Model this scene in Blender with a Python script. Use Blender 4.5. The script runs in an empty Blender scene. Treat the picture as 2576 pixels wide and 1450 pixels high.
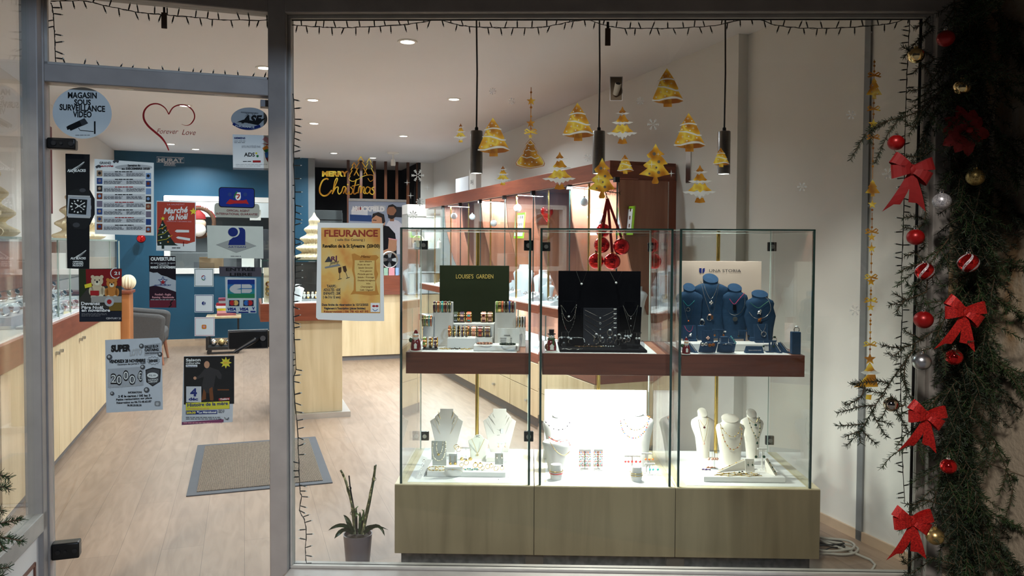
import bpy, bmesh, math, random
from math import sin, cos, pi, radians, sqrt, atan2, hypot
from mathutils import Vector, Matrix
random.seed(7)
SC = bpy.context.scene
COL = SC.collection
# ------------------------------------------------------------------ camera
FPX, CX, CY = 1954.0, 1288.0, 677.5
PIT, ROL = radians(-1.749), radians(0.305)
TH, PH = radians(19.107), radians(-1.332)      # shop axis, display-window axis
EYE = Vector((0, 0, 1.5))
_fw = Vector((0, cos(PIT), sin(PIT))); _u0 = Vector((0, -sin(PIT), cos(PIT))); _r0 = Vector((1, 0, 0))
_rt = _r0 * cos(ROL) + _u0 * sin(ROL); _up = _u0 * cos(ROL) - _r0 * sin(ROL)
cd = bpy.data.cameras.new('camera'); cam = bpy.data.objects.new('camera', cd); COL.objects.link(cam)
cd.sensor_width = 36.0; cd.lens = 36.0 * FPX / 2576.0
cd.shift_y = -(725.0 - CY) / 2576.0
cd.clip_start = 0.05
cam.matrix_world = Matrix((( _rt.x, _up.x, -_fw.x, EYE.x), (_rt.y, _up.y, -_fw.y, EYE.y), (_rt.z, _up.z, -_fw.z, EYE.z), (0, 0, 0, 1)))
SC.camera = cam
# ------------------------------------------------------------------ render look, world
SC.view_settings.view_transform = 'Standard'; SC.view_settings.look = 'None'
SC.view_settings.exposure = 0.0; SC.view_settings.gamma = 1.0; SC.view_settings.use_curve_mapping = False
cy = SC.cycles
cy.use_denoising = True; cy.max_bounces = 7; cy.diffuse_bounces = 4; cy.glossy_bounces = 4
cy.transparent_max_bounces = 40; cy.transmission_bounces = 4
cy.caustics_reflective = False; cy.caustics_refractive = False; cy.sample_clamp_indirect = 6.0
cy.use_light_tree = True; cy.adaptive_threshold = 0.025
wd = bpy.data.worlds.new('night'); SC.world = wd; wd.use_nodes = True
wd.node_tree.nodes['Background'].inputs[0].default_value = (0.10, 0.11, 0.15, 1)
wd.node_tree.nodes['Background'].inputs[1].default_value = 0.10
# frames: S = shop axes (a, b), W = display-window axes (u, v)
E_ = Vector((cos(TH), sin(TH), 0)); D_ = Vector((-sin(TH), cos(TH), 0))
WU = Vector((cos(PH), sin(PH), 0)); WN = Vector((-sin(PH), cos(PH), 0)); Z_ = Vector((0, 0, 1))
def S(a, b, z=0): return E_ * a + D_ * b + Z_ * z
def W(u, v, z=0): return WU * u + WN * v + Z_ * z
def ray(x, y): return _fw + _rt * ((x - CX) / FPX) + _up * ((CY - y) / FPX)
def hit(x, y, n, k):
    r = ray(x, y); return EYE + r * ((k - n.dot(EYE)) / n.dot(r))
def onz(x, y, z=0): return hit(x, y, Z_, z)
def sab(p): return p.dot(E_), p.dot(D_), p.z
def wuv(p): return p.dot(WU), p.dot(WN), p.z
def SB(b, x, y): q = sab(hit(x, y, D_, b)); return q[0], q[2]      # pixel -> (a, z) on the plane b
def SA(a, x, y): q = sab(hit(x, y, E_, a)); return q[1], q[2]      # pixel -> (b, z) on the plane a
def WV(v, x, y): q = wuv(hit(x, y, WN, v)); return q[0], q[2]      # pixel -> (u, z) on the plane v
def SZ(x, y, z=0): q = sab(onz(x, y, z)); return q[0], q[1]
def WZ(x, y, z=0): q = wuv(onz(x, y, z)); return q[0], q[1]
VWIN, BDOOR = 3.25, 3.409
# ------------------------------------------------------------------ lights of the place
def lamp(name, kind, loc, power, color=(1, 1, 1), size=0.1, size_y=None, aim=None, spread=None, angle=None, blend=0.5, shape=None):
    ld = bpy.data.lights.new(name, kind); lo = bpy.data.objects.new(name, ld); COL.objects.link(lo)
    ld.energy = power; ld.color = color; lo.location = loc
    if kind == 'AREA':
        ld.shape = shape or ('RECTANGLE' if size_y else 'DISK'); ld.size = size
        if size_y: ld.size_y = size_y
        if spread: ld.spread = spread
    elif kind == 'SPOT':
        ld.shadow_soft_size = size; ld.spot_size = angle; ld.spot_blend = blend
    else:
        ld.shadow_soft_size = size
    lo.rotation_euler = (Vector(aim) if aim else Vector((0, 0, -1))).to_track_quat('-Z', 'Y').to_euler()
    return lo
STREET = (-3.2, -6.0, 8.2)
lamp('street_lamp_light', 'AREA', STREET, 900, (1.0, 0.92, 0.84), size=1.3, aim=Vector((1.0, 3.2, 1.0)) - Vector(STREET))
lamp('street_lamp_light_cool', 'AREA', (5.6, -4.5, 6.2), 500, (0.60, 0.76, 1.0), size=1.0, aim=Vector((-1.6, 3.0, 1.0)) - Vector((5.6, -4.5, 6.2)))
DOWN_PX = [(1025, 104), (787, 251), (1142, 249), (790, 310), (1015, 342), (840, 385), (938, 397), (665, 170), (492, 375), (465, 265), (430, 362)]
ZC = 2.82
DOWN = [onz(x, y, ZC) for x, y in DOWN_PX]
for p in DOWN:
    lamp('downlight_light', 'AREA', (p.x, p.y, ZC - 0.03), 28, (0.88, 0.955, 1.0), size=0.09, spread=radians(150))
# ------------------------------------------------------------------ materials (all procedural)
MATS = {}
def mat(name, col, rough=0.5, metal=0.0, var=0.08, scale=12.0, bump=0.0, emit=0.0, spec=0.5, stretch=None, coat=0.0, trans=0.0):
    if name in MATS: return MATS[name]
    m = bpy.data.materials.new(name); MATS[name] = m; m.use_nodes = True
    nt = m.node_tree; b = nt.nodes['Principled BSDF']
    b.inputs['Roughness'].default_value = rough; b.inputs['Metallic'].default_value = metal
    b.inputs['Specular IOR Level'].default_value = spec
    if coat: b.inputs['Coat Weight'].default_value = coat; b.inputs['Coat Roughness'].default_value = 0.08
    c = (col[0], col[1], col[2], 1)
    b.inputs['Base Color'].default_value = c
    m.diffuse_color = c
    if var or bump:
        tc = nt.nodes.new('ShaderNodeTexCoord'); mp = nt.nodes.new('ShaderNodeMapping'); nz = nt.nodes.new('ShaderNodeTexNoise')
        nz.inputs['Scale'].default_value = scale; nz.inputs['Detail'].default_value = 4
        if stretch: mp.inputs['Scale'].default_value = stretch
        nt.links.new(tc.outputs['Object'], mp.inputs[0]); nt.links.new(mp.outputs[0], nz.inputs['Vector'])
        if var:
            rp = nt.nodes.new('ShaderNodeValToRGB')
            rp.color_ramp.elements[0].position = 0.3; rp.color_ramp.elements[1].position = 0.7
            rp.color_ramp.elements[0].color = tuple(max(0, x * (1 - var)) for x in col) + (1,)
            rp.color_ramp.elements[1].color = tuple(min(1, x * (1 + var)) for x in col) + (1,)
            nt.links.new(nz.outputs['Fac'], rp.inputs[0]); nt.links.new(rp.outputs[0], b.inputs['Base Color'])
        if bump:
            bp = nt.nodes.new('ShaderNodeBump'); bp.inputs['Strength'].default_value = bump; bp.inputs['Distance'].default_value = 0.004
            nt.links.new(nz.outputs['Fac'], bp.inputs['Height']); nt.links.new(bp.outputs[0], b.inputs['Normal'])
    if emit:
        b.inputs['Emission Color'].default_value = c; b.inputs['Emission Strength'].default_value = emit
    if trans: b.inputs['Alpha'].default_value = 1 - trans
    return m
def srgb(r, g, b):
    f = lambda c: (c / 255 / 12.92) if c / 255 <= 0.04045 else ((c / 255 + 0.055) / 1.055) ** 2.4
    return (f(r), f(g), f(b))
def flat(name, r, g, b, rough=0.7): return mat(name, srgb(r, g, b), rough, var=0.03, scale=40, spec=0.15)
def wood(name, c1, c2, rough=0.35, axis=(1, 1, 0.08), scale=14.0):
    if name in MATS: return MATS[name]
    m = bpy.data.materials.new(name); MATS[name] = m; m.use_nodes = True; nt = m.node_tree; b = nt.nodes['Principled BSDF']
    b.inputs['Roughness'].default_value = rough
    tc = nt.nodes.new('ShaderNodeTexCoord'); mp = nt.nodes.new('ShaderNodeMapping'); nz = nt.nodes.new('ShaderNodeTexNoise'); n2 = nt.nodes.new('ShaderNodeTexNoise')
    mp.inputs['Scale'].default_value = axis; nz.inputs['Scale'].default_value = scale; nz.inputs['Detail'].default_value = 6; nz.inputs['Distortion'].default_value = 0.6
    n2.inputs['Scale'].default_value = 2.5
    mx = nt.nodes.new('ShaderNodeMath'); mx.operation = 'MULTIPLY_ADD'; mx.inputs[1].default_value = 0.4
    rp = nt.nodes.new('ShaderNodeValToRGB'); rp.color_ramp.elements[0].position = 0.45; rp.color_ramp.elements[1].position = 0.85
    rp.color_ramp.elements[0].color = (*c1, 1); rp.color_ramp.elements[1].color = (*c2, 1)
    nt.links.new(tc.outputs['Object'], mp.inputs[0]); nt.links.new(mp.outputs[0], nz.inputs['Vector']); nt.links.new(tc.outputs['Object'], n2.inputs['Vector'])
    nt.links.new(n2.outputs['Fac'], mx.inputs[0]); nt.links.new(nz.outputs['Fac'], mx.inputs[2]); nt.links.new(mx.outputs[0], rp.inputs[0]); nt.links.new(rp.outputs[0], b.inputs['Base Color'])
    return m
def glass(name, tint=(0.96, 0.985, 0.975), refl=0.04, edge=None):
    if name in MATS: return MATS[name]
    m = bpy.data.materials.new(name); MATS[name] = m; m.use_nodes = True; nt = m.node_tree; nt.nodes.clear()
    out = nt.nodes.new('ShaderNodeOutputMaterial'); tr = nt.nodes.new('ShaderNodeBsdfTransparent'); gl = nt.nodes.new('ShaderNodeBsdfGlossy'); mx = nt.nodes.new('ShaderNodeMixShader')
    tr.inputs[0].default_value = (*tint, 1); gl.inputs['Roughness'].default_value = 0.0
    ge = nt.nodes.new('ShaderNodeNewGeometry'); dt = nt.nodes.new('ShaderNodeVectorMath'); dt.operation = 'DOT_PRODUCT'
    nt.links.new(ge.outputs['Incoming'], dt.inputs[0]); nt.links.new(ge.outputs['Normal'], dt.inputs[1])
    def mth(op, a, b=None):
        n = nt.nodes.new('ShaderNodeMath'); n.operation = op
        if isinstance(a, (int, float)): n.inputs[0].default_value = a
        else: nt.links.new(a, n.inputs[0])
        if b is not None:
            if isinstance(b, (int, float)): n.inputs[1].default_value = b
            else: nt.links.new(b, n.inputs[1])
        return n.outputs[0]
    f = mth('ADD', mth('MULTIPLY', mth('POWER', mth('SUBTRACT', 1.0, mth('ABSOLUTE', dt.outputs['Value'])), 5.0), 0.92), refl)
    nt.links.new(f, mx.inputs[0]); nt.links.new(tr.outputs[0], mx.inputs[1]); nt.links.new(gl.outputs[0], mx.inputs[2]); nt.links.new(mx.outputs[0], out.inputs[0])
    return m
def tint_film(name, col, alpha):      # part-transparent printed film
    if name in MATS: return MATS[name]
    m = bpy.data.materials.new(name); MATS[name] = m; m.use_nodes = True; nt = m.node_tree; b = nt.nodes['Principled BSDF']
    b.inputs['Base Color'].default_value = (*col, 1); b.inputs['Alpha'].default_value = alpha; b.inputs['Roughness'].default_value = 0.6
    nz = nt.nodes.new('ShaderNodeTexNoise'); nz.inputs['Scale'].default_value = 60
    mr = nt.nodes.new('ShaderNodeMapRange'); mr.inputs[3].default_value = alpha * 0.85; mr.inputs[4].default_value = min(1, alpha * 1.15)
    nt.links.new(nz.outputs['Fac'], mr.inputs[0]); nt.links.new(mr.outputs[0], b.inputs['Alpha'])
    return m
def ramp_mat(name, stops, scale, rough=0.4, metal=0.0, detail=1.0, stretch=(1, 1, 1), glitter=0.0, bump=0.0):
    if name in MATS: return MATS[name]
    m = bpy.data.materials.new(name); MATS[name] = m; m.use_nodes = True; nt = m.node_tree; b = nt.nodes['Principled BSDF']
    b.inputs['Roughness'].default_value = rough; b.inputs['Metallic'].default_value = metal
    tc = nt.nodes.new('ShaderNodeTexCoord'); mp = nt.nodes.new('ShaderNodeMapping'); nz = nt.nodes.new('ShaderNodeTexNoise'); mp.inputs['Scale'].default_value = stretch
    nz.inputs['Scale'].default_value = scale; nz.inputs['Detail'].default_value = detail
    rp = nt.nodes.new('ShaderNodeValToRGB'); el = rp.color_ramp.elements
    while len(el) < len(stops): el.new(0.5)
    for i, (p, c) in enumerate(stops): el[i].position = p; el[i].color = (*c, 1)
    nt.links.new(tc.outputs['Object'], mp.inputs[0]); nt.links.new(mp.outputs[0], nz.inputs['Vector']); nt.links.new(nz.outputs['Fac'], rp.inputs[0]); nt.links.new(rp.outputs[0], b.inputs['Base Color'])
    if glitter:
        vo = nt.nodes.new('ShaderNodeTexVoronoi'); vo.inputs['Scale'].default_value = glitter
        bp = nt.nodes.new('ShaderNodeBump'); bp.inputs['Strength'].default_value = 0.9; bp.inputs['Distance'].default_value = 0.002
        nt.links.new(tc.outputs['Object'], vo.inputs['Vector']); nt.links.new(vo.outputs['Color'], bp.inputs['Height']); nt.links.new(bp.outputs[0], b.inputs['Normal'])
    elif bump:
        bp = nt.nodes.new('ShaderNodeBump'); bp.inputs['Strength'].default_value = bump; bp.inputs['Distance'].default_value = 0.01
        nt.links.new(nz.outputs['Fac'], bp.inputs['Height']); nt.links.new(bp.outputs[0], b.inputs['Normal'])
    return m
def planks(name):
    m = bpy.data.materials.new(name); m.use_nodes = True; nt = m.node_tree; b = nt.nodes['Principled BSDF']; b.inputs['Roughness'].default_value = 0.42
    tc = nt.nodes.new('ShaderNodeTexCoord'); mp = nt.nodes.new('ShaderNodeMapping'); br = nt.nodes.new('ShaderNodeTexBrick')
    mp.inputs['Rotation'].default_value = (0, 0, radians(90))
    br.inputs['Color1'].default_value = (*srgb(142, 119, 101), 1); br.inputs['Color2'].default_value = (*srgb(150, 126, 107), 1); br.inputs['Mortar'].default_value = (*srgb(112, 92, 76), 1)
    br.inputs['Scale'].default_value = 1.0; br.inputs['Brick Width'].default_value = 1.22; br.inputs['Row Height'].default_value = 0.192; br.inputs['Mortar Size'].default_value = 0.0012
    br.offset = 0.37
    nz = nt.nodes.new('ShaderNodeTexNoise'); m2 = nt.nodes.new('ShaderNodeMapping'); m2.inputs['Scale'].default_value = (5, 0.8, 1); nz.inputs['Scale'].default_value = 3.0; nz.inputs['Detail'].default_value = 6; nz.inputs['Distortion'].default_value = 1.6
    rp = nt.nodes.new('ShaderNodeValToRGB'); rp.color_ramp.elements[0].position = 0.3; rp.color_ramp.elements[0].color = (0.76, 0.73, 0.70, 1); rp.color_ramp.elements[1].position = 0.62; rp.color_ramp.elements[1].color = (1, 1, 1, 1)
    mx = nt.nodes.new('ShaderNodeMix'); mx.data_type = 'RGBA'; mx.blend_type = 'MULTIPLY'; mx.inputs['Factor'].default_value = 1.0
    nt.links.new(tc.outputs['Object'], mp.inputs[0]); nt.links.new(mp.outputs[0], br.inputs['Vector']); nt.links.new(tc.outputs['Object'], m2.inputs[0]); nt.links.new(m2.outputs[0], nz.inputs['Vector'])
    nt.links.new(nz.outputs['Fac'], rp.inputs[0]); nt.links.new(br.outputs['Color'], mx.inputs[6]); nt.links.new(rp.outputs[0], mx.inputs[7]); nt.links.new(mx.outputs[2], b.inputs['Base Color'])
    return m
M_WALL = mat('white_wall_paint', srgb(218, 215, 210), 0.7, var=0.02, scale=3, bump=0.05)
M_CEIL = mat('ceiling_paint', srgb(226, 226, 230), 0.8, var=0.015, scale=3)
M_FLOOR = planks('oak_laminate')
M_TEAL = mat('teal_wall_paint', srgb(14, 70, 96), 0.55, var=0.05, scale=4)
M_FRAME = mat('taupe_frame_paint', srgb(150, 145, 140), 0.45, var=0.10, scale=9, bump=0.08)
M_FRAME2 = mat('frame_bead_paint', srgb(165, 162, 155), 0.45, var=0.08, scale=20)
M_GLASS = glass('window_glass'); M_CGLASS = glass('case_glass', (0.975, 0.99, 0.985), 0.03)
M_EDGE = mat('green_glass_edge', srgb(45, 66, 62), 0.15, var=0.1, scale=30, spec=0.8)
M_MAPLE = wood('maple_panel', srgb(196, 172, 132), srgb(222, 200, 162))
M_MAPLE_SHADE = wood('maple_painted_shade', srgb(120, 106, 80), srgb(142, 127, 98))  # same maple, darkened: the dimness of the base fronts is put into the colour
M_CHERRY = wood('cherry_veneer', srgb(142, 90, 68), srgb(170, 116, 92))
M_CHERRYH = wood('cherry_veneer_long', srgb(116, 58, 40), srgb(138, 74, 52), axis=(0.3, 0.3, 3))
M_SHELFW = wood('dark_cherry_shelf', srgb(84, 42, 28), srgb(110, 58, 40), axis=(0.2, 0.2, 3))
M_WHITE = mat('white_board', srgb(232, 230, 226), 0.5, var=0.02)
M_WHITEG = mat('white_leatherette', srgb(226, 224, 222), 0.38, var=0.02)
M_GREYW = mat('grey_white_velour', srgb(205, 200, 196), 0.8, var=0.03)
M_BLACK = mat('black_plastic', srgb(18, 18, 20), 0.4, var=0.1)
M_BLACKV = mat('black_velvet', srgb(10, 10, 14), 0.95, var=0.15, scale=60, spec=0.05)
M_CHAR = mat('charcoal_card', srgb(48, 48, 54), 0.85, var=0.08, scale=60, spec=0.1)
M_BLUEV = mat('navy_velvet', srgb(34, 60, 88), 0.85, var=0.12, scale=60, spec=0.15)
M_STEEL = mat('brushed_steel', (0.55, 0.54, 0.53), 0.28, 1.0, var=0.08, scale=30, stretch=(1, 1, 20))
M_CHROME = mat('chrome', (0.75, 0.75, 0.76), 0.08, 1.0, var=0.02)
M_SILVER = mat('silver', (0.82, 0.81, 0.79), 0.14, 1.0, var=0.03)
M_GOLD = mat('gold', (0.83, 0.60, 0.22), 0.17, 1.0, var=0.05)
M_BRASS = mat('brass_tube', (0.72, 0.50, 0.14), 0.2, 1.0, var=0.04)
M_GREY = mat('grey_plastic', srgb(120, 120, 122), 0.5, var=0.05)
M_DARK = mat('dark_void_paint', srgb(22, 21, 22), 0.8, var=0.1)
M_PAPER = mat('printer_paper', srgb(232, 232, 236), 0.8, var=0.015, scale=6)
M_RUBBER = mat('dark_cable', srgb(14, 15, 14), 0.5, var=0.1)
M_LEDTIP = mat('clear_led_tip', srgb(190, 195, 195), 0.2, var=0.05)
M_DOWN = mat('lit_downlight', (1, 0.95, 0.88), 0.5, var=0, emit=14)
# ------------------------------------------------------------------ mesh builder
class MB:
    def __init__(s): s.v = []; s.f = []; s.M = Matrix.Identity(4)
    def at(s, M): s.M = M; return s
    def add(s, vs, fs):
        n = len(s.v); s.v += [tuple(s.M @ Vector(p)) for p in vs]; s.f += [tuple(i + n for i in f) for f in fs]; return s
    def box(s, x0, x1, y0, y1, z0, z1):
        x0, x1 = sorted((x0, x1)); y0, y1 = sorted((y0, y1)); z0, z1 = sorted((z0, z1))
        return s.add([(x0, y0, z0), (x1, y0, z0), (x1, y1, z0), (x0, y1, z0), (x0, y0, z1), (x1, y0, z1), (x1, y1, z1), (x0, y1, z1)],
                     [(0, 3, 2, 1), (4, 5, 6, 7), (0, 1, 5, 4), (1, 2, 6, 5), (2, 3, 7, 6), (3, 0, 4, 7)])
    def prism(s, pts, d0, d1, axis='y'):      # 2-D outline extruded along an axis
        n = len(pts)
        g = {'y': lambda p, d: (p[0], d, p[1]), 'z': lambda p, d: (p[0], p[1], d), 'x': lambda p, d: (d, p[0], p[1])}[axis]
        vs = [g(p, d0) for p in pts] + [g(p, d1) for p in pts]
        return s.add(vs, [tuple(range(n)), tuple(range(2 * n - 1, n - 1, -1))] + [(i, i + n, (i + 1) % n + n, (i + 1) % n) for i in range(n)])
    def ngon(s, pts): return s.add(pts, [tuple(range(len(pts)))])
    def tube(s, pts, r, n=8, caps=True, closed=False):
        pts = [Vector(p) for p in pts]; k = len(pts); vs = []; fs = []; prev = None
        rs = r if isinstance(r, (list, tuple)) else [r] * k
        for i, p in enumerate(pts):
            if closed: t = pts[(i + 1) % k] - pts[i - 1]
            else: t = pts[min(i + 1, k - 1)] - pts[max(i - 1, 0)]
            if t.length < 1e-9: t = Vector((0, 0, 1))
            t.normalize()
            if prev is None: a = t.orthogonal().normalized()
            else:
                a = prev - t * prev.dot(t)
                a = a.normalized() if a.length > 1e-6 else t.orthogonal().normalized()
            prev = a; b = t.cross(a)
            vs += [tuple(p + (a * cos(2 * pi * j / n) + b * sin(2 * pi * j / n)) * rs[i]) for j in range(n)]
        for i in range(k if closed else k - 1):
            i2 = (i + 1) % k
            fs += [(i * n + j, i * n + (j + 1) % n, i2 * n + (j + 1) % n, i2 * n + j) for j in range(n)]
        if caps and not closed: fs += [tuple(range(n - 1, -1, -1)), tuple(range((k - 1) * n, k * n))]
        return s.add(vs, fs)
    def cyl(s, p0, p1, r, n=16, r1=None): return s.tube([p0, p1], [r, r if r1 is None else r1], n)
    def lathe(s, prof, n=24, c=(0, 0, 0), sx=1.0, sy=1.0):     # prof: (radius, z)
        k = len(prof); vs = []; fs = []
        for r, z in prof: vs += [(c[0] + r * sx * cos(2 * pi * j / n), c[1] + r * sy * sin(2 * pi * j / n), c[2] + z) for j in range(n)]
        for i in range(k - 1): fs += [(i * n + j, i * n + (j + 1) % n, (i + 1) * n + (j + 1) % n, (i + 1) * n + j) for j in range(n)]
        fs += [tuple(range(n - 1, -1, -1)), tuple(range((k - 1) * n, k * n))]
        return s.add(vs, fs)
    def sphere(s, c, r, n=12, m=8, sx=1, sy=1, sz=1):
        return s.lathe([(max(1e-4, r * sin(pi * i / m)), -r * sz * cos(pi * i / m)) for i in range(m + 1)], n, c, sx, sy)
    def ring(s, c, R, r, axis='z', n=20, m=6, sx=1, sy=1, wide=None):
        ax = {'z': lambda x, y: (x, y, 0), 'y': lambda x, y: (x, 0, y), 'x': lambda x, y: (0, x, y)}[axis]
        pts = [tuple(Vector(c) + Vector(ax(R * sx * cos(2 * pi * i / n), R * sy * sin(2 * pi * i / n)))) for i in range(n)]
        return s.tube(pts, r, m, closed=True)
    def hoop(s, c, R, w, t, axis='x', n=20, a0=0, a1=2 * pi, sx=1, sy=1):     # flat band (bangle), width w along the axis
        ax = {'z': lambda x, y, d: (x, y, d), 'y': lambda x, y, d: (x, d, y), 'x': lambda x, y, d: (d, x, y)}[axis]
        full = abs(a1 - a0 - 2 * pi) < 1e-6; k = n if full else n + 1; vs = []; fs = []
        for i in range(k):
            a = a0 + (a1 - a0) * i / n
            for rr, dd in ((R, -w / 2), (R, w / 2), (R - t, w / 2), (R - t, -w / 2)):
                vs.append(tuple(Vector(c) + Vector(ax(rr * sx * cos(a), rr * sy * sin(a), dd))))
        for i in range(k if full else k - 1):
            i2 = (i + 1) % k
            fs += [(i * 4 + j, i * 4 + (j + 1) % 4, i2 * 4 + (j + 1) % 4, i2 * 4 + j) for j in range(4)]
        return s.add(vs, fs)
    def loft(s, rings):
        n = len(rings[0]); vs = [p for r in rings for p in r]; fs = []
        for i in range(len(rings) - 1): fs += [(i * n + j, i * n + (j + 1) % n, (i + 1) * n + (j + 1) % n, (i + 1) * n + j) for j in range(n)]
        fs += [tuple(range(n - 1, -1, -1)), tuple(range((len(rings) - 1) * n, len(rings) * n))]
        return s.add(vs, fs)
    def build(s, name, m, parent=None, smooth=35, bevel=0.0):
        me = bpy.data.meshes.new(name); me.from_pydata(s.v, [], s.f)
        me.materials.append(m)
        if smooth:
            me.polygons.foreach_set('use_smooth', [True] * len(me.polygons)); me.set_sharp_from_angle(angle=radians(smooth))
        o = bpy.data.objects.new(name, me); COL.objects.link(o)
        if parent: o.parent = parent
        if bevel:
            bv = o.modifiers.new('bevel', 'BEVEL'); bv.width = bevel; bv.segments = 2; bv.limit_method = 'ANGLE'
        return o
def tag(o, label=None, cat=None, group=None, kind=None):
    if label: o['label'] = label
    if cat: o['category'] = cat
    if group: o['group'] = group
    if kind: o['kind'] = kind
    return o
def thing(name, label, cat, loc=(0, 0, 0), rz=0.0, group=None, M=None):
    o = bpy.data.objects.new(name, None); COL.objects.link(o); o.empty_display_size = 0.05
    if M is not None: o.matrix_world = M
    else: o.location = loc; o.rotation_euler = (0, 0, rz)
    return tag(o, label, cat, group)
def struct(name, M=None):
    o = bpy.data.objects.new(name, None); COL.objects.link(o); o['kind'] = 'structure'; o.empty_display_size = 0.1
    if M is not None: o.matrix_world = M
    return o
def dup(o, loc=None, rz=None, label=None, group=None, M=None):
    r = o.copy(); COL.objects.link(r)
    if M is not None: r.matrix_world = M
    else:
        if loc is not None: r.location = loc
        if rz is not None: r.rotation_euler = (0, 0, rz)
    if label: r['label'] = label
    if group: r['group'] = group
    for ch in list(o.children):
        c = ch.copy(); COL.objects.link(c); c.parent = r
        for g in list(ch.children):
            q = g.copy(); COL.objects.link(q); q.parent = c
    return r
def MF(loc, rz=0.0): return Matrix.Translation(Vector(loc)) @ Matrix.Rotation(rz, 4, 'Z')
MS = MF((0, 0, 0), TH); MW = MF((0, 0, 0), PH)     # whole-frame matrices: x=a, y=b / x=u, y=v
def sw(o, S_frame=True): o.matrix_world = MS if S_frame else MW; return o
# ------------------------------------------------------------------ flat printed matter lying in a plane
_TXT = {}
def glyphs(string, bold=0.0, shear=0.0):
    key = (string, bold, shear)
    if key not in _TXT:
        cu = bpy.data.curves.new('t', 'FONT'); cu.body = string; cu.offset = bold; cu.shear = shear; cu.resolution_u = 3
        ob = bpy.data.objects.new('t', cu); COL.objects.link(ob); bpy.context.view_layer.update()
        me = bpy.data.meshes.new_from_object(ob)
        _TXT[key] = ([tuple(v.co) for v in me.vertices], [tuple(p.vertices) for p in me.polygons])
        bpy.data.objects.remove(ob); bpy.data.curves.remove(cu); bpy.data.meshes.remove(me)
    return _TXT[key]
CAP = 0.729
class Sheet:
    """A thin printed thing. Its root object sits in a plane; px() turns photograph pixels into its local x (right), y (up)."""
    def __init__(s, n, k, xdir, lift=0.0):
        s.n, s.k, s.xd = n, k, xdir; s.layers = {}; s.root = None; s.lift = lift
    def origin(s, x, y):
        s.o = hit(x, y, s.n, s.k)
        s.M = Matrix.Translation(s.o) @ Matrix((( s.xd.x, 0, -s.n.x, 0), (s.xd.y, 0, -s.n.y, 0), (0, 1, 0, 0), (0, 0, 0, 1)))
        s.Mi = s.M.inverted(); return s
    def px(s, x, y): q = s.Mi @ hit(x, y, s.n, s.k); return q.x, q.y
    def mb(s, m, layer):
        return s.layers.setdefault((m.name, layer), MB())
    def z(s, layer): return s.lift + 0.0005 * layer
    def poly(s, pts, m, layer=1):
        z = s.z(layer); s.mb(m, layer).ngon([(*s.px(*p), z) for p in pts][::-1] if _area(pts) > 0 else [(*s.px(*p), z) for p in pts]); return s
    def rect(s, x0, y0, x1, y1, m, layer=1, dy=0.0): return s.poly([(x0, y0), (x1, y0 + dy), (x1, y1 + dy), (x0, y1)], m, layer)
    def disc(s, x, y, rx, m, layer=1, ry=None, n=24):
        ry = ry or rx; return s.poly([(x + rx * cos(2 * pi * i / n), y + ry * sin(2 * pi * i / n)) for i in range(n)], m, layer)
    def line(s, pts, w, m, layer=1, closed=False):
        P = [Vector(p) for p in pts]; k = len(P); L = []; R = []
        ws = w if isinstance(w, (list, tuple)) else [w] * k
        for i in range(k):
            t = (P[(i + 1) % k] - P[i - 1]) if closed else (P[min(i + 1, k - 1)] - P[max(i - 1, 0)])
            if t.length < 1e-9: t = Vector((1, 0))
            t.normalize(); nn = Vector((-t.y, t.x)) * ws[i] / 2
            L.append(P[i] + nn); R.append(P[i] - nn)
        z = s.z(layer); b = s.mb(m, layer)
        for i in range(k if closed else k - 1):
            j = (i + 1) % k; b.ngon([(*s.px(*q), z) for q in (R[i], R[j], L[j], L[i])])
        return s
    def text(s, string, x0, x1, base, cap, m, layer=2, bold=0.02, shear=0.0, dy=0.0):
        """fit the string between x0 and x1; capitals are 'cap' pixels tall; dy = baseline rise (px, downwards) at x1"""
        vs, fs = glyphs(string, bold, shear)
        if not vs: return s
        a = min(v[0] for v in vs); b = max(v[0] for v in vs); z = s.z(layer); out = []
        for v in vs:
            t = (v[0] - a) / max(b - a, 1e-6); out.append((*s.px(x0 + (x1 - x0) * t, base + dy * t - v[1] / CAP * cap), z))
        s.mb(m, layer).add(out, fs); return s
    def lines(s, x0, x1, y0, y1, n, m, layer=2, w=1.5, ragged=0.25, seed=1):
        rd = random.Random(seed)
        for i in range(n):
            y = y0 + (y1 - y0) * i / max(n - 1, 1); xe = x1 - (x1 - x0) * ragged * rd.random(); x = x0
            while x < xe - 2:
                l = min(rd.uniform(4, 11), xe - x); s.rect(x, y - w / 2, x + l, y + w / 2, m, layer); x += l + 1.6
        return s
    def finish(s, name, label, cat, m, outline, group=None, thick=0.0008, child='print'):
        b = MB(); pts = [s.px(*p) for p in outline]
        if _area(outline) > 0: pts = pts[::-1]
        b.prism(pts, s.lift - thick, s.lift, 'z'); b.f = [tuple(reversed(f)) for f in b.f]
        s.root = b.build(name, m, smooth=0); s.root.matrix_world = s.M; tag(s.root, label, cat, group)
        for (mn, layer), q in s.layers.items(): q.build(child, MATS[mn], s.root, smooth=0)
        return s.root
    def decal(s, name, label, cat, group=None, child='print'):      # cut-out film: the lowest layer is the thing, the rest its prints
        it = sorted(s.layers.items(), key=lambda q: q[0][1]); s.root = None
        for (mn, layer), q in it:
            if s.root is None:
                s.root = q.build(name, MATS[mn], smooth=0); s.root.matrix_world = s.M; tag(s.root, label, cat, group)
            else: q.build(child, MATS[mn], s.root, smooth=0)
        return s.root
def _area(pts):
    return sum(pts[i - 1][0] * pts[i][1] - pts[i][0] * pts[i - 1][1] for i in range(len(pts)))
def door_sheet(x, y, lift=0.0): return Sheet(D_, BDOOR, E_, lift).origin(x, y)
def win_sheet(x, y, lift=0.0): return Sheet(WN, VWIN, WU, lift).origin(x, y)
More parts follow.
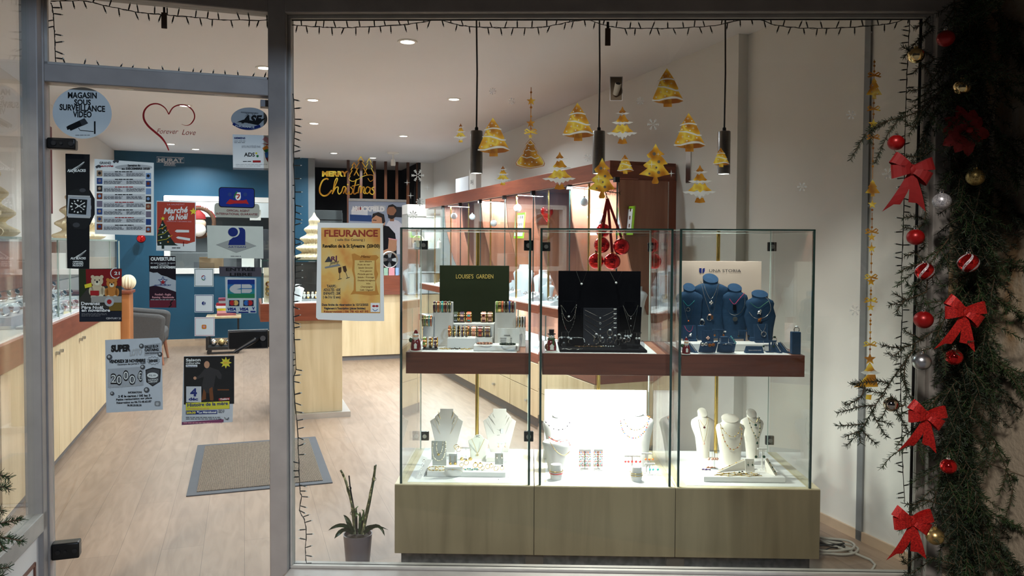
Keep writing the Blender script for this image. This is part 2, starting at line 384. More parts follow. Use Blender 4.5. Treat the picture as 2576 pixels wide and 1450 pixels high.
# ================================================================== the setting
def sstruct(name, mb, m, frame='S', parent=None, smooth=35, bevel=0.0):
    o = mb.build(name, m, parent, smooth, bevel)
    if parent is None: o.matrix_world = MS if frame == 'S' else MW; o['kind'] = 'structure'
    return o
AW, AWN, AL, BB = 2.91, 2.98, -1.72, 12.3
sstruct('floor', MB().box(-2.9, 3.1, 2.25, 14.6, -0.08, 0.0), M_FLOOR)
sstruct('ceiling', MB().box(-2.9, 3.1, 2.2, 14.6, ZC, ZC + 0.1), M_CEIL)
b = MB().box(AW, 3.1, 4.13, 14.6, 0, ZC).box(AWN, 3.1, 2.3, 4.13, 0, ZC)
sstruct('wall_right', b, M_WALL)
sstruct('trim_1', MB().box(AWN - 0.012, AWN, 3.113, 3.152, 0.0, ZC), mat('grey_joint_strip', srgb(120, 122, 124), 0.4))
sstruct('baseboard_right', MB().box(AWN - 0.012, AWN, 2.35, 4.13, 0.0, 0.05), mat('oak_baseboard', srgb(190, 165, 140), 0.5))
sstruct('wall_left', MB().box(AL - 0.1, AL, 2.4, BB + 0.1, 0, ZC), M_WALL)
# back wall with the workshop window, dark stair bay to its right
wz0, wz1 = 1.07, 2.19; wa0, wa1 = -1.07, 0.62
b = MB().box(AL, wa0, BB, BB + 0.12, 0, ZC).box(wa1, 0.95, BB, BB + 0.12, 0, ZC).box(wa0, wa1, BB, BB + 0.12, 0, wz0).box(wa0, wa1, BB, BB + 0.12, wz1, ZC)
sstruct('wall_back', b, M_TEAL)
sstruct('baseboard_back', MB().box(AL, 0.95, BB - 0.015, BB, 0.0, 0.10), mat('oak_baseboard', srgb(190, 165, 140), 0.5))
wf = struct('window_4', MS)
f = 0.065
MB().box(wa0, wa1, BB - 0.02, BB + 0.12, wz0 - 0.01, wz0 + f).box(wa0, wa1, BB - 0.02, BB + 0.12, wz1 - f, wz1 + 0.01).box(wa0 - 0.01, wa0 + f, BB - 0.02, BB + 0.12, wz0, wz1).box(wa1 - f, wa1 + 0.01, BB - 0.02, BB + 0.12, wz0, wz1).build('frame', M_WHITE, wf)
MB().box(wa0 + f, wa1 - f, BB + 0.05, BB + 0.056, wz0 + f, wz1 - f).build('pane', M_CGLASS, wf)
sstruct('wall_workshop', MB().box(-2.4, 1.0, 14.4, 14.5, 0, ZC).box(-2.4, -2.3, BB + 0.12, 14.5, 0, ZC).box(0.95, 1.05, BB, 14.5, 0, ZC), mat('workshop_grey_wall', srgb(128, 132, 134), 0.7, var=0.12, scale=2))
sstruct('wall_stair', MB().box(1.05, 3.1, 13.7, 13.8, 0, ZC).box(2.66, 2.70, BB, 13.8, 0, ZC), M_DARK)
sstruct('wall_beside_stair', MB().box(2.70, AW, BB - 0.02, BB + 0.1, 0, ZC), M_WALL)
# shop front: mullion, rails and sill of the big pane
fr = struct('window_1', MW)
MB().box(-1.086, -1.010, 3.20, 3.31, 0.0, 2.75).build('mullion', M_FRAME, fr, bevel=0.004)
MB().box(-1.012, 1.70, 3.19, 3.31, 2.45, 2.62).build('head_rail', M_FRAME, fr, bevel=0.004)
MB().box(1.632, 1.70, 3.19, 3.31, 0.0, 2.45).build('jamb', M_FRAME, fr, bevel=0.004)
MB().box(-1.012, 1.632, 3.12, 3.31, 0.0, 0.128).build('sill', M_FRAME, fr, bevel=0.006)
MB().box(-1.010, 1.632, 3.225, 3.246, 0.128, 0.140).box(-1.010, 1.632, 3.225, 3.246, 2.436, 2.45).box(-1.010, -0.998, 3.225, 3.246, 0.14, 2.436).box(1.60, 1.632, 3.225, 3.246, 0.14, 2.436).build('glazing_bead', M_FRAME2, fr, bevel=0.002)
MB().box(-1.0, 1.60, 3.247, 3.2495, 2.432, 2.441).box(-1.0, 1.60, 3.247, 3.2495, 0.133, 0.141).box(1.588, 1.6, 3.247, 3.2495, 0.14, 2.436).build('rubber_seal', M_BLACK, fr)
MB().box(-1.008, 1.628, VWIN, VWIN + 0.008, 0.132, 2.446).build('pane', M_GLASS, fr)
# transom light over the door
tr = struct('window_2', MS)
MB().box(-0.71, 0.14, BDOOR - 0.03, BDOOR + 0.05, 2.112, 2.180).build('transom_bar', M_FRAME, tr, bevel=0.004)
MB().box(-0.71, 0.14, BDOOR - 0.03, BDOOR + 0.05, 2.455, 2.75).build('head_rail', M_FRAME, tr, bevel=0.004)
MB().box(-0.71, -0.698, BDOOR - 0.02, BDOOR, 2.18, 2.455).box(0.113, 0.125, BDOOR - 0.02, BDOOR, 2.18, 2.455).box(-0.71, 0.125, BDOOR - 0.02, BDOOR, 2.18, 2.19).build('glazing_bead', M_FRAME2, tr)
MB().box(-0.705, 0.122, BDOOR, BDOOR + 0.006, 2.18, 2.455).build('pane', M_GLASS, tr)
MB().box(-0.772, -0.708, BDOOR - 0.035, BDOOR + 0.06, 0.0, 2.75).build('jamb', M_FRAME, tr, bevel=0.004)
# frameless glass door leaf with patch fittings, lock and pull
dr = struct('door_1', MS)
MB().box(-0.702, 0.120, BDOOR, BDOOR + 0.008, 0.03, 2.108).build('leaf', M_GLASS, dr)
M_PATCH = mat('anodised_black', srgb(34, 33, 32), 0.35, 0.5, var=0.1)
for (x0, y0, x1, y1) in ((120, 347, 193, 378), (131, 1367, 202, 1400)):
    a0, z1 = SB(BDOOR, x0, y0); a1, z0 = SB(BDOOR, x1, y1)
    h = MB().box(a0, a1, BDOOR - 0.022, BDOOR + 0.03, z0, z1).build('hinge', M_PATCH, dr, bevel=0.006)
    q = MB()
    for t in (0.24, 0.5, 0.84): q.cyl((a0 + (a1 - a0) * t, BDOOR - 0.026, (z0 + z1) / 2), (a0 + (a1 - a0) * t, BDOOR - 0.02, (z0 + z1) / 2), 0.0055 if t == 0.5 else 0.009, 12)
    q.build('hinge_screw', M_BLACK, h)
a0, z1 = SB(BDOOR, 576, 834); a1, z0 = SB(BDOOR, 672, 874)
lk = MB().box(a0, a1, BDOOR - 0.018, BDOOR + 0.03, z0, z1).build('lock_case', M_PATCH, dr, bevel=0.003)
MB().box(a0 - 0.004, a1 + 0.004, BDOOR - 0.006, BDOOR + 0.012, z0 - 0.004, z1 + 0.004).build('lock_plate', M_STEEL, lk)
ca, cz = SB(BDOOR, 661, 850)
MB().cyl((ca, BDOOR - 0.024, cz), (ca, BDOOR - 0.018, cz), 0.011, 20).build('key_cylinder', M_CHROME, lk)
MB().box(a1 + 0.002, 0.122, BDOOR - 0.01, BDOOR + 0.022, z0 + 0.002, z1 - 0.002).build('strike_plate', mat('worn_steel', srgb(110, 104, 92), 0.4, 0.8, var=0.3, scale=60), dr)
h1 = SB(BDOOR, 641, 853); h2 = SB(BDOOR - 0.06, 589, 887)
MB().tube([(h1[0] + 0.012, BDOOR - 0.008, h1[1]), (h1[0], BDOOR - 0.045, h1[1]), (h2[0], BDOOR - 0.06, h2[1])], [0.012, 0.010, 0.006], 10).build('door_pull', M_BLACK, dr)
MB().box(0.072, 0.122, BDOOR - 0.002, BDOOR + 0.05, 2.072, 2.100).build('door_closer', M_GREY, dr)
# glass return of the left display bay
g = Vector((sin(radians(14.7)), -cos(radians(14.7)), 0)); P0 = S(-0.742, BDOOR - 0.01)
MG = Matrix(((g.x, -g.y, 0, P0.x), (g.y, g.x, 0, P0.y), (0, 0, 1, 0), (0, 0, 0, 1)))
w3 = struct('window_3', MG)       # local x towards the street, -y faces the doorway ... +y the bay
zs = 0.478
MB().box(0.0, 0.075, -0.03, 0.03, 0.0, 2.75).build('stile', M_FRAME, w3, bevel=0.004)
MB().box(0.03, 1.1, -0.03, 0.03, zs - 0.07, zs).build('bottom_rail', M_FRAME2, w3, bevel=0.003)
MB().box(0.03, 1.1, -0.012, 0.012, 0.0, zs - 0.07).build('dado_panel', M_WALL, w3)
mm = MB()
mm.box(0.12, 1.0, 0.012, 0.018, 0.30, 0.312).box(0.12, 0.132, 0.012, 0.018, 0.05, 0.31)
mm.build('moulding', mat('brown_moulding', srgb(105, 62, 48), 0.5), w3)
MB().box(0.07, 1.1, -0.004, 0.004, zs, 2.5).build('pane', M_GLASS, w3)
# masonry round the shop front
def masonry(name):
    m = bpy.data.materials.new(name); m.use_nodes = True; nt = m.node_tree; b = nt.nodes['Principled BSDF']; b.inputs['Roughness'].default_value = 0.9
    tc = nt.nodes.new('ShaderNodeTexCoord'); mp = nt.nodes.new('ShaderNodeMapping'); mp.inputs['Scale'].default_value = (1, 1, 0.45)
    n1 = nt.nodes.new('ShaderNodeTexNoise'); n1.inputs['Scale'].default_value = 7; n1.inputs['Detail'].default_value = 8; n1.inputs['Roughness'].default_value = 0.65
    n2 = nt.nodes.new('ShaderNodeTexNoise'); n2.inputs['Scale'].default_value = 45; n2.inputs['Detail'].default_value = 5
    rp = nt.nodes.new('ShaderNodeValToRGB'); el = rp.color_ramp.elements; el.new(0.5)
    for i, (p, c) in enumerate(((0.40, srgb(150, 122, 88)), (0.52, srgb(176, 160, 136)), (0.66, srgb(190, 182, 168)))): el[i].position = p; el[i].color = (*c, 1)
    sep = nt.nodes.new('ShaderNodeSeparateXYZ'); rz = nt.nodes.new('ShaderNodeMapRange'); rz.inputs[1].default_value = 1.05; rz.inputs[2].default_value = 1.15
    mx = nt.nodes.new('ShaderNodeMix'); mx.data_type = 'RGBA'; mx.inputs[6].default_value = (*srgb(172, 158, 138), 1)
    bp = nt.nodes.new('ShaderNodeBump'); bp.inputs['Strength'].default_value = 0.5; bp.inputs['Distance'].default_value = 0.01
    nt.links.new(tc.outputs['Object'], mp.inputs[0]); nt.links.new(mp.outputs[0], n1.inputs['Vector']); nt.links.new(tc.outputs['Object'], n2.inputs['Vector'])
    nt.links.new(n1.outputs['Fac'], rp.inputs[0]); nt.links.new(tc.outputs['Object'], sep.inputs[0]); nt.links.new(sep.outputs['Z'], rz.inputs[0])
    nt.links.new(rz.outputs[0], mx.inputs['Factor']); nt.links.new(rp.outputs[0], mx.inputs[7]); nt.links.new(mx.outputs[2], b.inputs['Base Color'])
    nt.links.new(n2.outputs['Fac'], bp.inputs['Height']); nt.links.new(bp.outputs[0], b.inputs['Normal']); return m
M_STONE = masonry('weathered_limestone')
M_JOINT = mat('mortar_joint', srgb(128, 112, 92), 0.9, var=0.2)
gr = Vector((sin(radians(8.67)), -cos(radians(8.67)), 0)); PR = W(1.872, 3.2)
MR = Matrix(((gr.x, -gr.y, 0, PR.x), (gr.y, gr.x, 0, PR.y), (0, 0, 1, 0), (0, 0, 0, 1)))
pr = struct('wall_pier', MR)       # local x comes towards the street; the body stands on the right-hand side (+y)
MB().box(0, 1.8, 0.0, 0.5, -0.15, 2.9).build('stone', M_STONE, pr)
j = MB()
for z in (0.22, 0.62, 1.02, 1.42, 1.85, 2.2): j.box(0, 1.8, -0.0015, 0.001, z, z + 0.004)
for z, x in ((0.22, 0.5), (0.62, 0.22), (1.02, 0.62), (1.42, 0.3), (1.85, 0.6)): j.box(x, x + 0.004, -0.0015, 0.001, z, z + 0.4)
j.build('joint', M_JOINT, pr)
sp = struct('wall_reveal', MW)
MB().box(1.70, 1.876, 3.2, 3.31, -0.15, 2.9).build('stone', M_STONE, sp)
MB().box(1.70, 1.876, 3.1985, 3.201, 0.30, 0.307).box(1.70, 1.876, 3.1985, 3.201, 0.86, 0.867).build('joint', M_JOINT, sp)
sstruct('wall_front_lintel', MB().box(-3.4, 3.4, 3.12, 3.5, 2.62, 3.4), M_STONE, 'W')
sstruct('ceiling_shade_blocker', MB().box(-6.0, 0.9, 2.35, 3.12, 2.70, 2.95).box(0.9, 6.0, 1.35, 3.12, 2.70, 2.95), mat('shade_blocker_plaster', srgb(120, 112, 102), 0.9, var=0.1, scale=5), 'W')  # soffit slabs added out of view to keep lamp light off the top
sstruct('ground_pavement', MB().box(-12, 12, -12, 3.12, -0.25, -0.15), mat('pavement', srgb(95, 92, 90), 0.8, var=0.15, scale=6), 'W')
# ================================================================== ceiling lamps, pendants
DOWN_LBL = ['bright round downlight in the ceiling nearest the big window', 'round ceiling downlight in front of the honeycomb tree counter, second from the window',
 'round ceiling downlight between the first pendant lamp and the sales counter', 'round ceiling downlight above the left edge of the festive lettering',
 'round ceiling downlight above the lettering, farther back towards the right wall', 'small ceiling downlight above the glowing lettering, third row back',
 'small ceiling downlight beside the white smoke detector', 'round ceiling downlight seen through the transom pane over the door',
 'small ceiling downlight near the top of the teal wall', 'ceiling downlight seen behind the red heart decal', 'ceiling downlight at the pointed tip of the red heart decal']
d0 = None
for p, lb in zip(DOWN, DOWN_LBL):
    if d0 is None:
        d0 = thing('downlight', lb, 'ceiling light', (p.x, p.y, ZC - 0.001), 0, 'recessed ceiling downlights')
        MB().lathe([(0.044, -0.001), (0.046, -0.006), (0.062, -0.006), (0.066, 0.0)], 28).build('rim', M_WHITE, d0)
        MB().lathe([(0.043, -0.0045), (0.043, -0.0015)], 24).build('lamp_disc', M_DOWN, d0)
    else: dup(d0, (p.x, p.y, ZC - 0.001), label=lb)
pq = hit(989, 384, D_, 10.9); p = S(1.96, 11.0, ZC)
sd = thing('smoke_detector', 'white smoke detector hanging from the ceiling near the dark stair bay', 'smoke detector', SZ and onz(989, 384, ZC))
MB().lathe([(0.07, -0.025), (0.085, -0.01), (0.085, 0.0)], 20).build('mount', M_WHITE, sd); MB().cyl((0, 0, -0.025), (0, 0, -0.10), 0.012, 10).build('stem', M_WHITE, sd)
MB().lathe([(0.03, -0.19), (0.035, -0.17), (0.03, -0.10)], 14).build('head', M_WHITE, sd)
M_CAN = mat('pendant_nickel', (0.26, 0.25, 0.25), 0.30, 1.0, var=0.12, scale=25, stretch=(1, 1, 30))
p0 = None
for i, (u, lb) in enumerate(((-0.272, 'slim nickel cylinder pendant lamp over the green sign, first of three'), (0.339, 'nickel cylinder pendant lamp hanging behind the drilled gold tree decal'), (0.960, 'nickel cylinder pendant lamp by the white wall step, behind a tiny tree decal'))):
    P = W(u, 3.9, 1.860)
    if p0 is None:
        p0 = thing('pendant_lamp', lb, 'pendant lamp', P, PH, 'pendant lamps over the window cases')
        MB().lathe([(0.026, 0.004), (0.0305, 0.0), (0.031, 0.003), (0.031, 0.208), (0.029, 0.212), (0.008, 0.212)], 32).build('shade', M_CAN, p0)
        MB().lathe([(0.009, 0.212), (0.009, 0.228), (0.006, 0.232)], 12).build('cable_grip', M_BLACK, p0)
        MB().tube([(0, 0, 0.23), (0.002, 0, 0.5), (-0.002, 0, 0.75), (0, 0, ZC - 1.860)], 0.0042, 8).build('cable', M_BLACK, p0)
        MB().lathe([(0.0255, 0.0015), (0.0255, 0.0035)], 24).build('lamp_disc', mat('lit_pendant', (1, 0.94, 0.86), 0.5, var=0, emit=12), p0)
    else: dup(p0, P, PH, label=lb)
    lamp('pendant_light', 'SPOT', (P.x, P.y, P.z - 0.012), 30, (1.0, 0.965, 0.92), size=0.025, angle=radians(105), blend=0.8)
# bay pendants left of the door
for i, (P, lb) in enumerate(((S(-1.02, 4.55, 1.66), 'brass pendant lamp glowing just inside the left of the glass door'), )):
    q = thing('pendant_lamp', lb, 'pendant lamp', P, TH)
    MB().lathe([(0.026, 0.004), (0.0305, 0.0), (0.031, 0.21), (0.008, 0.215)], 24).build('shade', mat('pale_brass', (0.75, 0.66, 0.48), 0.25, 1.0, var=0.05), q)
    MB().tube([(0, 0, 0.21), (0, 0, ZC - 1.66)], 0.004, 8).build('cable', M_BLACK, q); MB().lathe([(0.0255, 0.0015), (0.0255, 0.0035)], 20).build('lamp_disc', MATS['lit_pendant'], q)
    lamp('pendant_light', 'SPOT', (P.x, P.y, P.z - 0.012), 14, (1.0, 0.92, 0.82), size=0.025, angle=radians(110), blend=0.8)
# ================================================================== unlit fairy-light strings taped round the panes
def smooth(pts, k=6):
    out = []; n = len(pts)
    for i in range(n - 1):
        p0, p1, p2, p3 = (Vector(pts[max(i - 1, 0)]), Vector(pts[i]), Vector(pts[i + 1]), Vector(pts[min(i + 2, n - 1)]))
        for j in range(k):
            t = j / k; out.append(0.5 * ((2 * p1) + (-p0 + p2) * t + (2 * p0 - 5 * p1 + 4 * p2 - p3) * t * t + (-p0 + 3 * p1 - 3 * p2 + p3) * t ** 3))
    out.append(Vector(pts[-1])); return out
BULB = MB().tube([(0, 0, 0), (0, 0, 0.006), (0, 0, 0.024), (0, 0, 0.027)], [0.0014, 0.0026, 0.0028, 0.0018], 6)
BTIP = MB().tube([(0, 0, 0.0265), (0, 0, 0.031), (0, 0, 0.033)], [0.0019, 0.0019, 0.0008], 6)
def string(lb, runs, n, k, seed, group=None):
    """runs: (pixel polyline, step, side) ; side = mean bulb angle in degrees (screen, 90 = up) or 'alt'"""
    rd = random.Random(seed); root = thing('fairy_light_string', lb, 'string lights', (0, 0, 0), 0, group); wire = MB(); first = None; cnt = 0
    for pts, step, side in runs:
        P = [hit(x, y, n, k) for x, y in smooth(pts)]; jig = [p + Z_ * rd.uniform(-0.0015, 0.0015) for p in P]
        wire.tube(jig, 0.0015, 5); wire.tube([p + Vector((rd.uniform(-.003, .003), 0, rd.uniform(-.003, .003))) for p in P], 0.0011, 5)
        acc = step * 0.5; flip = 1
        for a, b_ in zip(P, P[1:]):
            L = (b_ - a).length; acc += L
            while acc > step and cnt < 98:
                acc -= step * rd.uniform(0.7, 1.3); flip = -flip; q = b_
                if side == 'alt': ang = radians(90 * flip + rd.uniform(-22, 22))
                elif isinstance(side, tuple): ang = radians(rd.choice(side) + rd.uniform(-22, 22))
                else: ang = radians(side + rd.uniform(-30, 30))
                xd = Vector((n.y, -n.x, 0)); dv = (xd * cos(ang) + Z_ * sin(ang) + n * rd.uniform(-0.35, 0.5)).normalized()
                M = Matrix.Translation(q) @ dv.to_track_quat('Z', 'Y').to_matrix().to_4x4()
                if first is None:
                    first = BULB.build('bulb', M_RUBBER, root, smooth=60); BTIP.build('led_tip', M_LEDTIP, first); o = first
                else:
                    o = first.copy(); COL.objects.link(o); o.parent = root; t = first.children[0].copy(); COL.objects.link(t); t.parent = o
                o.matrix_world = M; cnt += 1
    wire.build('wire', M_RUBBER, root)
    return root
KW = VWIN + 0.016
string('black unlit fairy lights swagged along the top of the big window', [([(732, 63), (793, 67), (855, 70), (917, 68), (995, 64), (1057, 57), (1104, 50), (1150, 62), (1197, 68), (1259, 70), (1321, 70), (1368, 68), (1414, 59), (1470, 50), (1510, 60), (1560, 70), (1640, 72), (1720, 70), (1800, 64), (1890, 46), (1950, 63), (2010, 70), (2080, 71), (2150, 68), (2210, 63), (2250, 57), (2287, 43)], 0.0265, 'alt')], WN, KW, 3)
string('black unlit fairy lights running down the left edge of the big window to the sill', [([(737, 235), (741, 300), (739, 400), (742, 500), (741, 600), (743, 700), (737, 760), (740, 840), (744, 930), (738, 960), (748, 1080), (753, 1200), (755, 1240), (759, 1250), (754, 1285), (766, 1310), (770, 1345), (768, 1385), (771, 1418)], 0.030, (0, 0, 0, 180))], WN, KW, 4)
string('black unlit fairy lights hanging down beside the fir garland', [([(2289, 46), (2285, 120), (2281, 200), (2279, 260), (2277, 330), (2275, 400), (2274, 500), (2271, 600), (2268, 700), (2270, 780), (2267, 880), (2266, 980), (2269, 1060), (2269, 1110), (2271, 1175), (2276, 1262)], 0.031, (180, 180, 0))], WN, KW, 5)
string('black unlit fairy lights taped round the transom pane above the door', [([(128, 3), (210, 2), (252, 12), (298, 21), (348, 31), (397, 36), (447, 40), (513, 46), (563, 50), (686, 51)], 0.027, 'alt'), ([(129, 8), (134, 34), (136, 66), (137, 86), (138, 113), (140, 158)], 0.026, (0, 180)), ([(141, 160), (172, 164), (232, 170), (298, 177), (397, 185), (500, 192), (600, 198), (685, 201)], 0.055, 90)], D_, BDOOR + 0.016, 6)
for (x0, y0, x1, y1, K, nn, lb) in ((406, 18, 420, 71, BDOOR - 0.012, D_, 'small brown hanging tag clipped to the top of the transom pane'), (1522, 55, 1536, 115, VWIN - 0.012, WN, 'small brown hanging tag clipped to the top of the big window by the second cable')):
    s = Sheet(nn, K, E_ if nn is D_ else WU).origin((x0 + x1) / 2, y1)
    A = s.px(x0, y1); Bq = s.px(x1, y0 + (y1 - y0) * 0.27)
    o = MB().box(A[0], Bq[0], A[1], Bq[1], -0.004, 0.003).build('hanging_tag', mat('brown_card', srgb(70, 52, 38), 0.5), smooth=0, bevel=0.001); o.matrix_world = s.M; tag(o, lb, 'tag')
    t0 = s.px(x0 + 4, y0); t1 = s.px(x1 - 4, y1 - 30); MB().box(t0[0], t1[0], t1[1], t0[1], -0.002, 0.002).build('clip', M_BLACK, o, smooth=0)
# ================================================================== fir garland with baubles and bows
M_FIR = mat('fir_needles', srgb(30, 54, 20), 0.6, var=0.35, scale=9)
M_FIRD = mat('fir_needles_dark', srgb(20, 38, 16), 0.6, var=0.35, scale=9)
M_TWIG = mat('fir_twig', srgb(70, 56, 38), 0.8)
def needles(mb, pts, rd, dens=620, ln=0.019, lo=0.25):
    pts = [Vector(p) for p in pts]
    for a, b_ in zip(pts, pts[1:]):
        t = (b_ - a); L = t.length
        if L < 1e-6: continue
        t.normalize(); o1 = t.orthogonal().normalized(); o2 = t.cross(o1)
        for i in range(max(1, int(L * dens))):
            p = a + (b_ - a) * rd.random(); an = rd.uniform(0, 2 * pi); d_ = (o1 * cos(an) + o2 * sin(an)) * 0.85 + t * rd.uniform(lo, 0.95); d_.normalize()
            l = ln * rd.uniform(0.7, 1.15); sd_ = d_.cross(Vector((rd.uniform(-1, 1), rd.uniform(-1, 1), rd.uniform(-1, 1)))); sd_.normalize(); w_ = 0.0013
            q = p + d_ * l; n0 = len(mb.v)
            mb.v += [tuple(p + sd_ * w_), tuple(p - sd_ * w_), tuple(q - sd_ * w_ * 0.5 ), tuple(q + sd_ * w_ * 0.5)]; mb.f.append((n0, n0 + 1, n0 + 2, n0 + 3))
    return mb
def sprig(L, rd, droop=0.25, sides=5, flatk=0.35):
    """twig along +x, drooping to -z; returns needle builder and wood builder"""
    nb, wb_ = MB(), MB()
    def path(o, yaw, pit, l): 
        out = [Vector(o)]; p = Vector(o)
        for i in range(5):
            pit -= droop * 0.25; d_ = Vector((cos(yaw) * cos(pit), sin(yaw) * cos(pit), sin(pit))); p = p + d_ * (l / 5); out.append(p.copy())
        return out
    m = path((0, 0, 0), 0, 0.1, L); needles(nb, m, rd); wb_.tube(m, [0.003, 0.0028, 0.0024, 0.002, 0.0016, 0.001], 5)
    for i in range(sides):
        k = 1 + int(i * 4 / sides); sgn = 1 if i % 2 else -1; o = m[k].lerp(m[k + 1] if k < 5 else m[k], rd.random())
        s_ = path(o, sgn * rd.uniform(0.5, 0.95), rd.uniform(-flatk, flatk), L * rd.uniform(0.3, 0.5)); needles(nb, s_, rd); wb_.tube(s_, [0.002, 0.0018, 0.0016, 0.0014, 0.0012, 0.0008], 4)
    return nb, wb_
rd = random.Random(21)
gar = thing('fir_garland', 'thick green fir garland hanging down the right side of the shop window', 'garland', W(1.74, 3.10, 0.0), PH)
rope = [(0.0 + 0.015 * sin(z * 5), 0.03 + 0.012 * cos(z * 7), z) for z in [0.05 + 0.1 * i for i in range(27)]]
needles(MB(), rope, rd, 3600, .075, -.2).build('rope', M_FIRD, gar, smooth=0)
MB().tube(rope, 0.012, 8).build('rope_cord', M_TWIG, gar)
protos = []
for i in range(7):
    nb, wb_ = sprig(rd.uniform(0.24, 0.34), rd, droop=rd.uniform(0.15, 0.5), sides=9)
    protos.append((nb, wb_))
made = [None] * 7
def put_branch(i, M):
    if made[i] is None:
        o = protos[i][0].build('fir_branch', M_FIR if i % 2 else M_FIRD, gar, smooth=0); protos[i][1].build('twig', M_TWIG, o); made[i] = o
    else:
        o = made[i].copy(); COL.objects.link(o); o.parent = gar; t = made[i].children[0].copy(); COL.objects.link(t); t.parent = o
    o.matrix_parent_inverse = Matrix.Identity(4); o.matrix_basis = M
nbr = 0
for r in range(27):
    z = 2.52 - r * 0.105
    half = 0.085 if z > 1.0 else 0.075
    if z < 0.5: half = 0.05
    for c in range(4):
        if nbr >= 91: break
        x = rd.uniform(-half, half) - .025; az = rd.uniform(-2.8, -0.3)     # outwards towards the street
        if z < 0.6 and x > 0.02: x -= 0.03
        pit = rd.uniform(-1.35, -0.35)                               # hanging
        d_ = Vector((cos(az) * cos(pit), sin(az) * cos(pit) * 0.55, sin(pit))).normalized()
        Mr = d_.to_track_quat('X', 'Z').to_matrix().to_4x4()
        put_branch(rd.randrange(7), Matrix.Translation((x, 0.015 - rd.uniform(0, 0.04), z)) @ Mr @ Matrix.Rotation(rd.uniform(-0.6, 0.6), 4, 'X')); nbr += 1
GI = MF(W(1.74, 3.10, 0.0), PH).inverted()
def branch_px(polys, v, r2, dens=950, ln=0.018):
    nb, wb_ = MB(), MB()
    seen = []
    for pl in polys:
        if seen: pl = [min(seen, key=lambda q: hypot(q[0] - pl[0][0], q[1] - pl[0][1]))] + pl
        seen += [tuple(q) for q in smooth(pl, 3)]
        P = [GI @ (hit(x, y, WN, v + 0.012 * sin(x * .05 + y * .03)) ) for i, (x, y) in enumerate(smooth(pl, 3))]; needles(nb, P, r2, dens, ln); wb_.tube(P, [0.0028 - 0.0018 * i / len(P) for i in range(len(P))], 5)
    o = nb.build('fir_branch', M_FIRD, gar, smooth=0); wb_.build('twig', M_TWIG, o); return o
r2 = random.Random(5)
branch_px([[(2370, 225), (2300, 285), (2230, 305), (2180, 335), (2140, 402)], [(2262, 300), (2235, 335), (2200, 412)], [(2230, 308), (2195, 330), (2190, 360)], [(2320, 275), (2300, 320), (2270, 300)]], 2.98, r2)
branch_px([[(2340, 40), (2320, 60), (2297, 72)], [(2345, 75), (2310, 100), (2275, 145)], [(2320, 95), (2300, 130), (2270, 118)], [(2350, 150), (2310, 170), (2298, 185)], [(2345, 205), (2310, 225), (2285, 228)]], 3.0, r2)
branch_px([[(2345, 380), (2310, 395), (2255, 388)], [(2330, 360), (2320, 400), (2290, 412)], [(2330, 540), (2300, 545), (2272, 548)], [(2330, 560), (2300, 575), (2270, 572)], [(2325, 620), (2290, 640), (2275, 645)], [(2320, 660), (2285, 672), (2262, 688)]], 3.0, r2)
branch_px([[(2330, 735), (2280, 755), (2235, 770)], [(2280, 755), (2262, 745), (2248, 738)], [(2275, 757), (2258, 780), (2258, 792)], [(2300, 750), (2310, 775), (2305, 785)], [(2330, 700), (2300, 720), (2280, 715)]], 2.98, r2)
branch_px([[(2340, 840), (2300, 865), (2262, 875), (2215, 868)], [(2320, 855), (2290, 840), (2275, 832)], [(2275, 872), (2250, 895), (2232, 890)], [(2300, 880), (2262, 930), (2215, 1000), (2180, 1060), (2160, 1090), (2130, 1122)], [(2235, 965), (2200, 960), (2140, 968)], [(2225, 990), (2190, 985), (2145, 962)], [(2200, 1020), (2160, 1025), (2105, 1040)], [(2190, 1025), (2205, 1060), (2230, 1100)], [(2215, 1060), (2240, 1068)], [(2175, 1068), (2140, 1070), (2106, 1072)], [(2165, 1080), (2190, 1105), (2205, 1118)], [(2160, 1085), (2165, 1115)], [(2155, 1088), (2125, 1100)], [(2165, 1000), (2130, 1020), (2125, 1012)]], 2.96, r2)
branch_px([[(2280, 900), (2275, 950), (2290, 1000), (2310, 1030)], [(2265, 935), (2280, 985), (2275, 1020)], [(2255, 1030), (2270, 1060), (2285, 1085)], [(2240, 1000), (2225, 1040), (2210, 1060)]], 2.97, r2)
branch_px([[(2460, 150), (2500, 175), (2535, 225)], [(2490, 165), (2530, 160)], [(2490, 185), (2510, 225)], [(2470, 420), (2490, 440)], [(2440, 620), (2480, 650), (2505, 680)], [(2470, 900), (2500, 880)]], 3.0, r2)
branch_px([[(2440, 1050), (2475, 1080), (2482, 1160)], [(2440, 1200), (2465, 1260), (2470, 1310)], [(2455, 1240), (2450, 1330)], [(2400, 1280), (2410, 1350), (2400, 1420)], [(2330, 1260), (2300, 1270), (2276, 1268)], [(2350, 1230), (2320, 1255), (2290, 1290)], [(2320, 1400), (2280, 1420), (2270, 1400)], [(2340, 1410), (2300, 1440), (2275, 1445)], [(2460, 990), (2500, 1000), (2515, 1022)], [(2370, 1370), (2360, 1440)], [(2310, 1330), (2280, 1380), (2262, 1392)]], 3.0, r2)
gl = thing('fir_garland', 'dark fir garland tips poking into view at the lower left before the display bay', 'garland', (0, 0, 0))
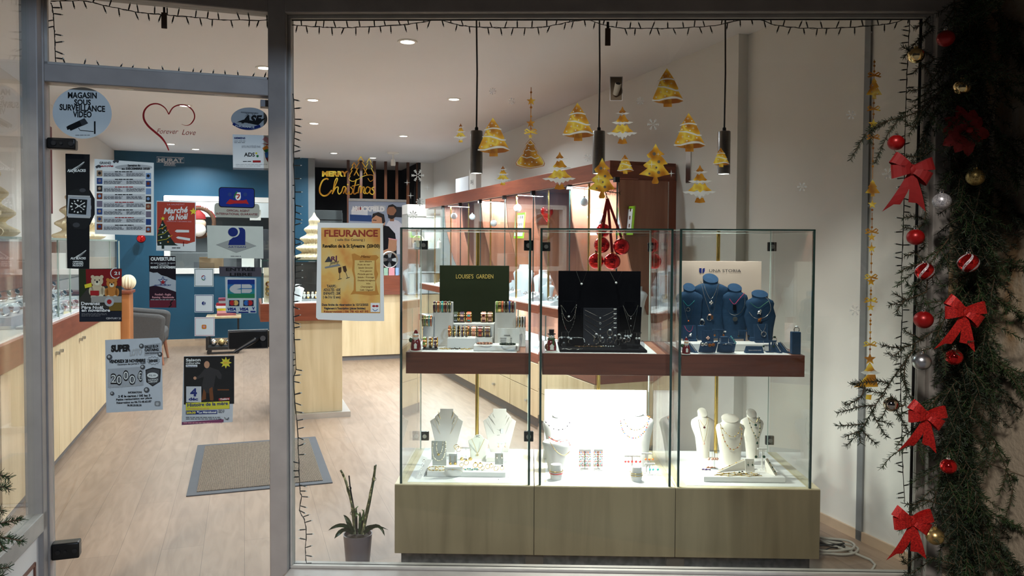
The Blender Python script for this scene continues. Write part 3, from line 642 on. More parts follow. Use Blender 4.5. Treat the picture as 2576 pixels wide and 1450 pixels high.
for pls in ([[(-40, 1190), (0, 1195), (25, 1205)], [(-30, 1240), (5, 1225), (22, 1232)], [(-20, 1290), (0, 1285), (8, 1290)]], [[(-40, 1330), (10, 1315), (52, 1308)], [(-40, 1345), (20, 1355), (56, 1362)], [(-20, 1330), (5, 1375), (10, 1385)]], [[(-40, 1420), (0, 1430), (22, 1428)], [(-30, 1440), (0, 1450), (10, 1448)]]):
    nb, wb_ = MB(), MB()
    for pl in pls:
        P = [hit(x, y, Vector((0, 1, 0)), 2.05) for x, y in smooth(pl, 3)]; needles(nb, P, r2, 1300, 0.018); wb_.tube(P, 0.002, 5)
    o = nb.build('fir_branch', M_FIR, gl, smooth=0); wb_.build('twig', M_TWIG, o)
M_BRED = mat('matte_red_bauble', srgb(150, 14, 16), 0.35, 0.3, var=0.05); M_SRED = mat('shiny_red_bauble', (0.62, 0.02, 0.02), 0.06, 0.85, var=0.04)
M_BGOLD = mat('matte_gold_bauble', (0.50, 0.37, 0.16), 0.32, 0.9, var=0.04); M_SGOLD = mat('shiny_gold_bauble', (0.80, 0.62, 0.30), 0.05, 1.0, var=0.03)
M_GGOLD = ramp_mat('glitter_gold_bauble', [(0.3, srgb(120, 100, 55)), (0.7, srgb(190, 170, 110))], 200, 0.35, 0.7, glitter=260)
M_GSILV = ramp_mat('glitter_silver_bauble', [(0.3, srgb(150, 150, 158)), (0.7, srgb(225, 225, 230))], 200, 0.35, 0.5, glitter=260)
M_BSILV = mat('matte_silver_bauble', (0.50, 0.52, 0.55), 0.3, 0.95, var=0.03); M_GRED = ramp_mat('glitter_red_ribbon', [(0.35, srgb(150, 12, 12)), (0.65, srgb(205, 34, 28))], 260, 0.55, 0.25, glitter=320)
M_DRED = mat('red_velvet_ribbon', srgb(135, 14, 16), 0.7, var=0.1, scale=40); M_STRIPE = ramp_mat('silver_glitter_band', [(0.3, srgb(150, 140, 145)), (0.7, srgb(220, 215, 220))], 240, 0.5, 0.2)
def bauble(x, y, r, m, lb, v=2.97, stripe=False):
    P = hit(x, y, WN, v); R = r / FPX * v; o = thing('bauble', lb, 'bauble', P, PH, 'baubles on the fir garland')
    MB().sphere((0, 0, 0), R, 24, 16, sz=0.94).build('ball', m, o)
    MB().lathe([(R * 0.24, R * 0.88), (R * 0.24, R * 1.1), (R * 0.1, R * 1.14)], 12).build('cap', M_SILVER if m not in (M_SGOLD, M_BGOLD, M_GGOLD) else M_GOLD, o)
    MB().ring((0, 0, R * 1.26), R * 0.13, 0.0008, 'y', 12, 5).build('hook', M_SILVER, o)
    if stripe:
        for k in range(5):
            q = MB(); L, Rr = [], []
            for i in range(17):
                la = -1.2 + 2.4 * i / 16; lo = k * 2 * pi / 5 + la * 0.75 + 0.35
                for s_, arr in ((-0.16, L), (0.16, Rr)):
                    arr.append((R * 1.012 * cos(la) * cos(lo + s_), R * 1.012 * cos(la) * sin(lo + s_), R * 0.955 * sin(la)))
            for i in range(16): q.ngon([L[i], Rr[i], Rr[i + 1], L[i + 1]])
            q.build('stripe', M_STRIPE, o)
    return o
for a in ((2379, 97, 21, M_BRED, 'matte red bauble highest on the garland'), (2304, 140, 20, M_SGOLD, 'mirror gold bauble hanging at the top left edge of the garland'), (2420, 220, 21, M_SGOLD, 'mirror gold bauble above the red flower'),
          (2254, 359, 20, M_BRED, 'matte red bauble hanging from the branch that reaches over the glass, above a bow'), (2454, 446, 22, M_GGOLD, 'glittery gold bauble below the red flower'), (2369, 507, 22, M_GSILV, 'glittery white bauble right of the topmost bow'),
          (2303, 597, 21, M_BRED, 'matte red bauble half hidden by fir needles'), (2323, 805, 23, M_BRED, 'matte red bauble directly above the matte silver one'), (2318, 910, 23, M_BSILV, 'matte silver bauble on the left edge of the garland'),
          (2400, 899, 21, M_SRED, 'shiny red bauble directly below the middle bow'), (2242, 1018, 19, mat('shiny_bronze_bauble', (0.62, 0.55, 0.46), 0.05, 1.0, var=0.03), 'mirror bronze bauble hanging from the low branch over the glass'), (2386, 1174, 20, M_SRED, 'shiny red bauble low on the garland, between two bows'), (2352, 1350, 22, M_BGOLD, 'satin gold bauble beside the lowest bow')):
    bauble(*a)
bauble(2326, 683, 23, M_SRED, 'shiny red bauble with silver swirls on the left edge of the garland', stripe=True); bauble(2436, 662, 25, M_SRED, 'shiny red bauble with silver swirls towards the stone pier', stripe=True)
def bow(x, y, sc, m, lb, rot=0.0, v=2.93):
    o = thing('bow', lb, 'bow', None, 0, 'red bows on the garland', M=MF(hit(x, y, WN, v), PH) @ Matrix.Rotation(rot, 4, 'Y') @ Matrix.Scale(sc, 4))
    MB().sphere((0, -0.004, 0), 0.017, 12, 8, sx=0.9, sy=0.7, sz=1.0).build('knot', m, o)
    for (sx, ang, ln, w_) in ((-1, 0.55, 0.066, 0.036), (-1, -0.15, 0.058, 0.040), (1, 0.35, 0.066, 0.038), (1, -0.45, 0.060, 0.040)):
        q = MB(); q.at(Matrix.Rotation(-sx * ang, 4, 'Y')); N = 14; rows = []
        for i in range(N + 1):
            t = 2 * pi * i / N; xx = sx * ln * (0.5 - 0.5 * cos(t)); yy = -0.004 - 0.017 * sin(t); ww = w_ * (0.42 + 0.58 * (0.5 - 0.5 * cos(t)))
            rows.append(((xx, yy, -ww / 2), (xx, yy, ww / 2)))
        for a_, b_ in zip(rows, rows[1:]): q.ngon([a_[0], b_[0], b_[1], a_[1]])
        q.build('loop', m, o, smooth=60)
    for (sx, x1) in ((-1, -0.052), (1, 0.022)):
        q = MB(); w_ = 0.019; rows = []
        for i in range(6):
            t = i / 5; cx_ = x1 * t; ww = w_ * (0.6 + 0.75 * t); rows.append(((cx_ - ww, -0.006 - 0.008 * sin(t * 3), -0.012 - 0.098 * t + 0.016 * sx * t), (cx_ + ww, -0.006 - 0.008 * sin(t * 3), -0.012 - 0.098 * t - 0.008 * sx * t)))
        for a_, b_ in zip(rows[:-1], rows[1:-1]): q.ngon([a_[0], a_[1], b_[1], b_[0]])
        a_, b_ = rows[-2], rows[-1]; mid = tuple((a_[0][i] * .5 + a_[1][i] * .5) * 0.55 + (b_[0][i] + b_[1][i]) * .5 * 0.45 for i in range(3)); q.add([a_[0], a_[1], b_[1], mid, b_[0]], [(0, 1, 3), (0, 3, 4), (1, 2, 3)])
        q.build('tail', m, o, smooth=60)
    return o
bow(2291, 428, 1.28, M_DRED, 'dark red velvet bow, topmost of the four on the garland', 0.05)
bow(2424, 785, 1.22, M_GRED, 'glittery red bow in the middle of the garland, right of the matte red bauble', 0.12); bow(2329, 1046, 1.15, M_GRED, 'glittery red bow just below the low branch', 0.12); bow(2293, 1311, 1.2, M_GRED, 'glittery red bow at the foot of the garland', 0.02)
pf = thing('poinsettia', 'large dark red fabric flower tucked into the garland', 'artificial flower', hit(2428, 330, WN, 2.95), PH)
rp = random.Random(2)
M_PET = mat('red_petal', srgb(120, 10, 14), 0.7, var=0.2, scale=30)
for ring_, (n_, L_, tilt) in enumerate(((10, 0.092, 0.12), (9, 0.075, 0.4), (7, 0.052, 0.75))):
    for k in range(n_):
        a_ = 2 * pi * (k + ring_ * 0.4) / n_ + rp.uniform(-0.15, 0.15); q = MB(); Lk = L_ * rp.uniform(0.85, 1.1); q.at(Matrix.Rotation(a_, 4, 'Y') @ Matrix.Rotation(tilt, 4, 'Z'))
        rows = [(0.004, 0.0), (0.017, 0.3), (0.024, 0.6), (0.016, 0.85), (0.001, 1.0)]
        R_ = [((Lk * t, -0.012 * sin(t * pi) , -w_), (Lk * t, -0.018 * sin(t * pi) + 0.006, 0), (Lk * t, -0.012 * sin(t * pi), w_)) for w_, t in rows]
        for r0, r1 in zip(R_, R_[1:]):
            for i in range(2): q.ngon([r0[i], r0[i + 1], r1[i + 1], r1[i]])
        q.build('petal', M_PET, pf, smooth=60)
MB().sphere((0, -0.03, 0), 0.012, 10, 6).build('flower_centre', M_DRED, pf)
# ================================================================== window film: golden trees, snowflakes, lettering
def film(name, stops, scale, alpha_back=0.45):
    m = ramp_mat(name, stops, scale, 0.45, 0.0, 0.5); nt = m.node_tree; b = nt.nodes['Principled BSDF']
    tl = nt.nodes.new('ShaderNodeBsdfTranslucent'); mx = nt.nodes.new('ShaderNodeMixShader'); mx.inputs[0].default_value = alpha_back
    src = b.inputs['Base Color'].links[0].from_socket; nt.links.new(src, tl.inputs[0])
    out = [n for n in nt.nodes if n.type == 'OUTPUT_MATERIAL'][0]
    nt.links.new(b.outputs[0], mx.inputs[1]); nt.links.new(tl.outputs[0], mx.inputs[2]); nt.links.new(mx.outputs[0], out.inputs[0]); return m
F_GOLD = film('gold_print_film', [(0.34, srgb(178, 112, 26)), (0.5, srgb(228, 170, 48)), (0.62, srgb(250, 226, 96)), (0.72, srgb(214, 156, 40))], 22)
F_BROWN = film('brown_gold_print_film', [(0.35, srgb(150, 84, 22)), (0.65, srgb(196, 132, 40))], 26)
F_WHITE = film('white_print_film', [(0.3, srgb(225, 225, 222)), (0.7, srgb(245, 245, 245))], 20)
F_SNOW = film('silver_snow_film', [(0.3, srgb(205, 206, 208)), (0.7, srgb(235, 236, 238))], 30)
F_FAINT = tint_film('faint_silver_film', srgb(205, 207, 212), 0.4)
LW = -0.0125
def ub(x0, y0, x1, y1): return lambda p: (x0 + (x1 - x0) * p[0], y0 + (y1 - y0) * p[1])
def sparkle(s, x, y, r, m, layer):
    s.poly([(x, y - r), (x + r * .12, y - r * .12), (x + r, y), (x + r * .12, y + r * .12), (x, y + r), (x - r * .12, y + r * .12), (x - r, y), (x - r * .12, y - r * .12)], m, layer)
def tree_swirl(x0, y0, x1, y1, lb):
    s = win_sheet((x0 + x1) / 2, (y0 + y1) / 2, LW); B = ub(x0, y0, x1, y1); W_ = x1 - x0; P = lambda *q: [B(p) for p in q]
    s.poly(P((.35, .80), (.61, .80), (.62, 1), (.35, 1)), F_GOLD, 3)
    s.poly(P((.02, .855), (.25, .84), (.5, .80), (.75, .78), (.92, .81), (1, .845), (.85, .895), (.5, .925), (.2, .90)), F_BROWN, 2)
    s.poly(P((.46, 0), (.69, .275), (.58, .255), (.45, .25), (.32, .268), (.22, .305)), F_GOLD, 2)
    s.poly(P((.235, .335), (.33, .305), (.46, .29), (.60, .295), (.71, .32), (.835, .525), (.81, .555), (.74, .555), (.58, .505), (.38, .465), (.175, .465)), F_GOLD, 2)
    s.poly(P((.165, .49), (.38, .505), (.58, .55), (.74, .595), (.84, .60), (.975, .79), (.86, .745), (.72, .725), (.55, .73), (.36, .77), (.18, .81), (.05, .815), (0, .785), (.03, .73)), F_GOLD, 2)
    w = W_ * 0.055
    s.line(P((.17, .325), (.30, .285), (.46, .268), (.60, .272), (.73, .305)), [w * .3, w, w, w, w * .6], F_WHITE, 1)
    s.line(P((.12, .49), (.38, .485), (.58, .528), (.74, .578), (.88, .575)), [w * .3, w, w, w * 1.1, w * .5], F_WHITE, 1)
    s.line(P((-.02, .83), (.2, .835), (.40, .79), (.62, .755), (.80, .765), (1, .835)), [w * .8, w * .8, w * 1.1, w * 1.2, w, w * .3], F_WHITE, 4)
    if W_ > 50:
        for q in ((.33, .235), (.56, .205), (.37, .345), (.50, .455), (.24, .425), (.46, .605), (.72, .645), (.11, .75), (.40, .72)): s.disc(*B(q), W_ * .024, F_WHITE, 5, n=12)
        for q in ((.43, .15), (.60, .395), (.26, .62)): sparkle(s, *B(q), W_ * .055, F_WHITE, 5)
    else:
        for q in ((.40, .2), (.55, .42), (.3, .62), (.72, .65)): s.disc(*B(q), W_ * .03, F_WHITE, 5, n=8)
    return s.decal('tree_decal', lb, 'window sticker', 'golden tree decals on the big window')
def tree_snow(x0, y0, x1, y1, lb):
    s = win_sheet((x0 + x1) / 2, (y0 + y1) / 2, LW); B = ub(x0, y0, x1, y1); P = lambda *q: [B(p) for p in q]
    s.poly(P((.30, .185), (.42, .165), (.52, .205), (.62, .165), (.76, .18), (.64, .215), (.56, .20), (.52, .235), (.46, .205)), F_WHITE, 1)
    s.poly(P((.17, .425), (.33, .40), (.43, .43), (.52, .39), (.61, .42), (.70, .395), (.88, .42), (.74, .465), (.62, .45), (.52, .50), (.42, .46), (.32, .475)), F_WHITE, 1)
    s.poly(P((0, .705), (.20, .68), (.36, .71), (.52, .66), (.68, .70), (.80, .675), (1, .70), (.90, .745), (.82, .735), (.76, .79), (.69, .765), (.63, .83), (.57, .80), (.52, .885), (.46, .80), (.40, .83), (.34, .765), (.26, .785), (.20, .735), (.10, .75)), F_WHITE, 1)
    s.poly(P((.52, 0), (.57, .09), (.64, .155), (.58, .18), (.52, .165), (.46, .185), (.40, .165), (.48, .08)), F_BROWN, 2)
    s.poly(P((.44, .235), (.50, .265), (.54, .225), (.60, .235), (.66, .33), (.74, .395), (.68, .42), (.60, .405), (.52, .425), (.44, .40), (.36, .42), (.32, .39), (.40, .31)), F_GOLD, 2)
    s.poly(P((.36, .48), (.44, .52), (.52, .465), (.60, .52), (.67, .475), (.74, .58), (.88, .675), (.72, .69), (.62, .66), (.53, .72), (.44, .66), (.34, .70), (.16, .68), (.29, .58)), F_GOLD, 2)
    s.poly(P((.42, .86), (.47, .855), (.52, .90), (.57, .855), (.62, .86), (.68, .98), (.52, 1.0), (.36, .98)), F_GOLD, 2)
    return s.decal('tree_decal', lb, 'window sticker', 'golden tree decals on the big window')
def tree_holed(x0, y0, x1, y1, lb, sp=True):
    s = win_sheet((x0 + x1) / 2, (y0 + y1) / 2, LW); B = ub(x0, y0, x1, y1); P = lambda *q: [B(p) for p in q]
    R = [(.54, 0), (.58, .07), (.66, .17), (.83, .275), (.70, .30), (.80, .38), (.93, .51), (.78, .53), (.83, .61), (1, .77), (.84, .79), (.66, .83), (.59, .84), (.64, .96), (.60, 1.0), (.44, 1.0), (.41, .96), (.48, .84), (.20, .79), (0, .77), (.22, .65), (.28, .61), (.20, .59), (.14, .535), (.32, .43), (.40, .37), (.30, .355), (.25, .285), (.42, .17), (.50, .06)]
    s.poly(P(*R), F_GOLD, 1)
    for (x, y, r) in ((.49, .26, .055), (.64, .455, .048), (.56, .60, .033), (.635, .72, .05), (.34, .75, .034)): s.disc(*B((x, y)), r * (x1 - x0), mat('decal_hole_grey', srgb(96, 86, 76), 0.6), 2, n=16)
    for (x, y, r) in ((.62, .27, .07), (.41, .52, .13)): sparkle(s, *B((x, y)), r * (x1 - x0), F_WHITE, 3)
    return s.decal('tree_decal', lb, 'window sticker', 'golden tree decals on the big window')
tree_swirl(1203, 295, 1282, 393, 'golden swirl tree decal overlapping the first pendant lamp'); tree_swirl(1417, 257, 1495, 354, 'golden swirl tree decal left of the second pendant lamp')
tree_swirl(1643, 170, 1721, 268, 'golden swirl tree decal highest of all, right of the wall pipe'); tree_swirl(1698, 283, 1776, 381, 'golden swirl tree decal between the topmost tree and the third pendant lamp')
tree_swirl(1554, 388, 1595, 437, 'small golden swirl tree decal on the cherry fascia'); tree_swirl(1796, 371, 1837, 420, 'small golden swirl tree decal in front of the third pendant lamp')
tree_snow(1526, 266, 1604, 362, 'snow-capped golden tree decal below the wall pipe'); tree_snow(1364, 381, 1449, 477, 'snow-capped golden tree decal across the cherry fascia, left of the drilled tree')
tree_snow(1718, 414, 1803, 511, 'snow-capped golden tree decal against the white wall beside the cherry unit'); tree_snow(1140, 309, 1175, 358, 'small snow-capped golden tree decal left of the first pendant lamp'); tree_snow(1242, 416, 1286, 466, 'small snow-capped golden tree decal above the left glass case')
tree_holed(1478, 396, 1548, 499, 'drilled golden tree decal hanging below the second pendant lamp'); tree_holed(1608, 360, 1687, 462, 'drilled golden tree decal on the cherry fascia corner')
def star5(s, x, y, r, m, layer=2, k=0.42):
    s.poly([(x + (r if i % 2 == 0 else r * k) * sin(pi * i / 5), y - (r if i % 2 == 0 else r * k) * cos(pi * i / 5)) for i in range(10)], m, layer)
def bowtie(s, x, y, w, m, layer=2):
    for sg in (-1, 1):
        s.line([(x, y), (x + sg * w * .3, y - w * .2), (x + sg * w * .42, y - w * .12), (x + sg * w * .3, y + .02 * w), (x, y + .03 * w)], w * .09, m, layer); s.poly([(x, y), (x + sg * w * .5, y + w * .08), (x + sg * w * .42, y + w * .16), (x, y + w * .06)], m, layer)
s = win_sheet(1335, 330, LW)
s.line([(1336, 218), (1335, 340)], 1.8, F_BROWN, 1); star5(s, 1336, 253, 12, F_GOLD); star5(s, 1335, 309, 12, F_GOLD); star5(s, 1334, 342, 7, F_GOLD)
for y, r in ((231, 2.8), (269, 3.2), (292, 2.6), (323, 2.8)): s.disc(1336, y, r, F_BROWN, 2, n=10)
bowtie(s, 1335, 331, 35, F_GOLD, 3)
O = [(1334, 348), (1346, 362), (1345, 367), (1353, 380), (1352, 385), (1364, 397), (1371, 410), (1369, 417), (1357, 420), (1345, 422), (1334, 424), (1322, 422), (1310, 419), (1299, 415), (1297, 409), (1305, 397), (1316, 385), (1315, 380), (1323, 367), (1322, 362)]
s.poly(O, F_BROWN, 1); c0 = (1334, 390); sh = lambda k: [(c0[0] + (x - c0[0]) * k, c0[1] + (y - c0[1]) * k) for x, y in O]
s.poly(sh(0.95), F_WHITE, 2); s.poly(sh(0.90), F_GOLD, 3)
s.line([(1328, 361), (1334, 364), (1340, 362)], 2, F_WHITE, 4); s.line([(1322, 379), (1330, 376), (1338, 380), (1347, 379)], 2, F_WHITE, 4); s.line([(1312, 393), (1325, 397), (1336, 394), (1346, 399), (1356, 395)], 2.4, F_WHITE, 4)
for x, y in ((1330, 371), (1322, 389), (1346, 388), (1310, 410), (1321, 411), (1338, 407), (1350, 408), (1331, 413)): s.disc(x, y, 1.7, F_WHITE, 4, n=8)
s.decal('hanging_tree_decal', 'golden hanging gingerbread tree decal on a chain of stars and a bow', 'window sticker')
# long vertical garland decal
s = win_sheet(2200, 500, LW)
def vx(y): return 2203 - (y - 148) * 13 / 850
for y0, y1 in ((148, 195), (248, 300), (338, 450), (492, 510), (535, 600), (610, 690), (722, 770), (800, 895)): s.line([(vx(y0), y0), (vx(y1), y1)], 1.6, F_BROWN, 1)
for y in (154, 164, 178, 258, 286, 362, 372, 405, 418, 528, 551, 572, 640, 663, 685, 732, 741, 755, 793, 808, 817, 853, 880): s.disc(vx(y), y, 3.0, F_BROWN, 2, n=10)
for y in (188, 273, 345, 583, 698, 757, 868): bowtie(s, vx(y), y, 36, F_GOLD, 3)
for y, r in ((311, 14), (514, 12), (597, 11), (625, 12), (709, 12), (774, 11), (837, 5), (905, 16)): star5(s, vx(y), y, r, F_GOLD)
def minitree(x, y, w, h):
    s.poly([(x, y), (x + w * .18, y + h * .2), (x + w * .12, y + h * .2), (x + w * .32, y + h * .45), (x + w * .22, y + h * .46), (x + w * .5, y + h * .8), (x + w * .12, y + h * .82), (x + w * .14, y + h), (x - w * .12, y + h), (x - w * .1, y + h * .82), (x - w * .5, y + h * .8), (x - w * .22, y + h * .46), (x - w * .32, y + h * .45), (x - w * .12, y + h * .2), (x - w * .18, y + h * .2)], F_GOLD, 3)
minitree(vx(215), 194, 40, 54); minitree(vx(470), 452, 38, 42)
for q in ((-4, 20), (6, 28), (-6, 36), (8, 40)): s.disc(vx(215) + q[0], 194 + q[1], 1.6, F_WHITE, 4, n=8)
s.poly([(2191, 912), (2203, 932), (2209, 936), (2175, 936), (2180, 931)], F_GOLD, 3); s.poly([(2167, 938), (2180, 934), (2190, 938), (2202, 933), (2218, 940), (2205, 944), (2192, 941), (2178, 944)], F_WHITE, 4)
s.poly([(2185, 944), (2205, 944), (2212, 975), (2150, 976), (2172, 958)], F_GOLD, 3); s.poly([(2182, 995), (2196, 995), (2194, 1008), (2180, 1006)], F_GOLD, 3)
s.decal('garland_decal', 'tall golden decal of stars, bows and trees strung beside the fir garland', 'window sticker')
def flake(x, y, r, m, lb, kind='snowflake'):
    s = win_sheet(x, y, LW)
    if kind == 'star': sparkle(s, x, y, r, m, 1); sparkle(s, x, y, r * .55, m, 2)
    else:
        for k in range(8 if r < 12 else 6):
            a = 2 * pi * k / (8 if r < 12 else 6); ca, sa = cos(a), sin(a); s.line([(x + r * .15 * ca, y + r * .15 * sa), (x + r * ca, y + r * sa)], r * .13, m, 1)
            for t in (.5, .75):
                for sg in (-.7, .7): s.line([(x + r * t * ca, y + r * t * sa), (x + r * t * ca + r * .28 * cos(a + sg), y + r * t * sa + r * .28 * sin(a + sg))], r * .1, m, 1)
    return s.decal(kind + '_decal', lb, 'window sticker', 'silver snow decals on the big window')
for a in ((1239, 228, 9, F_FAINT, 'faint silver snowflake decal at the upper left, right of the first pendant cable'), (1287, 253, 9, F_FAINT, 'faint snowflake decal left of the hanging star chain'), (1050, 441, 16, F_SNOW, 'white snowflake decal before the dark stair bay, the largest'), (1038, 541, 11, F_SNOW, 'white snowflake decal at the corner of the advertising banner'), (1055, 508, 10, F_SNOW, 'small white snowflake decal just left of the cherry fascia end'),
          (1644, 312, 15, F_FAINT, 'faint big snowflake decal between two swirl trees on the white wall'), (1479, 396, 10, F_FAINT, 'faint snowflake decal left of the second pendant shade'), (1612, 253, 10, F_FAINT, 'faint small snowflake decal right of the wall pipe'), (2144, 288, 12, F_FAINT, 'silver snowflake decal left of the tall star chain, the higher one'), (2154, 782, 14, F_FAINT, 'silver snowflake decal left of the tall star chain, the lower one'), (2237, 437, 15, F_FAINT, 'faint snowflake decal left of the velvet bow'), (2020, 470, 12, F_FAINT, 'barely visible snowflake decal alone on the white wall')): flake(*a)
for a in ((1023, 459, 8, F_SNOW, 'four-point star decal above the banner top'), (1032, 492, 9, F_SNOW, 'four-point star decal at the banner edge, below the biggest snowflake'), (1074, 471, 9, F_SNOW, 'four-point star decal above the far end of the fascia'), (1690, 436, 10, F_SNOW, 'four-point star decal on the cherry panel beside the drilled tree')): flake(*a, kind='star')
s = win_sheet(870, 450, LW)
s.text('MERRY', 808, 874, 443, 13, F_GOLD, 1, bold=0.06)
# flowing script built from strokes
def stroke(pts, w, layer=1, m=F_GOLD): s.line(smooth(pts, 5), w * .78, m, layer)
stroke([(824, 452), (820, 449), (810, 454), (803, 470), (803, 484), (811, 492), (822, 490), (833, 478)], 5)
stroke([(834, 488), (840, 470), (847, 452), (845, 448), (840, 458), (835, 486)], 3.4); stroke([(836, 484), (843, 472), (849, 471), (848, 482), (852, 488), (858, 482)], 3.6)
stroke([(858, 482), (862, 470), (868, 472), (862, 487)], 3.6); stroke([(870, 472), (868, 484), (872, 488), (878, 482)], 3.6); stroke([(880, 470), (886, 478), (882, 488), (874, 486)], 3.6); s.disc(873, 464, 2.2, F_GOLD, 1, n=10)
stroke([(895, 450), (888, 480), (890, 488), (897, 484)], 3.8); stroke([(884, 468), (902, 464)], 2.6)
stroke([(899, 486), (902, 470), (907, 470), (906, 486)], 3.4); stroke([(907, 484), (911, 471), (915, 472), (913, 484), (918, 487)], 3.4); stroke([(930, 473), (922, 470), (917, 480), (922, 487), (929, 480), (930, 472), (929, 484), (933, 488)], 3.4); stroke([(940, 470), (934, 474), (940, 482), (936, 489), (929, 486)], 3.4)
stroke([(880, 442), (876, 450), (886, 456), (900, 450), (915, 442), (935, 440), (938, 450), (930, 456), (924, 448)], 2.2)
def fir_outline(x, y, w, h, lw):
    s.line([(x, y), (x + w * .22, y + h * .28), (x + w * .1, y + h * .3), (x + w * .34, y + h * .58), (x + w * .2, y + h * .6), (x + w * .5, y + h)], lw, F_GOLD, 1); s.line([(x, y), (x - w * .22, y + h * .28), (x - w * .1, y + h * .3), (x - w * .34, y + h * .58), (x - w * .2, y + h * .6), (x - w * .5, y + h)], lw, F_GOLD, 1)
fir_outline(889, 408, 24, 34, 2.4); fir_outline(906, 393, 34, 48, 2.4); fir_outline(927, 398, 26, 40, 2.0)
s.decal('lettering_decal', 'golden festive script lettering with three fir outlines', 'window sticker')
# ================================================================== stickers and posters on the glass door
K_ = flat('ink_black', 22, 22, 26); WH = flat('ink_white', 225, 225, 228); GR = flat('ink_grey', 130, 130, 136); LG = flat('ink_light_grey', 178, 178, 184); RD = flat('ink_red', 165, 36, 40); NV = flat('ink_navy', 24, 40, 110); BL = flat('ink_blue', 44, 96, 168); GN = flat('ink_green', 40, 110, 60); YE = flat('ink_yellow', 226, 206, 60); OR = flat('ink_orange', 214, 130, 50); PK = flat('ink_pink', 214, 150, 160); BR = flat('ink_brown', 110, 62, 30); DG = flat('ink_dark_grey', 66, 66, 72); SK = flat('ink_skin', 190, 140, 112); DR = flat('ink_dark_red', 104, 20, 26); TN = flat('ink_tan', 200, 160, 96); CRM = flat('ink_cream', 226, 214, 190)
LD = -0.0135
s = door_sheet(205, 283, LD)
s.text('MAGASIN', 169, 242, 245, 15, K_, 2, .03, dy=1); s.text('SOUS', 185, 227, 262, 14, K_, 2, .03, dy=1); s.text('SURVEILLANCE', 148, 263, 275, 15, K_, 2, .03, dy=5); s.text('VIDEO', 182, 229, 293, 15, K_, 2, .03, dy=1)
s.poly([(168, 316), (211, 296), (220, 309), (176, 328)], K_, 2); s.poly([(198, 302), (211, 296), (220, 309), (205, 316)], DG, 3); s.poly([(165, 318), (172, 315), (175, 323), (168, 326)], K_, 2); s.line([(196, 321), (200, 327), (234, 330)], 1.6, K_, 2); s.rect(235, 304, 239, 336, K_, 2); s.lines(188, 226, 339, 340, 1, GR, 2, 1.6)
s.finish('security_sticker', 'round white sticker with a camera pictogram, at the top left of the door', 'sticker', M_PAPER, [(205 + 75 * cos(2 * pi * i / 40), 283 + 65 * sin(2 * pi * i / 40) + 0.03 * 75 * cos(2 * pi * i / 40)) for i in range(40)])
s = door_sheet(425, 315, LD)
s.line(smooth([(424, 287), (414, 270), (396, 260), (376, 263), (362, 278), (361, 298), (372, 316), (390, 332), (405, 345), (416, 360), (424, 378)], 4), [2.2 + 3.0 * min(1, i / 20) * (1 - max(0, i - 32) / 10) for i in range(41)], RD, 1)
s.line(smooth([(424, 286), (434, 270), (450, 263), (470, 265), (485, 278), (489, 295), (480, 310), (468, 315), (456, 311)], 4), [3.2] * 24 + [2.6, 2.2, 1.8, 1.5, 1.2, 1.0, .8, .7, .6], RD, 1)
s.text('Forever', 393, 448, 335, 13, flat('ink_rust', 168, 84, 80), 2, 0.0, .35, dy=1); s.text('Love', 457, 492, 338, 14, flat('ink_rust', 168, 84, 80), 2, 0.0, .35, dy=1)
s.decal('heart_decal', 'red outline heart decal with flowing script, high on the door', 'sticker')
s = door_sheet(627, 298, LD)
s.text('XV', 615, 645, 292, 11, GR, 2, 0.0); s.line([(606, 281), (650, 284)], 3, GR, 2); s.text('ASF', 607, 660, 308, 19, K_, 3, .05, .3); s.poly([(596, 306), (622, 308), (650, 314), (668, 296), (640, 303), (612, 300)], K_, 2); s.line(smooth([(586, 310), (604, 319), (630, 322), (655, 316)], 4), 7, NV, 2); s.text('FLEURANCE', 592, 640, 318, 5, WH, 4, .02, dy=4)
s.finish('club_sticker', 'small oval rugby club sticker at the top right of the door', 'sticker', LG, [(627 + 46 * cos(2 * pi * i / 36), 298 + 29 * sin(2 * pi * i / 36)) for i in range(36)])
s = door_sheet(632, 382, LD)
s.text('SIEMENS', 589, 617, 349, 5, NV, 2, .03); s.lines(589, 620, 354, 358, 2, GR, 2, 1.2); s.text('SITE PROT\u00c9G\u00c9 PAR', 608, 656, 371, 5.5, LG, 2); s.text('ADS', 614, 641, 393, 10, K_, 2, .02); s.rect(636, 403, 656, 408, RD, 2); s.lines(611, 634, 405.5, 405.5, 1, K_, 2, 1.6)
for pts, c in (([(660, 350), (668, 342), (678, 348), (676, 362)], PK), ([(658, 360), (676, 362), (678, 348), (679, 366)], RD), ([(660, 372), (672, 364), (676, 372), (664, 378)], OR), ([(662, 376), (676, 374), (672, 388)], GN), ([(666, 384), (676, 380), (674, 398), (668, 396)], BL), ([(668, 396), (675, 394), (674, 408)], DR)): s.poly(pts, c, 2)
s.disc(645, 385, 2.5, YE, 2); s.disc(648, 392, 3, GN, 2); s.lines(593, 676, 413, 417, 2, LG, 2, 1); s.rect(586, 421, 679, 426, GR, 2, dy=2)
s.finish('alarm_sticker', 'square alarm company sticker with coloured ribbon, below the oval club sticker', 'sticker', M_PAPER, [(585, 337), (678, 340), (679, 428), (586, 424)])
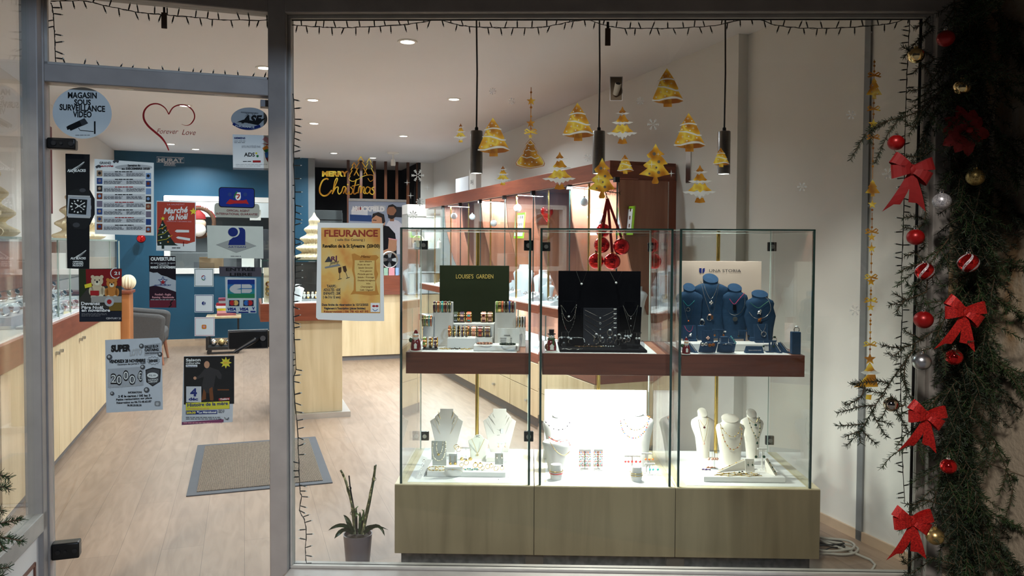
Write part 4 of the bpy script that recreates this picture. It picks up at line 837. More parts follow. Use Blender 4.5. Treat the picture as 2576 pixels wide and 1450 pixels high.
# black watch strip hanging inside
s = door_sheet(195, 530, LD - 0.01)
def fern(x, y, k=1.0):
    s.line(smooth([(x - 30 * k, y + 17 * k), (x - 16 * k, y + 6 * k), (x + 2 * k, y - 4 * k), (x + 16 * k, y - 14 * k)], 4), 2 * k, WH, 3)
    for i in range(10):
        t = i / 9; bx, by = x - 22 * k + 32 * k * t, y + 11 * k - 22 * k * t; s.line([(bx, by), (bx + 7 * k * (1 - .5 * t), by + (9 - 6 * t) * k)], [2 * k, .7 * k], WH, 3); s.line([(bx, by), (bx + 9 * k * (1 - .6 * t), by - (1 + 2 * t) * k)], [2 * k, .7 * k], WH, 3)
fern(196, 418, .85); s.text('ALL BLACKS', 166, 213, 431, 6.5, WH, 2, .05); fern(203, 640, .7); s.text('ALL BLACKS', 174, 213, 653, 5.5, WH, 2, .05)
for i, t in enumerate(('OFFICIAL', 'LICENSED', 'PRODUCT')): s.text(t, 180, 207, 661 + i * 5, 3.8, WH, 2, .04)
s.poly([(172, 480), (194, 473), (224, 478), (236, 500), (238, 534), (224, 565), (210, 578), (184, 576), (168, 556), (165, 520)], flat('watch_black', 30, 30, 33), 2)
s.poly([(168, 494), (226, 497), (226, 546), (165, 544)], flat('watch_steel', 168, 172, 184), 3); s.poly([(172, 499), (217, 502), (214, 540), (169, 537)], flat('watch_dial', 20, 22, 26), 4)
for i in range(12):
    a = 2 * pi * i / 12; s.line([(193 + 14 * sin(a), 519 - 13 * cos(a)), (193 + 19 * sin(a), 519 - 17 * cos(a))], 2.2 if i % 3 else 4, WH, 5)
s.line([(205, 524), (185, 511)], [1.4, 3], WH, 6); s.line([(186, 524), (211, 509)], [1.6, 2.4], WH, 6); s.disc(193, 519, 2, WH, 7, n=10); s.rect(221, 517, 227, 526, flat('watch_steel', 168, 172, 184), 4); s.disc(205, 478, 8, DG, 3, ry=5); s.disc(189, 566, 9, DG, 3, ry=6)
for y in (493, 545): s.rect(168, y - 3, 224, y + 2, LG, 5, dy=2)
s.finish('watch_banner', 'tall narrow black banner with a large steel wristwatch and fern emblems, behind the door', 'sign', K_, [(161, 385), (223, 387), (222, 678), (166, 676)])
# ---- posters: cinema list
s = door_sheet(311, 496, LD)
s.text('GRAND', 249, 278, 412, 6, DG, 2, .02); s.text('angle', 252, 284, 419, 5, RD, 3, .02, .2); s.line(smooth([(240, 421), (247, 417), (252, 420)], 3), 6, DG, 2); s.line(smooth([(284, 408), (290, 404), (297, 407)], 3), 6, DG, 2)
s.disc(335, 420, 47, LG, 2, ry=7); s.text('Semaine du', 320, 352, 418, 5, K_, 3, .04); s.text('au D\u00c9CEMBRE 2025', 305, 376, 426, 5, K_, 3, .04)
rq = random.Random(9); cols = [flat('still_rust', 120, 58, 40), flat('still_blue', 46, 70, 130), flat('still_dark', 40, 36, 40), flat('still_sand', 160, 132, 112), flat('still_sky', 120, 150, 196), flat('still_mauve', 120, 110, 130)]
for i in range(8):
    y = 427 + i * 19.3
    s.rect(242, y + 1, 256, y + 16, cols[rq.randrange(6)], 2); s.rect(366, y + 8, 379, y + 23, cols[rq.randrange(6)], 2); s.disc(249, y + 8, 4, cols[rq.randrange(6)], 3, n=10); s.disc(372, y + 15, 4, cols[rq.randrange(6)], 3, n=10)
    s.rect(258, y + 3, 364, y + 17, flat('ink_pale_grey', 198, 198, 206), 2); s.lines(260, 311, y + 9, y + 15, 4, DG, 3, 1, .2, i); s.lines(317, 363, y + 9, y + 15, 4, DG, 3, 1, .2, i + 30); s.lines(288, 335, y + 4.5, y + 4.5, 1, RD if i in (2, 4, 6) else K_, 4, 2, 0, i + 60)
s.finish('film_programme', 'white sheet crowded with eight rows of film listings, beside the black banner', 'poster', M_PAPER, [(236, 399), (386, 409), (386, 593), (237, 589)])
# ---- christmas market
s = door_sheet(441, 571, LD)
CR = flat('poster_red', 176, 66, 52); FG = flat('poster_fir', 38, 48, 44)
s.rect(394, 507, 490, 612, CR, 1, dy=3); s.text('LA SAUVETAT', 420, 464, 516, 3.4, PK, 2)
s.text('March\u00e9', 411, 472, 538, 15, WH, 2, .03, .2, dy=-4); s.text('de No\u00ebl', 423, 472, 554, 15, WH, 2, .03, .2, dy=-3);
s.text('DIMANCHE 7 D\u00c9CEMBRE 2025', 419, 481, 558, 2.8, PK, 2, dy=1)
s.poly([(408, 553), (420, 575), (417, 575), (429, 592), (425, 593), (440, 614), (448, 618), (395, 618), (395, 590), (399, 580), (396, 580), (403, 566)], FG, 2); star5(s, 409, 550, 6, YE, 3); star5(s, 486, 532, 10, YE, 3)
for q in ([(397, 577), (408, 574), (418, 567)], [(396, 592), (412, 588), (424, 578)], [(396, 606), (418, 602), (433, 592)]): s.line(q, .9, YE, 3)
for i, q in enumerate(((407, 566), (408, 575), (424, 594), (409, 585), (405, 597), (422, 609), (403, 612), (415, 580))): s.disc(*q, 2.1, (WH, OR, WH, LG)[i % 4], 4, n=10)
s.poly([(439, 582), (444, 578), (475, 579), (475, 585), (444, 585)], WH, 2); s.poly([(442, 598), (447, 595), (478, 600), (477, 606), (447, 601)], WH, 2); s.rect(460, 608, 462, 620, DR, 3); s.poly([(394, 622), (440, 612), (470, 614), (490, 608), (491, 633), (394, 629)], WH, 1.5); s.rect(406, 617, 412, 626, FG, 4); s.lines(432, 456, 624, 624, 1, DG, 3, 2.2, 0)
s.finish('market_poster', 'orange-red market poster with a decorated fir tree, right of the film listings', 'poster', M_PAPER, [(393, 505), (492, 508), (492, 633), (392, 631)])
# ---- blue guarantee sticker
s = door_sheet(596, 510, LD)
def rrect(x0, y0, x1, y1, r, dy=0):
    out = []
    for cx_, cy_, a0 in ((x1 - r, y0 + r, -90), (x1 - r, y1 - r, 0), (x0 + r, y1 - r, 90), (x0 + r, y0 + r, 180)):
        out += [(cx_ + r * cos(radians(a0 + 22.5 * k)), cy_ + r * sin(radians(a0 + 22.5 * k)) + dy * (cx_ - x0) / (x1 - x0)) for k in range(5)]
    return out
s.poly(rrect(550, 470, 641, 521, 7, 3), K_, 2); s.poly(rrect(552, 472, 639, 519, 6, 3), flat('sticker_blue', 22, 44, 128), 3)
s.poly([(592, 494), (597, 484), (605, 484), (606, 496), (604, 502), (598, 504), (593, 501)], WH, 4); s.line(smooth([(594, 490), (602, 490), (600, 496), (596, 499)], 3), 3, RD, 5); s.line(smooth([(589, 498), (592, 488), (597, 482)], 3), 3, GN, 4)
s.poly([(568, 512), (578, 501), (590, 504), (612, 504), (620, 502), (626, 514), (618, 512), (606, 512), (590, 512), (578, 514)], RD, 4)
for x in (578, 617): s.disc(x, 489, 5, flat('faint_crest', 40, 60, 120), 4, n=12)
s.text('OFFICIAL AGENT', 570, 628, 532, 5.5, flat('ink_maroon', 130, 50, 60), 3, .0, dy=1); s.text('INTERNATIONAL GUARANTEE', 544, 648, 540, 5.5, flat('ink_maroon', 130, 50, 60), 3, .0, dy=2)
s.finish('agent_sticker', 'grey sticker with a blue crest panel and red ribbon, right side of the door', 'sticker', flat('silver_sticker', 168, 168, 160), rrect(539, 510, 653, 546, 8, 3), child='print')
# ---- artisan plate
s = door_sheet(592, 609, LD)
s.poly([(543, 616), (594, 598), (645, 619), (594, 636)], flat('diamond_grey', 150, 152, 152), 2)
s.disc(586, 584, 12.5, NV, 4, ry=11.5); s.disc(588, 583, 15, flat('artisan_plate', 196, 200, 196), 3, ry=14.5); s.poly([(596, 573), (610, 573), (616, 578), (617, 584), (617, 617), (574, 617), (577, 605), (586, 598), (598, 594), (600, 584)], NV, 2.5); s.text('ARTISAN', 574, 618, 624, 4.6, NV, 3, .0); s.lines(580, 606, 645, 645, 1, GR, 3, 1.6, 0)
s.finish('artisan_plate', 'pale rectangular plate with a blue emblem on a grey diamond, mid door', 'sign', MATS['artisan_plate'], [(520, 567), (662, 570), (663, 651), (522, 650)])
# ---- opening poster
s = door_sheet(408, 711, LD)
s.text('OUVERTURE', 378, 440, 656, 8.5, WH, 2, .05); s.text('de votre magasin de sport', 378, 440, 664, 4, LG, 2, .03); s.text('\u00e0 Fleurance', 395, 423, 669, 4, LG, 2, .03); s.text('MARDI 18 NOVEMBRE', 378, 441, 676, 6, WH, 2, .04)
s.poly([(375, 684), (385, 687), (395, 686), (405, 693), (420, 697), (432, 703), (442, 706), (442, 735), (425, 729), (405, 723), (388, 719), (375, 722)], flat('torn_white', 176, 180, 192), 2)
s.line([(409 + (12 if i % 2 == 0 else 5) * sin(pi * i / 5), 708 - (12 if i % 2 == 0 else 5) * cos(pi * i / 5)) for i in range(10)], 2, NV, 3, closed=True); star5(s, 409, 711, 8, RD, 3); s.text('JANTHOSPORT', 387, 430, 720, 3.5, NV, 3, .03); s.poly([(375, 722), (388, 719), (405, 723), (425, 729), (442, 735), (442, 756), (375, 756)], flat('plum', 44, 22, 36), 1.5); s.text('Football - Rugby', 389, 430, 744, 5, PK, 3, .03); s.text('Running - Randonn\u00e9e', 382, 437, 751, 5, PK, 3, .03); s.rect(375, 756, 442, 775, flat('plum_red', 104, 36, 50), 2); s.lines(378, 440, 755, 755, 1, LG, 4, 1.6, 0)
s.line(smooth([(434, 757), (428, 763), (430, 768), (424, 774)], 3), 3, K_, 3)
s.finish('opening_poster', 'narrow dark poster with a torn white band and a star, below the market poster', 'poster', flat('plum_black', 26, 18, 26), [(374, 644), (441, 645), (443, 775), (375, 775)])
# ---- clear strip with three square cards (codes left out)
s = door_sheet(514, 757, LD)
s.rect(488, 676, 537, 722, M_PAPER, 2); s.rect(489, 742, 537, 787, M_PAPER, 2); s.rect(489, 799, 540, 847, M_PAPER, 2)
s.disc(512, 700, 7, WH, 3); s.line([(516, 697), (513, 694), (508, 696), (507, 701), (510, 705), (515, 704), (516, 700), (512, 700)], 1.8, BL, 4); s.line([(507, 698), (509, 695), (513, 694)], 1.9, RD, 5); s.line([(508, 703), (511, 705), (514, 704.5)], 1.9, GN, 5); s.disc(512, 764, 6, WH, 3); s.disc(512, 764, 4.6, NV, 4); s.line([(513, 768), (513, 761), (515, 760)], 1.5, WH, 5); s.poly(rrect(507, 818, 519, 829, 3), OR, 3); s.disc(513, 823, 3, PK, 4)
for (x0, y0, x1, y1, c) in ((488, 676, 537, 722, flat('card_green', 70, 100, 92)), (489, 742, 537, 787, NV), (489, 799, 540, 847, PK)): s.line([(x0 + 2, y0 + 2), (x1 - 2, y0 + 2), (x1 - 2, y1 - 2), (x0 + 2, y1 - 2)], 1.6, c, 3, closed=True)
s.finish('card_strip', 'clear plastic strip holding three white square cards, one above another', 'card holder', glass('clear_film', (0.9, 0.9, 0.92), 0.05), [(487, 660), (539, 662), (541, 856), (490, 858)])
# ---- entree libre
s = door_sheet(605, 684, LD)
s.text('ENTR\u00c9E', 568, 642, 682, 8, K_, 2, .03); s.text('LIBRE', 578, 634, 695, 8, K_, 2, .03)
s.finish('entry_sign', 'dark grey strip sign with black two-line lettering above the card payment sticker', 'sign', flat('slate_plastic', 74, 70, 80), [(551, 671), (658, 673), (658, 697), (552, 696)])
# ---- card payment
s = door_sheet(606, 746, LD)
s.rect(571, 703, 642, 752, WH, 2); s.rect(572, 704, 641, 716, flat('cb_blue', 24, 48, 120), 3); s.rect(572, 716, 641, 728, flat('cb_mid', 30, 90, 150), 3); s.rect(572, 728, 641, 740, flat('cb_teal', 36, 116, 130), 3); s.rect(572, 740, 641, 751, flat('cb_green', 38, 110, 76), 3)
s.poly([(606, 716), (590, 716), (580, 722), (577, 728), (580, 734), (590, 739), (606, 739), (606, 729), (594, 728.5), (606, 726)], LG, 4); s.poly([(608, 716), (628, 716), (634, 720), (633, 726), (608, 726)], LG, 4); s.poly([(608, 728), (633, 728), (634, 734), (628, 738), (608, 738)], LG, 4)
for x, c1, c2 in ((576, RD, TN), (612, BL, RD)): s.rect(x, 756, x + 26, 771, flat('card_navy', 30, 34, 58), 2); s.disc(x + 8, 763, 6.5, c1, 3); s.disc(x + 17, 763, 6.5, c2, 3)
s.text('VISA', 572, 594, 782, 7, NV, 2, .05, .2); s.text('VISA', 603, 625, 782, 7, NV, 2, .05, .2); s.text('V', 634, 641, 780, 7, NV, 2, .05); s.rect(570, 785, 594, 788, NV, 2); s.rect(600, 785, 625, 788, NV, 2); s.rect(630, 783, 643, 787, NV, 2)
s.finish('payment_sticker', 'blue and green bank card sticker with small card logos beneath', 'sticker', flat('sticker_base', 176, 184, 192), [(566, 698), (645, 700), (645, 789), (568, 788)])
# ---- teddy poster
s = door_sheet(251, 743, LD)
s.rect(198, 678, 305, 720, flat('teddy_red', 128, 26, 30), 1.2); s.poly([(198, 678), (214, 678), (216, 730), (198, 752)], flat('teddy_dark_green', 42, 50, 30), 1.4); s.rect(198, 778, 305, 810, flat('teddy_night', 34, 36, 48), 1.4)
s.line([(290 + 13 * cos(a / 10), 688 + 13 * sin(a / 10)) for a in range(8, 50)], 2, WH, 2); s.text('21', 286, 300, 692, 8, WH, 2, .03)
def bear(x, y, k, c, c2, ly):
    s.disc(x - 12 * k, y - 11 * k, 5 * k, c, ly); s.disc(x + 12 * k, y - 11 * k, 5 * k, c, ly); s.disc(x, y + 26 * k, 17 * k, c, ly, ry=20 * k); s.disc(x - 16 * k, y + 26 * k, 6 * k, c, ly, ry=12 * k); s.disc(x + 16 * k, y + 26 * k, 6 * k, c, ly, ry=12 * k); s.disc(x, y, 16 * k, c, ly + 1, ry=14 * k); s.disc(x, y + 5 * k, 7 * k, c2, ly + 2, ry=6 * k); s.disc(x, y + 2 * k, 3 * k, K_, ly + 3, n=10); s.disc(x - 6 * k, y - 3 * k, 1.6 * k, K_, ly + 3, n=8); s.disc(x + 6 * k, y - 3 * k, 1.6 * k, K_, ly + 3, n=8); s.disc(x - 10 * k, y + 42 * k, 7 * k, c2, ly + 2); s.disc(x + 10 * k, y + 42 * k, 7 * k, c2, ly + 2)
bear(243, 708, .95, flat('teddy_beige', 206, 186, 158), CRM, 3); bear(280, 714, .85, flat('teddy_orange', 192, 122, 58), CRM, 3)
s.poly([(211, 717), (229, 712), (230, 722), (213, 726)], YE, 8); s.rect(226, 732, 248, 744, RD, 8); s.rect(228, 746, 305, 762, flat('teddy_box', 158, 152, 148), 8); s.rect(273, 762, 305, 783, flat('teddy_box_shade', 118, 92, 40), 7); s.disc(274, 760, 12, LG, 9); s.disc(274, 760, 6, RD, 10)
s.text('Devenez', 203, 251, 768, 8, WH, 11, .03); s.text('P\u00e8re No\u00ebl', 204, 258, 778, 8, WH, 11, .03); s.text('en novembre', 204, 276, 785, 8, WH, 11, .03); s.text('CENTURY 21', 266, 303, 804, 4.5, LG, 11, .03); s.lines(204, 270, 790, 796, 3, GR, 11, 1, .3)
s.finish('teddy_poster', 'dark poster with two teddy bears in a box, below the black banner', 'poster', flat('teddy_base', 60, 56, 52), [(196, 677), (305, 676), (305, 810), (198, 811)])
# ---- super loto
s = door_sheet(336, 945, LD)
PG = flat('loto_grey', 168, 170, 180); 
s.rect(362, 870, 403, 898, PG, 1, dy=-6); s.rect(270, 930, 360, 978, PG, 1, dy=-6); s.text('SUPER', 278, 328, 886, 16, K_, 3, .07, dy=-2); s.text('LOTO', 325, 356, 897, 16, LG, 3, .05, dy=-4); s.text('SALLE ELOI', 363, 397, 877, 6.5, K_, 3, .05, dy=-2); s.text('CASTAING', 363, 398, 885, 6.5, K_, 3, .05, dy=-1); s.text('32500 FLEURANCE', 364, 397, 892, 3.6, DG, 3, .03, dy=-1)
s.text('VENDREDI 28 NOVEMBRE', 273, 365, 915, 8, K_, 3, .05, dy=-3); s.text('20H00', 373, 396, 913, 7, K_, 3, .05, dy=-1); s.text('Ouverture des portes \u00e0 19H00', 294, 365, 921, 4.5, DG, 3, .02, dy=-4); s.line([(385 + (17 if i % 2 else 13) * cos(i * pi / 12), 909 + (11 if i % 2 else 8) * sin(i * pi / 12)) for i in range(24)], .9, DG, 2, closed=True)
for t, x0, x1, y in (('2', 277, 293, 966), ('0', 291, 306, 969), ('0', 308, 323, 958), ('0', 323, 340, 968), ('E', 345, 357, 960)): s.text(t if t != 'E' else '\u20ac', x0, x1, y, 24, K_, 3, .07); s.text(t if t != 'E' else '\u20ac', x0 + 1.5, x1 - 1.5, y - 1.5, 21, WH, 4, .0)
s.text('De lots & bons d\u2019achat', 273, 355, 978, 6.5, LG, 3, .05, dy=-6)
s.poly([(365, 932), (383, 926), (404, 930), (402, 962), (383, 974), (367, 963)], K_, 2); s.poly([(367.5, 934), (383, 929), (401, 932), (399, 961), (383, 971), (369.5, 961)], DG, 3); s.disc(383, 946, 14, WH, 4, ry=7); s.text('FCL XV', 374, 392, 948, 4, DG, 5); s.text('FLEURANCE', 372, 397, 960, 4, WH, 5, .02, dy=-2); s.text('LOMAGNE', 373, 395, 965, 4, WH, 5, .02, dy=-2)
s.text('INFORMATIONS', 321, 356, 992, 5, K_, 3, .03, dy=-1); s.text('2 \u20ac le carton / 5\u20ac les 3', 296, 377, 1002, 5.5, K_, 3, .04, dy=-3); s.text('Petite restauration sur place', 291, 381, 1010, 5, K_, 3, .03, dy=-5); s.text('R\u00e9servation au 06.73.48.65.87', 292, 380, 1018, 5, K_, 3, .03, dy=-4); s.text('06.80.20.00.30', 319, 355, 1024, 5, K_, 3, .03)
for q in ((355, 872, 6), (358, 925, 6), (402, 893, 6), (368, 983, 7), (274, 900, 7), (281, 992, 5)): s.disc(q[0], q[1], q[2], DG, 4); s.disc(q[0] - 1, q[1] - 1, q[2] * .5, LG, 5)
s.poly(rrect(388, 1011, 403, 1024, 4), GR, 3); s.disc(395, 1018, 4, LG, 4)
s.finish('lottery_poster', 'grey photocopied lottery poster low on the left of the door', 'poster', flat('copy_paper', 196, 199, 210), [(263, 857), (398, 851), (406, 860), (409, 1033), (266, 1041)])
# ---- theatre poster
s = door_sheet(524, 983, LD)
s.rect(462, 899, 589, 1020, flat('stage_black', 14, 14, 16), 1, dy=-2); s.text('Saison', 467, 504, 911, 7.5, WH, 3, .03, dy=-1); s.text('culturelle', 467, 503, 917, 5, WH, 3, .02); s.rect(467, 919, 496, 925, WH, 3); s.text('Fleurance', 469, 494, 924, 3.6, NV, 4, .02)
s.poly([(568 + (15 if i % 2 == 0 else 8) * cos(i * pi / 8), 914 + (15 if i % 2 == 0 else 8) * sin(i * pi / 8)) for i in range(16)], flat('acid_yellow', 206, 196, 60), 3); s.lines(562, 576, 913, 916, 2, OR, 4, 1.2, 0)
SUIT = flat('stage_suit', 44, 42, 44)
s.disc(520, 919, 7, SK, 4, ry=9); s.poly([(514, 930), (527, 925), (550, 933), (558, 945), (556, 956), (548, 954), (543, 945), (540, 960), (536, 985), (530, 992), (512, 990), (508, 970), (512, 950), (500, 954), (490, 958), (490, 953), (502, 945)], SUIT, 3); s.disc(490, 953, 4, SK, 4); s.poly([(512, 980), (518, 990), (518, 1006), (506, 1010), (508, 1000), (510, 990)], BR, 4); s.poly([(526, 980), (534, 975), (537, 1004), (536, 1010), (528, 1009), (527, 998)], BR, 4); s.rect(547, 981, 576, 984, BR, 4)
s.rect(468, 974, 506, 1014, flat('date_grey', 196, 196, 204), 4); s.text('4', 478, 495, 998, 19, NV, 5, .05); s.text('d\u00e9c', 474, 498, 1009, 7, NV, 5, .05); s.rect(550, 1004, 578, 1010, RD, 5, dy=-2); s.text('Th\u00e9\u00e2tre', 553, 576, 1009, 5, WH, 6, .02, dy=-2)
s.rect(467, 1016, 577, 1035, flat('acid_yellow', 206, 196, 60), 4, dy=-5); s.text('Histoire de la m\u00e8re', 471, 573, 1025, 8.5, NV, 6, .02, dy=-5); s.lines(471, 525, 1030, 1030, 1, TN, 6, 2.5, 0); s.rect(467, 1036, 546, 1045, NV, 4, dy=-2); s.text('20h30', 468, 492, 1043, 5.5, YE, 6, .04, dy=-.5); s.text('Le M\u00e9ridional', 500, 544, 1042, 5.5, WH, 6, .03, dy=-1); s.disc(497, 1038, 2, WH, 6, n=10); s.lines(549, 565, 1034, 1040, 3, DG, 4, 1.2)
s.lines(467, 557, 1056, 1052, 2, DG, 4, 1.4, 0); s.rect(457, 1064, 562, 1071, flat('strip_purple', 120, 56, 92), 4, dy=-7); s.lines(461, 558, 1066, 1062, 1, PK, 5, 2, 0); s.line([(570 + 6 * cos(i), 1055 + 4 * sin(i * 1.7)) for i in range(9)], .9, DG, 4)
s.finish('theatre_poster', 'black theatre poster with a bent man in a suit, low on the door', 'poster', flat('poster_white', 192, 194, 202), [(462, 898), (590, 896), (585, 1064), (456, 1072)])
# ---- big poster on the display window
s = win_sheet(880, 685, LW)
OG = ramp_mat('parchment_orange', [(0.3, srgb(206, 130, 62)), (0.5, srgb(222, 176, 96)), (0.7, srgb(214, 190, 132))], 9, 0.7, detail=3)
s.rect(806, 573, 955, 788, OG, 1, dy=1); TI = flat('ink_burnt', 150, 62, 50)
s.text('FLEURANCE', 814, 949, 595, 17, TI, 3, .03); s.text('( salle Eloi Castaing )', 842, 916, 606, 6, DG, 3, .0); s.text('Reveillon de la St Sylvestre  (20H30)', 810, 954, 623, 8.5, K_, 3, .03)
s.text('TARIFS :', 820, 846, 724, 7, DG, 3, .02); s.text('ADULTES : 65\u20ac', 812, 855, 733, 7, DG, 3, .02); s.text('ENFANTS : 20\u20ac', 812, 855, 742, 7, DG, 3, .02); s.text('( de 3 \u00e0 12 ans)', 811, 855, 751, 6.5, DG, 3, .02)
s.text('Date limite de r\u00e9servation le 15/12/2025', 808, 925, 770, 5.5, DG, 3, .03); s.text('R\u00e8glement \u00e0 l\u2019inscription (places limit\u00e9es)', 814, 918, 779, 5.5, DG, 3, .03); s.text('R\u00e9servation : 06 78 43 47 95', 813, 925, 787, 5, TI, 3, .02); s.rect(931, 763, 954, 786, M_PAPER, 3); s.line(smooth([(936, 778), (942, 783), (949, 779)], 4), 1.5, BL, 4); s.disc(939, 771, 4, RD, 4, ry=2.5); s.disc(947, 771, 4, RD, 4, ry=2.5)
s.poly([(883, 640), (890, 638), (905, 645), (945, 642), (952, 648), (944, 656), (946, 680), (950, 690), (944, 708), (948, 730), (952, 742), (930, 744), (892, 740), (880, 742), (888, 730), (889, 700), (884, 680), (886, 660)], flat('scroll_edge', 190, 132, 66), 2); s.poly([(891, 655), (941, 656), (940, 690), (943, 710), (942, 733), (894, 734), (893, 700), (890, 680)], flat('scroll_page', 218, 188, 120), 3); s.text('Menu', 906, 930, 649, 7, BR, 4, .0, .35)
for i, (t, x0, x1) in enumerate((('Ap\u00e9ro d\u00eenatoire', 902, 934), ('Fruits de mer', 898, 930), ('Salade Gersoise', 900, 936), ('Trou gascon', 904, 934), ('Pintade garnie', 898, 936), ('Salade / Fromage', 898, 940), ('Omelette Norv\u00e9gienne', 898, 942), ('Vin', 920, 930), ('Champagne', 906, 936), ('Caf\u00e9 / Digestif', 904, 938))): s.text(t, x0, x1, 660 + i * 8.0, 4, BR, 4, .01, .2)
s.poly([(815, 660), (824, 646), (827, 646), (833, 659)], DG, 3); s.text('RJ', 831, 846, 658, 12, flat('ink_plum', 96, 50, 76), 3, .03, dy=-3); s.poly([(815, 672), (851, 664), (855, 669), (816, 676)], GR, 3); s.text('Jimmy', 827, 851, 667, 9, DG, 4, .0, .3, dy=-5)
for x, y, sg in ((853, 680, 0), (864, 677, 1)): s.poly([(x - 4, y - 6), (x + 4, y - 8), (x + 4 + sg * 3, y + 4), (x + sg * 3, y + 9), (x - 3 + sg * 2, y + 6)], flat('flute_dark', 74, 52, 40), 4); s.line([(x + sg * 4, y + 8), (x + sg * 9, y + 22)], 1.2, DG, 4); s.line([(x - 4 + sg * 9, y + 24), (x + 5 + sg * 9, y + 21)], 1.2, DG, 4)
s.finish('party_poster', 'white-edged orange party poster with a parchment menu, on the left of the big window', 'poster', M_PAPER, [(797, 560), (964, 562), (962, 566), (965, 809), (900, 809), (798, 805), (793, 800)])
# ================================================================== the three glass showcases in the window
V0, V1 = 3.50, 4.13; ZB, ZT, ZS = 0.406, 1.578, 1.009
M_PLINTH = ramp_mat('embossed_metal_plinth', [(0.35, srgb(62, 62, 64)), (0.65, srgb(96, 96, 98))], 30, 0.35, 0.6, bump=0.3)
M_RIM = wood('case_rim_maple', srgb(205, 190, 150), srgb(226, 212, 176))
M_HING = mat('hinge_black_chrome', (0.05, 0.05, 0.05), 0.2, 0.7, var=0.05)
M_TRAYW = mat('white_tray_lacquer', srgb(238, 238, 236), 0.35, var=0.01)
def showcase(ub0, ub1, ug0, ug1, us0, us1, pole, hinges, lb):
    t = thing('glass_showcase', lb, 'display case', (0, 0, 0), PH, 'glass showcases in the window')
    MB().box(ub0 + 0.001, ub1 - 0.001, V0, V1 + 0.02, 0.088, ZB - 0.002).build('base_cabinet', M_MAPLE_SHADE, t, bevel=0.002)
    MB().box(ub0 + 0.02, ub1 - 0.02, V0 + 0.07, V1 - 0.03, 0.0, 0.088).build('plinth', M_PLINTH, t)
    r = MB(); r.box(ub0 + 0.002, ub1 - 0.002, V0 + 0.001, V0 + 0.03, ZB - 0.002, ZB + 0.002).box(ub0 + 0.002, ub0 + 0.055, V0 + 0.03, V1, ZB - 0.002, ZB + 0.002).box(ub1 - 0.055, ub1 - 0.002, V0 + 0.03, V1, ZB - 0.002, ZB + 0.002)
    r.build('wooden_rim', M_RIM, t)
    MB().box(ub0 + 0.055, ub1 - 0.055, V0 + 0.03, V1, ZB - 0.002, ZB + 0.0035).build('floor_tray', M_TRAYW, t)
    g0, g1 = V0 + 0.008, V1 - 0.01
    MB().box(ug0, ug1, g0, g0 + 0.008, ZB + 0.002, ZT - 0.008).build('front_pane', M_CGLASS, t)
    MB().box(ug0, ug0 + 0.008, g0 + 0.008, g1, ZB + 0.002, ZT - 0.008).box(ug1 - 0.008, ug1, g0 + 0.008, g1, ZB + 0.002, ZT - 0.008).build('side_pane', M_CGLASS, t)
    MB().box(ug0, ug1, g0, g1, ZT - 0.008, ZT).build('top_pane', M_CGLASS, t)
    MB().box(ug0 + 0.012, ug1 - 0.012, g1, g1 + 0.006, ZB + 0.004, ZT - 0.012).build('door_pane', M_CGLASS, t)
    e = MB()
    for uu in (ug0 - 0.0005, ug1 - 0.0095): e.box(uu, uu + 0.010, g0 - 0.001, g0 + 0.0095, ZB + 0.002, ZT + 0.0005)
    e.box(ug0, ug1, g0 - 0.001, g0 + 0.001, ZT - 0.006, ZT + 0.001); e.build('green_glass_edge', M_EDGE, t)
    e = MB().box(ug0 + 0.01, ug1 - 0.01, g1 - 0.002, g1, ZT - 0.009, ZT - 0.003)
    for uu in (ug0 + 0.008, ug1 - 0.013): e.box(uu, uu + 0.004, g1 - 0.003, g1, ZB + 0.002, ZT)
    e.build('pale_glass_edge', mat('pale_glass_edge', srgb(190, 205, 198), 0.1, var=0.02), t)
    MB().box(us0, us1, V0 + 0.03, V0 + 0.045, 0.911, ZS).box(us0, us0 + 0.015, V0 + 0.045, 4.02, 0.911, ZS).box(us1 - 0.015, us1, V0 + 0.045, 4.02, 0.911, ZS).box(us0, us1, 4.005, 4.02, 0.911, ZS).box(us0, us1, V0 + 0.045, 4.005, 0.911, 0.925).build('shelf', M_SHELFW, t, bevel=0.001)
    MB().box(us0 + 0.015, us1 - 0.055, V0 + 0.045, 4.005, ZS - 0.016, ZS - 0.001).build('shelf_inlay', M_TRAYW, t)
    MB().box(us1 - 0.055, us1 - 0.015, V0 + 0.045, 4.005, ZS - 0.016, ZS - 0.001).build('shelf_edge_board', M_CHERRY, t)
    MB().cyl((pole, V1 - 0.03, ZB), (pole, V1 - 0.03, ZT - 0.012), 0.0095, 16).build('pole', M_BRASS, t)
    for (uu, vv, zz) in hinges:
        h = MB().box(uu - 0.022, uu + 0.022, vv - 0.008, vv + 0.010, zz - 0.024, zz + 0.024).build('hinge', M_HING, t, bevel=0.002)
        MB().cyl((uu, vv - 0.016, zz), (uu, vv - 0.008, zz), 0.011, 16).build('hinge_knob', M_STEEL, h)
    return t
def hp(x, y, v): q = WV(v, x, y); return (q[0], v, q[1])
showcase(-0.613, 0.025, -0.589, 0.005, -0.566, -0.004, WV(4.10, 1201, 800)[0], [hp(1066, 617, 4.13), hp(1069, 1097, 4.13), hp(1330, 618, 3.60), hp(1330, 1098, 3.60)], 'glass showcase over a maple base, left one of three, with the green sign inside')
showcase(0.025, 0.665, 0.046, 0.643, 0.058, 0.637, WV(4.10, 1508, 700)[0], [hp(1374, 621, 4.13), hp(1640, 622, 4.13)], 'glass showcase over a maple base, middle of three, with the black board inside')
showcase(0.665, 1.316, 0.673, 1.275, 0.690, 1.245, WV(4.10, 1807, 630)[0], [hp(1942, 621, 4.13), hp(1936, 1108, 4.13)], 'glass showcase over a maple base, right one of three, with the blue busts inside')
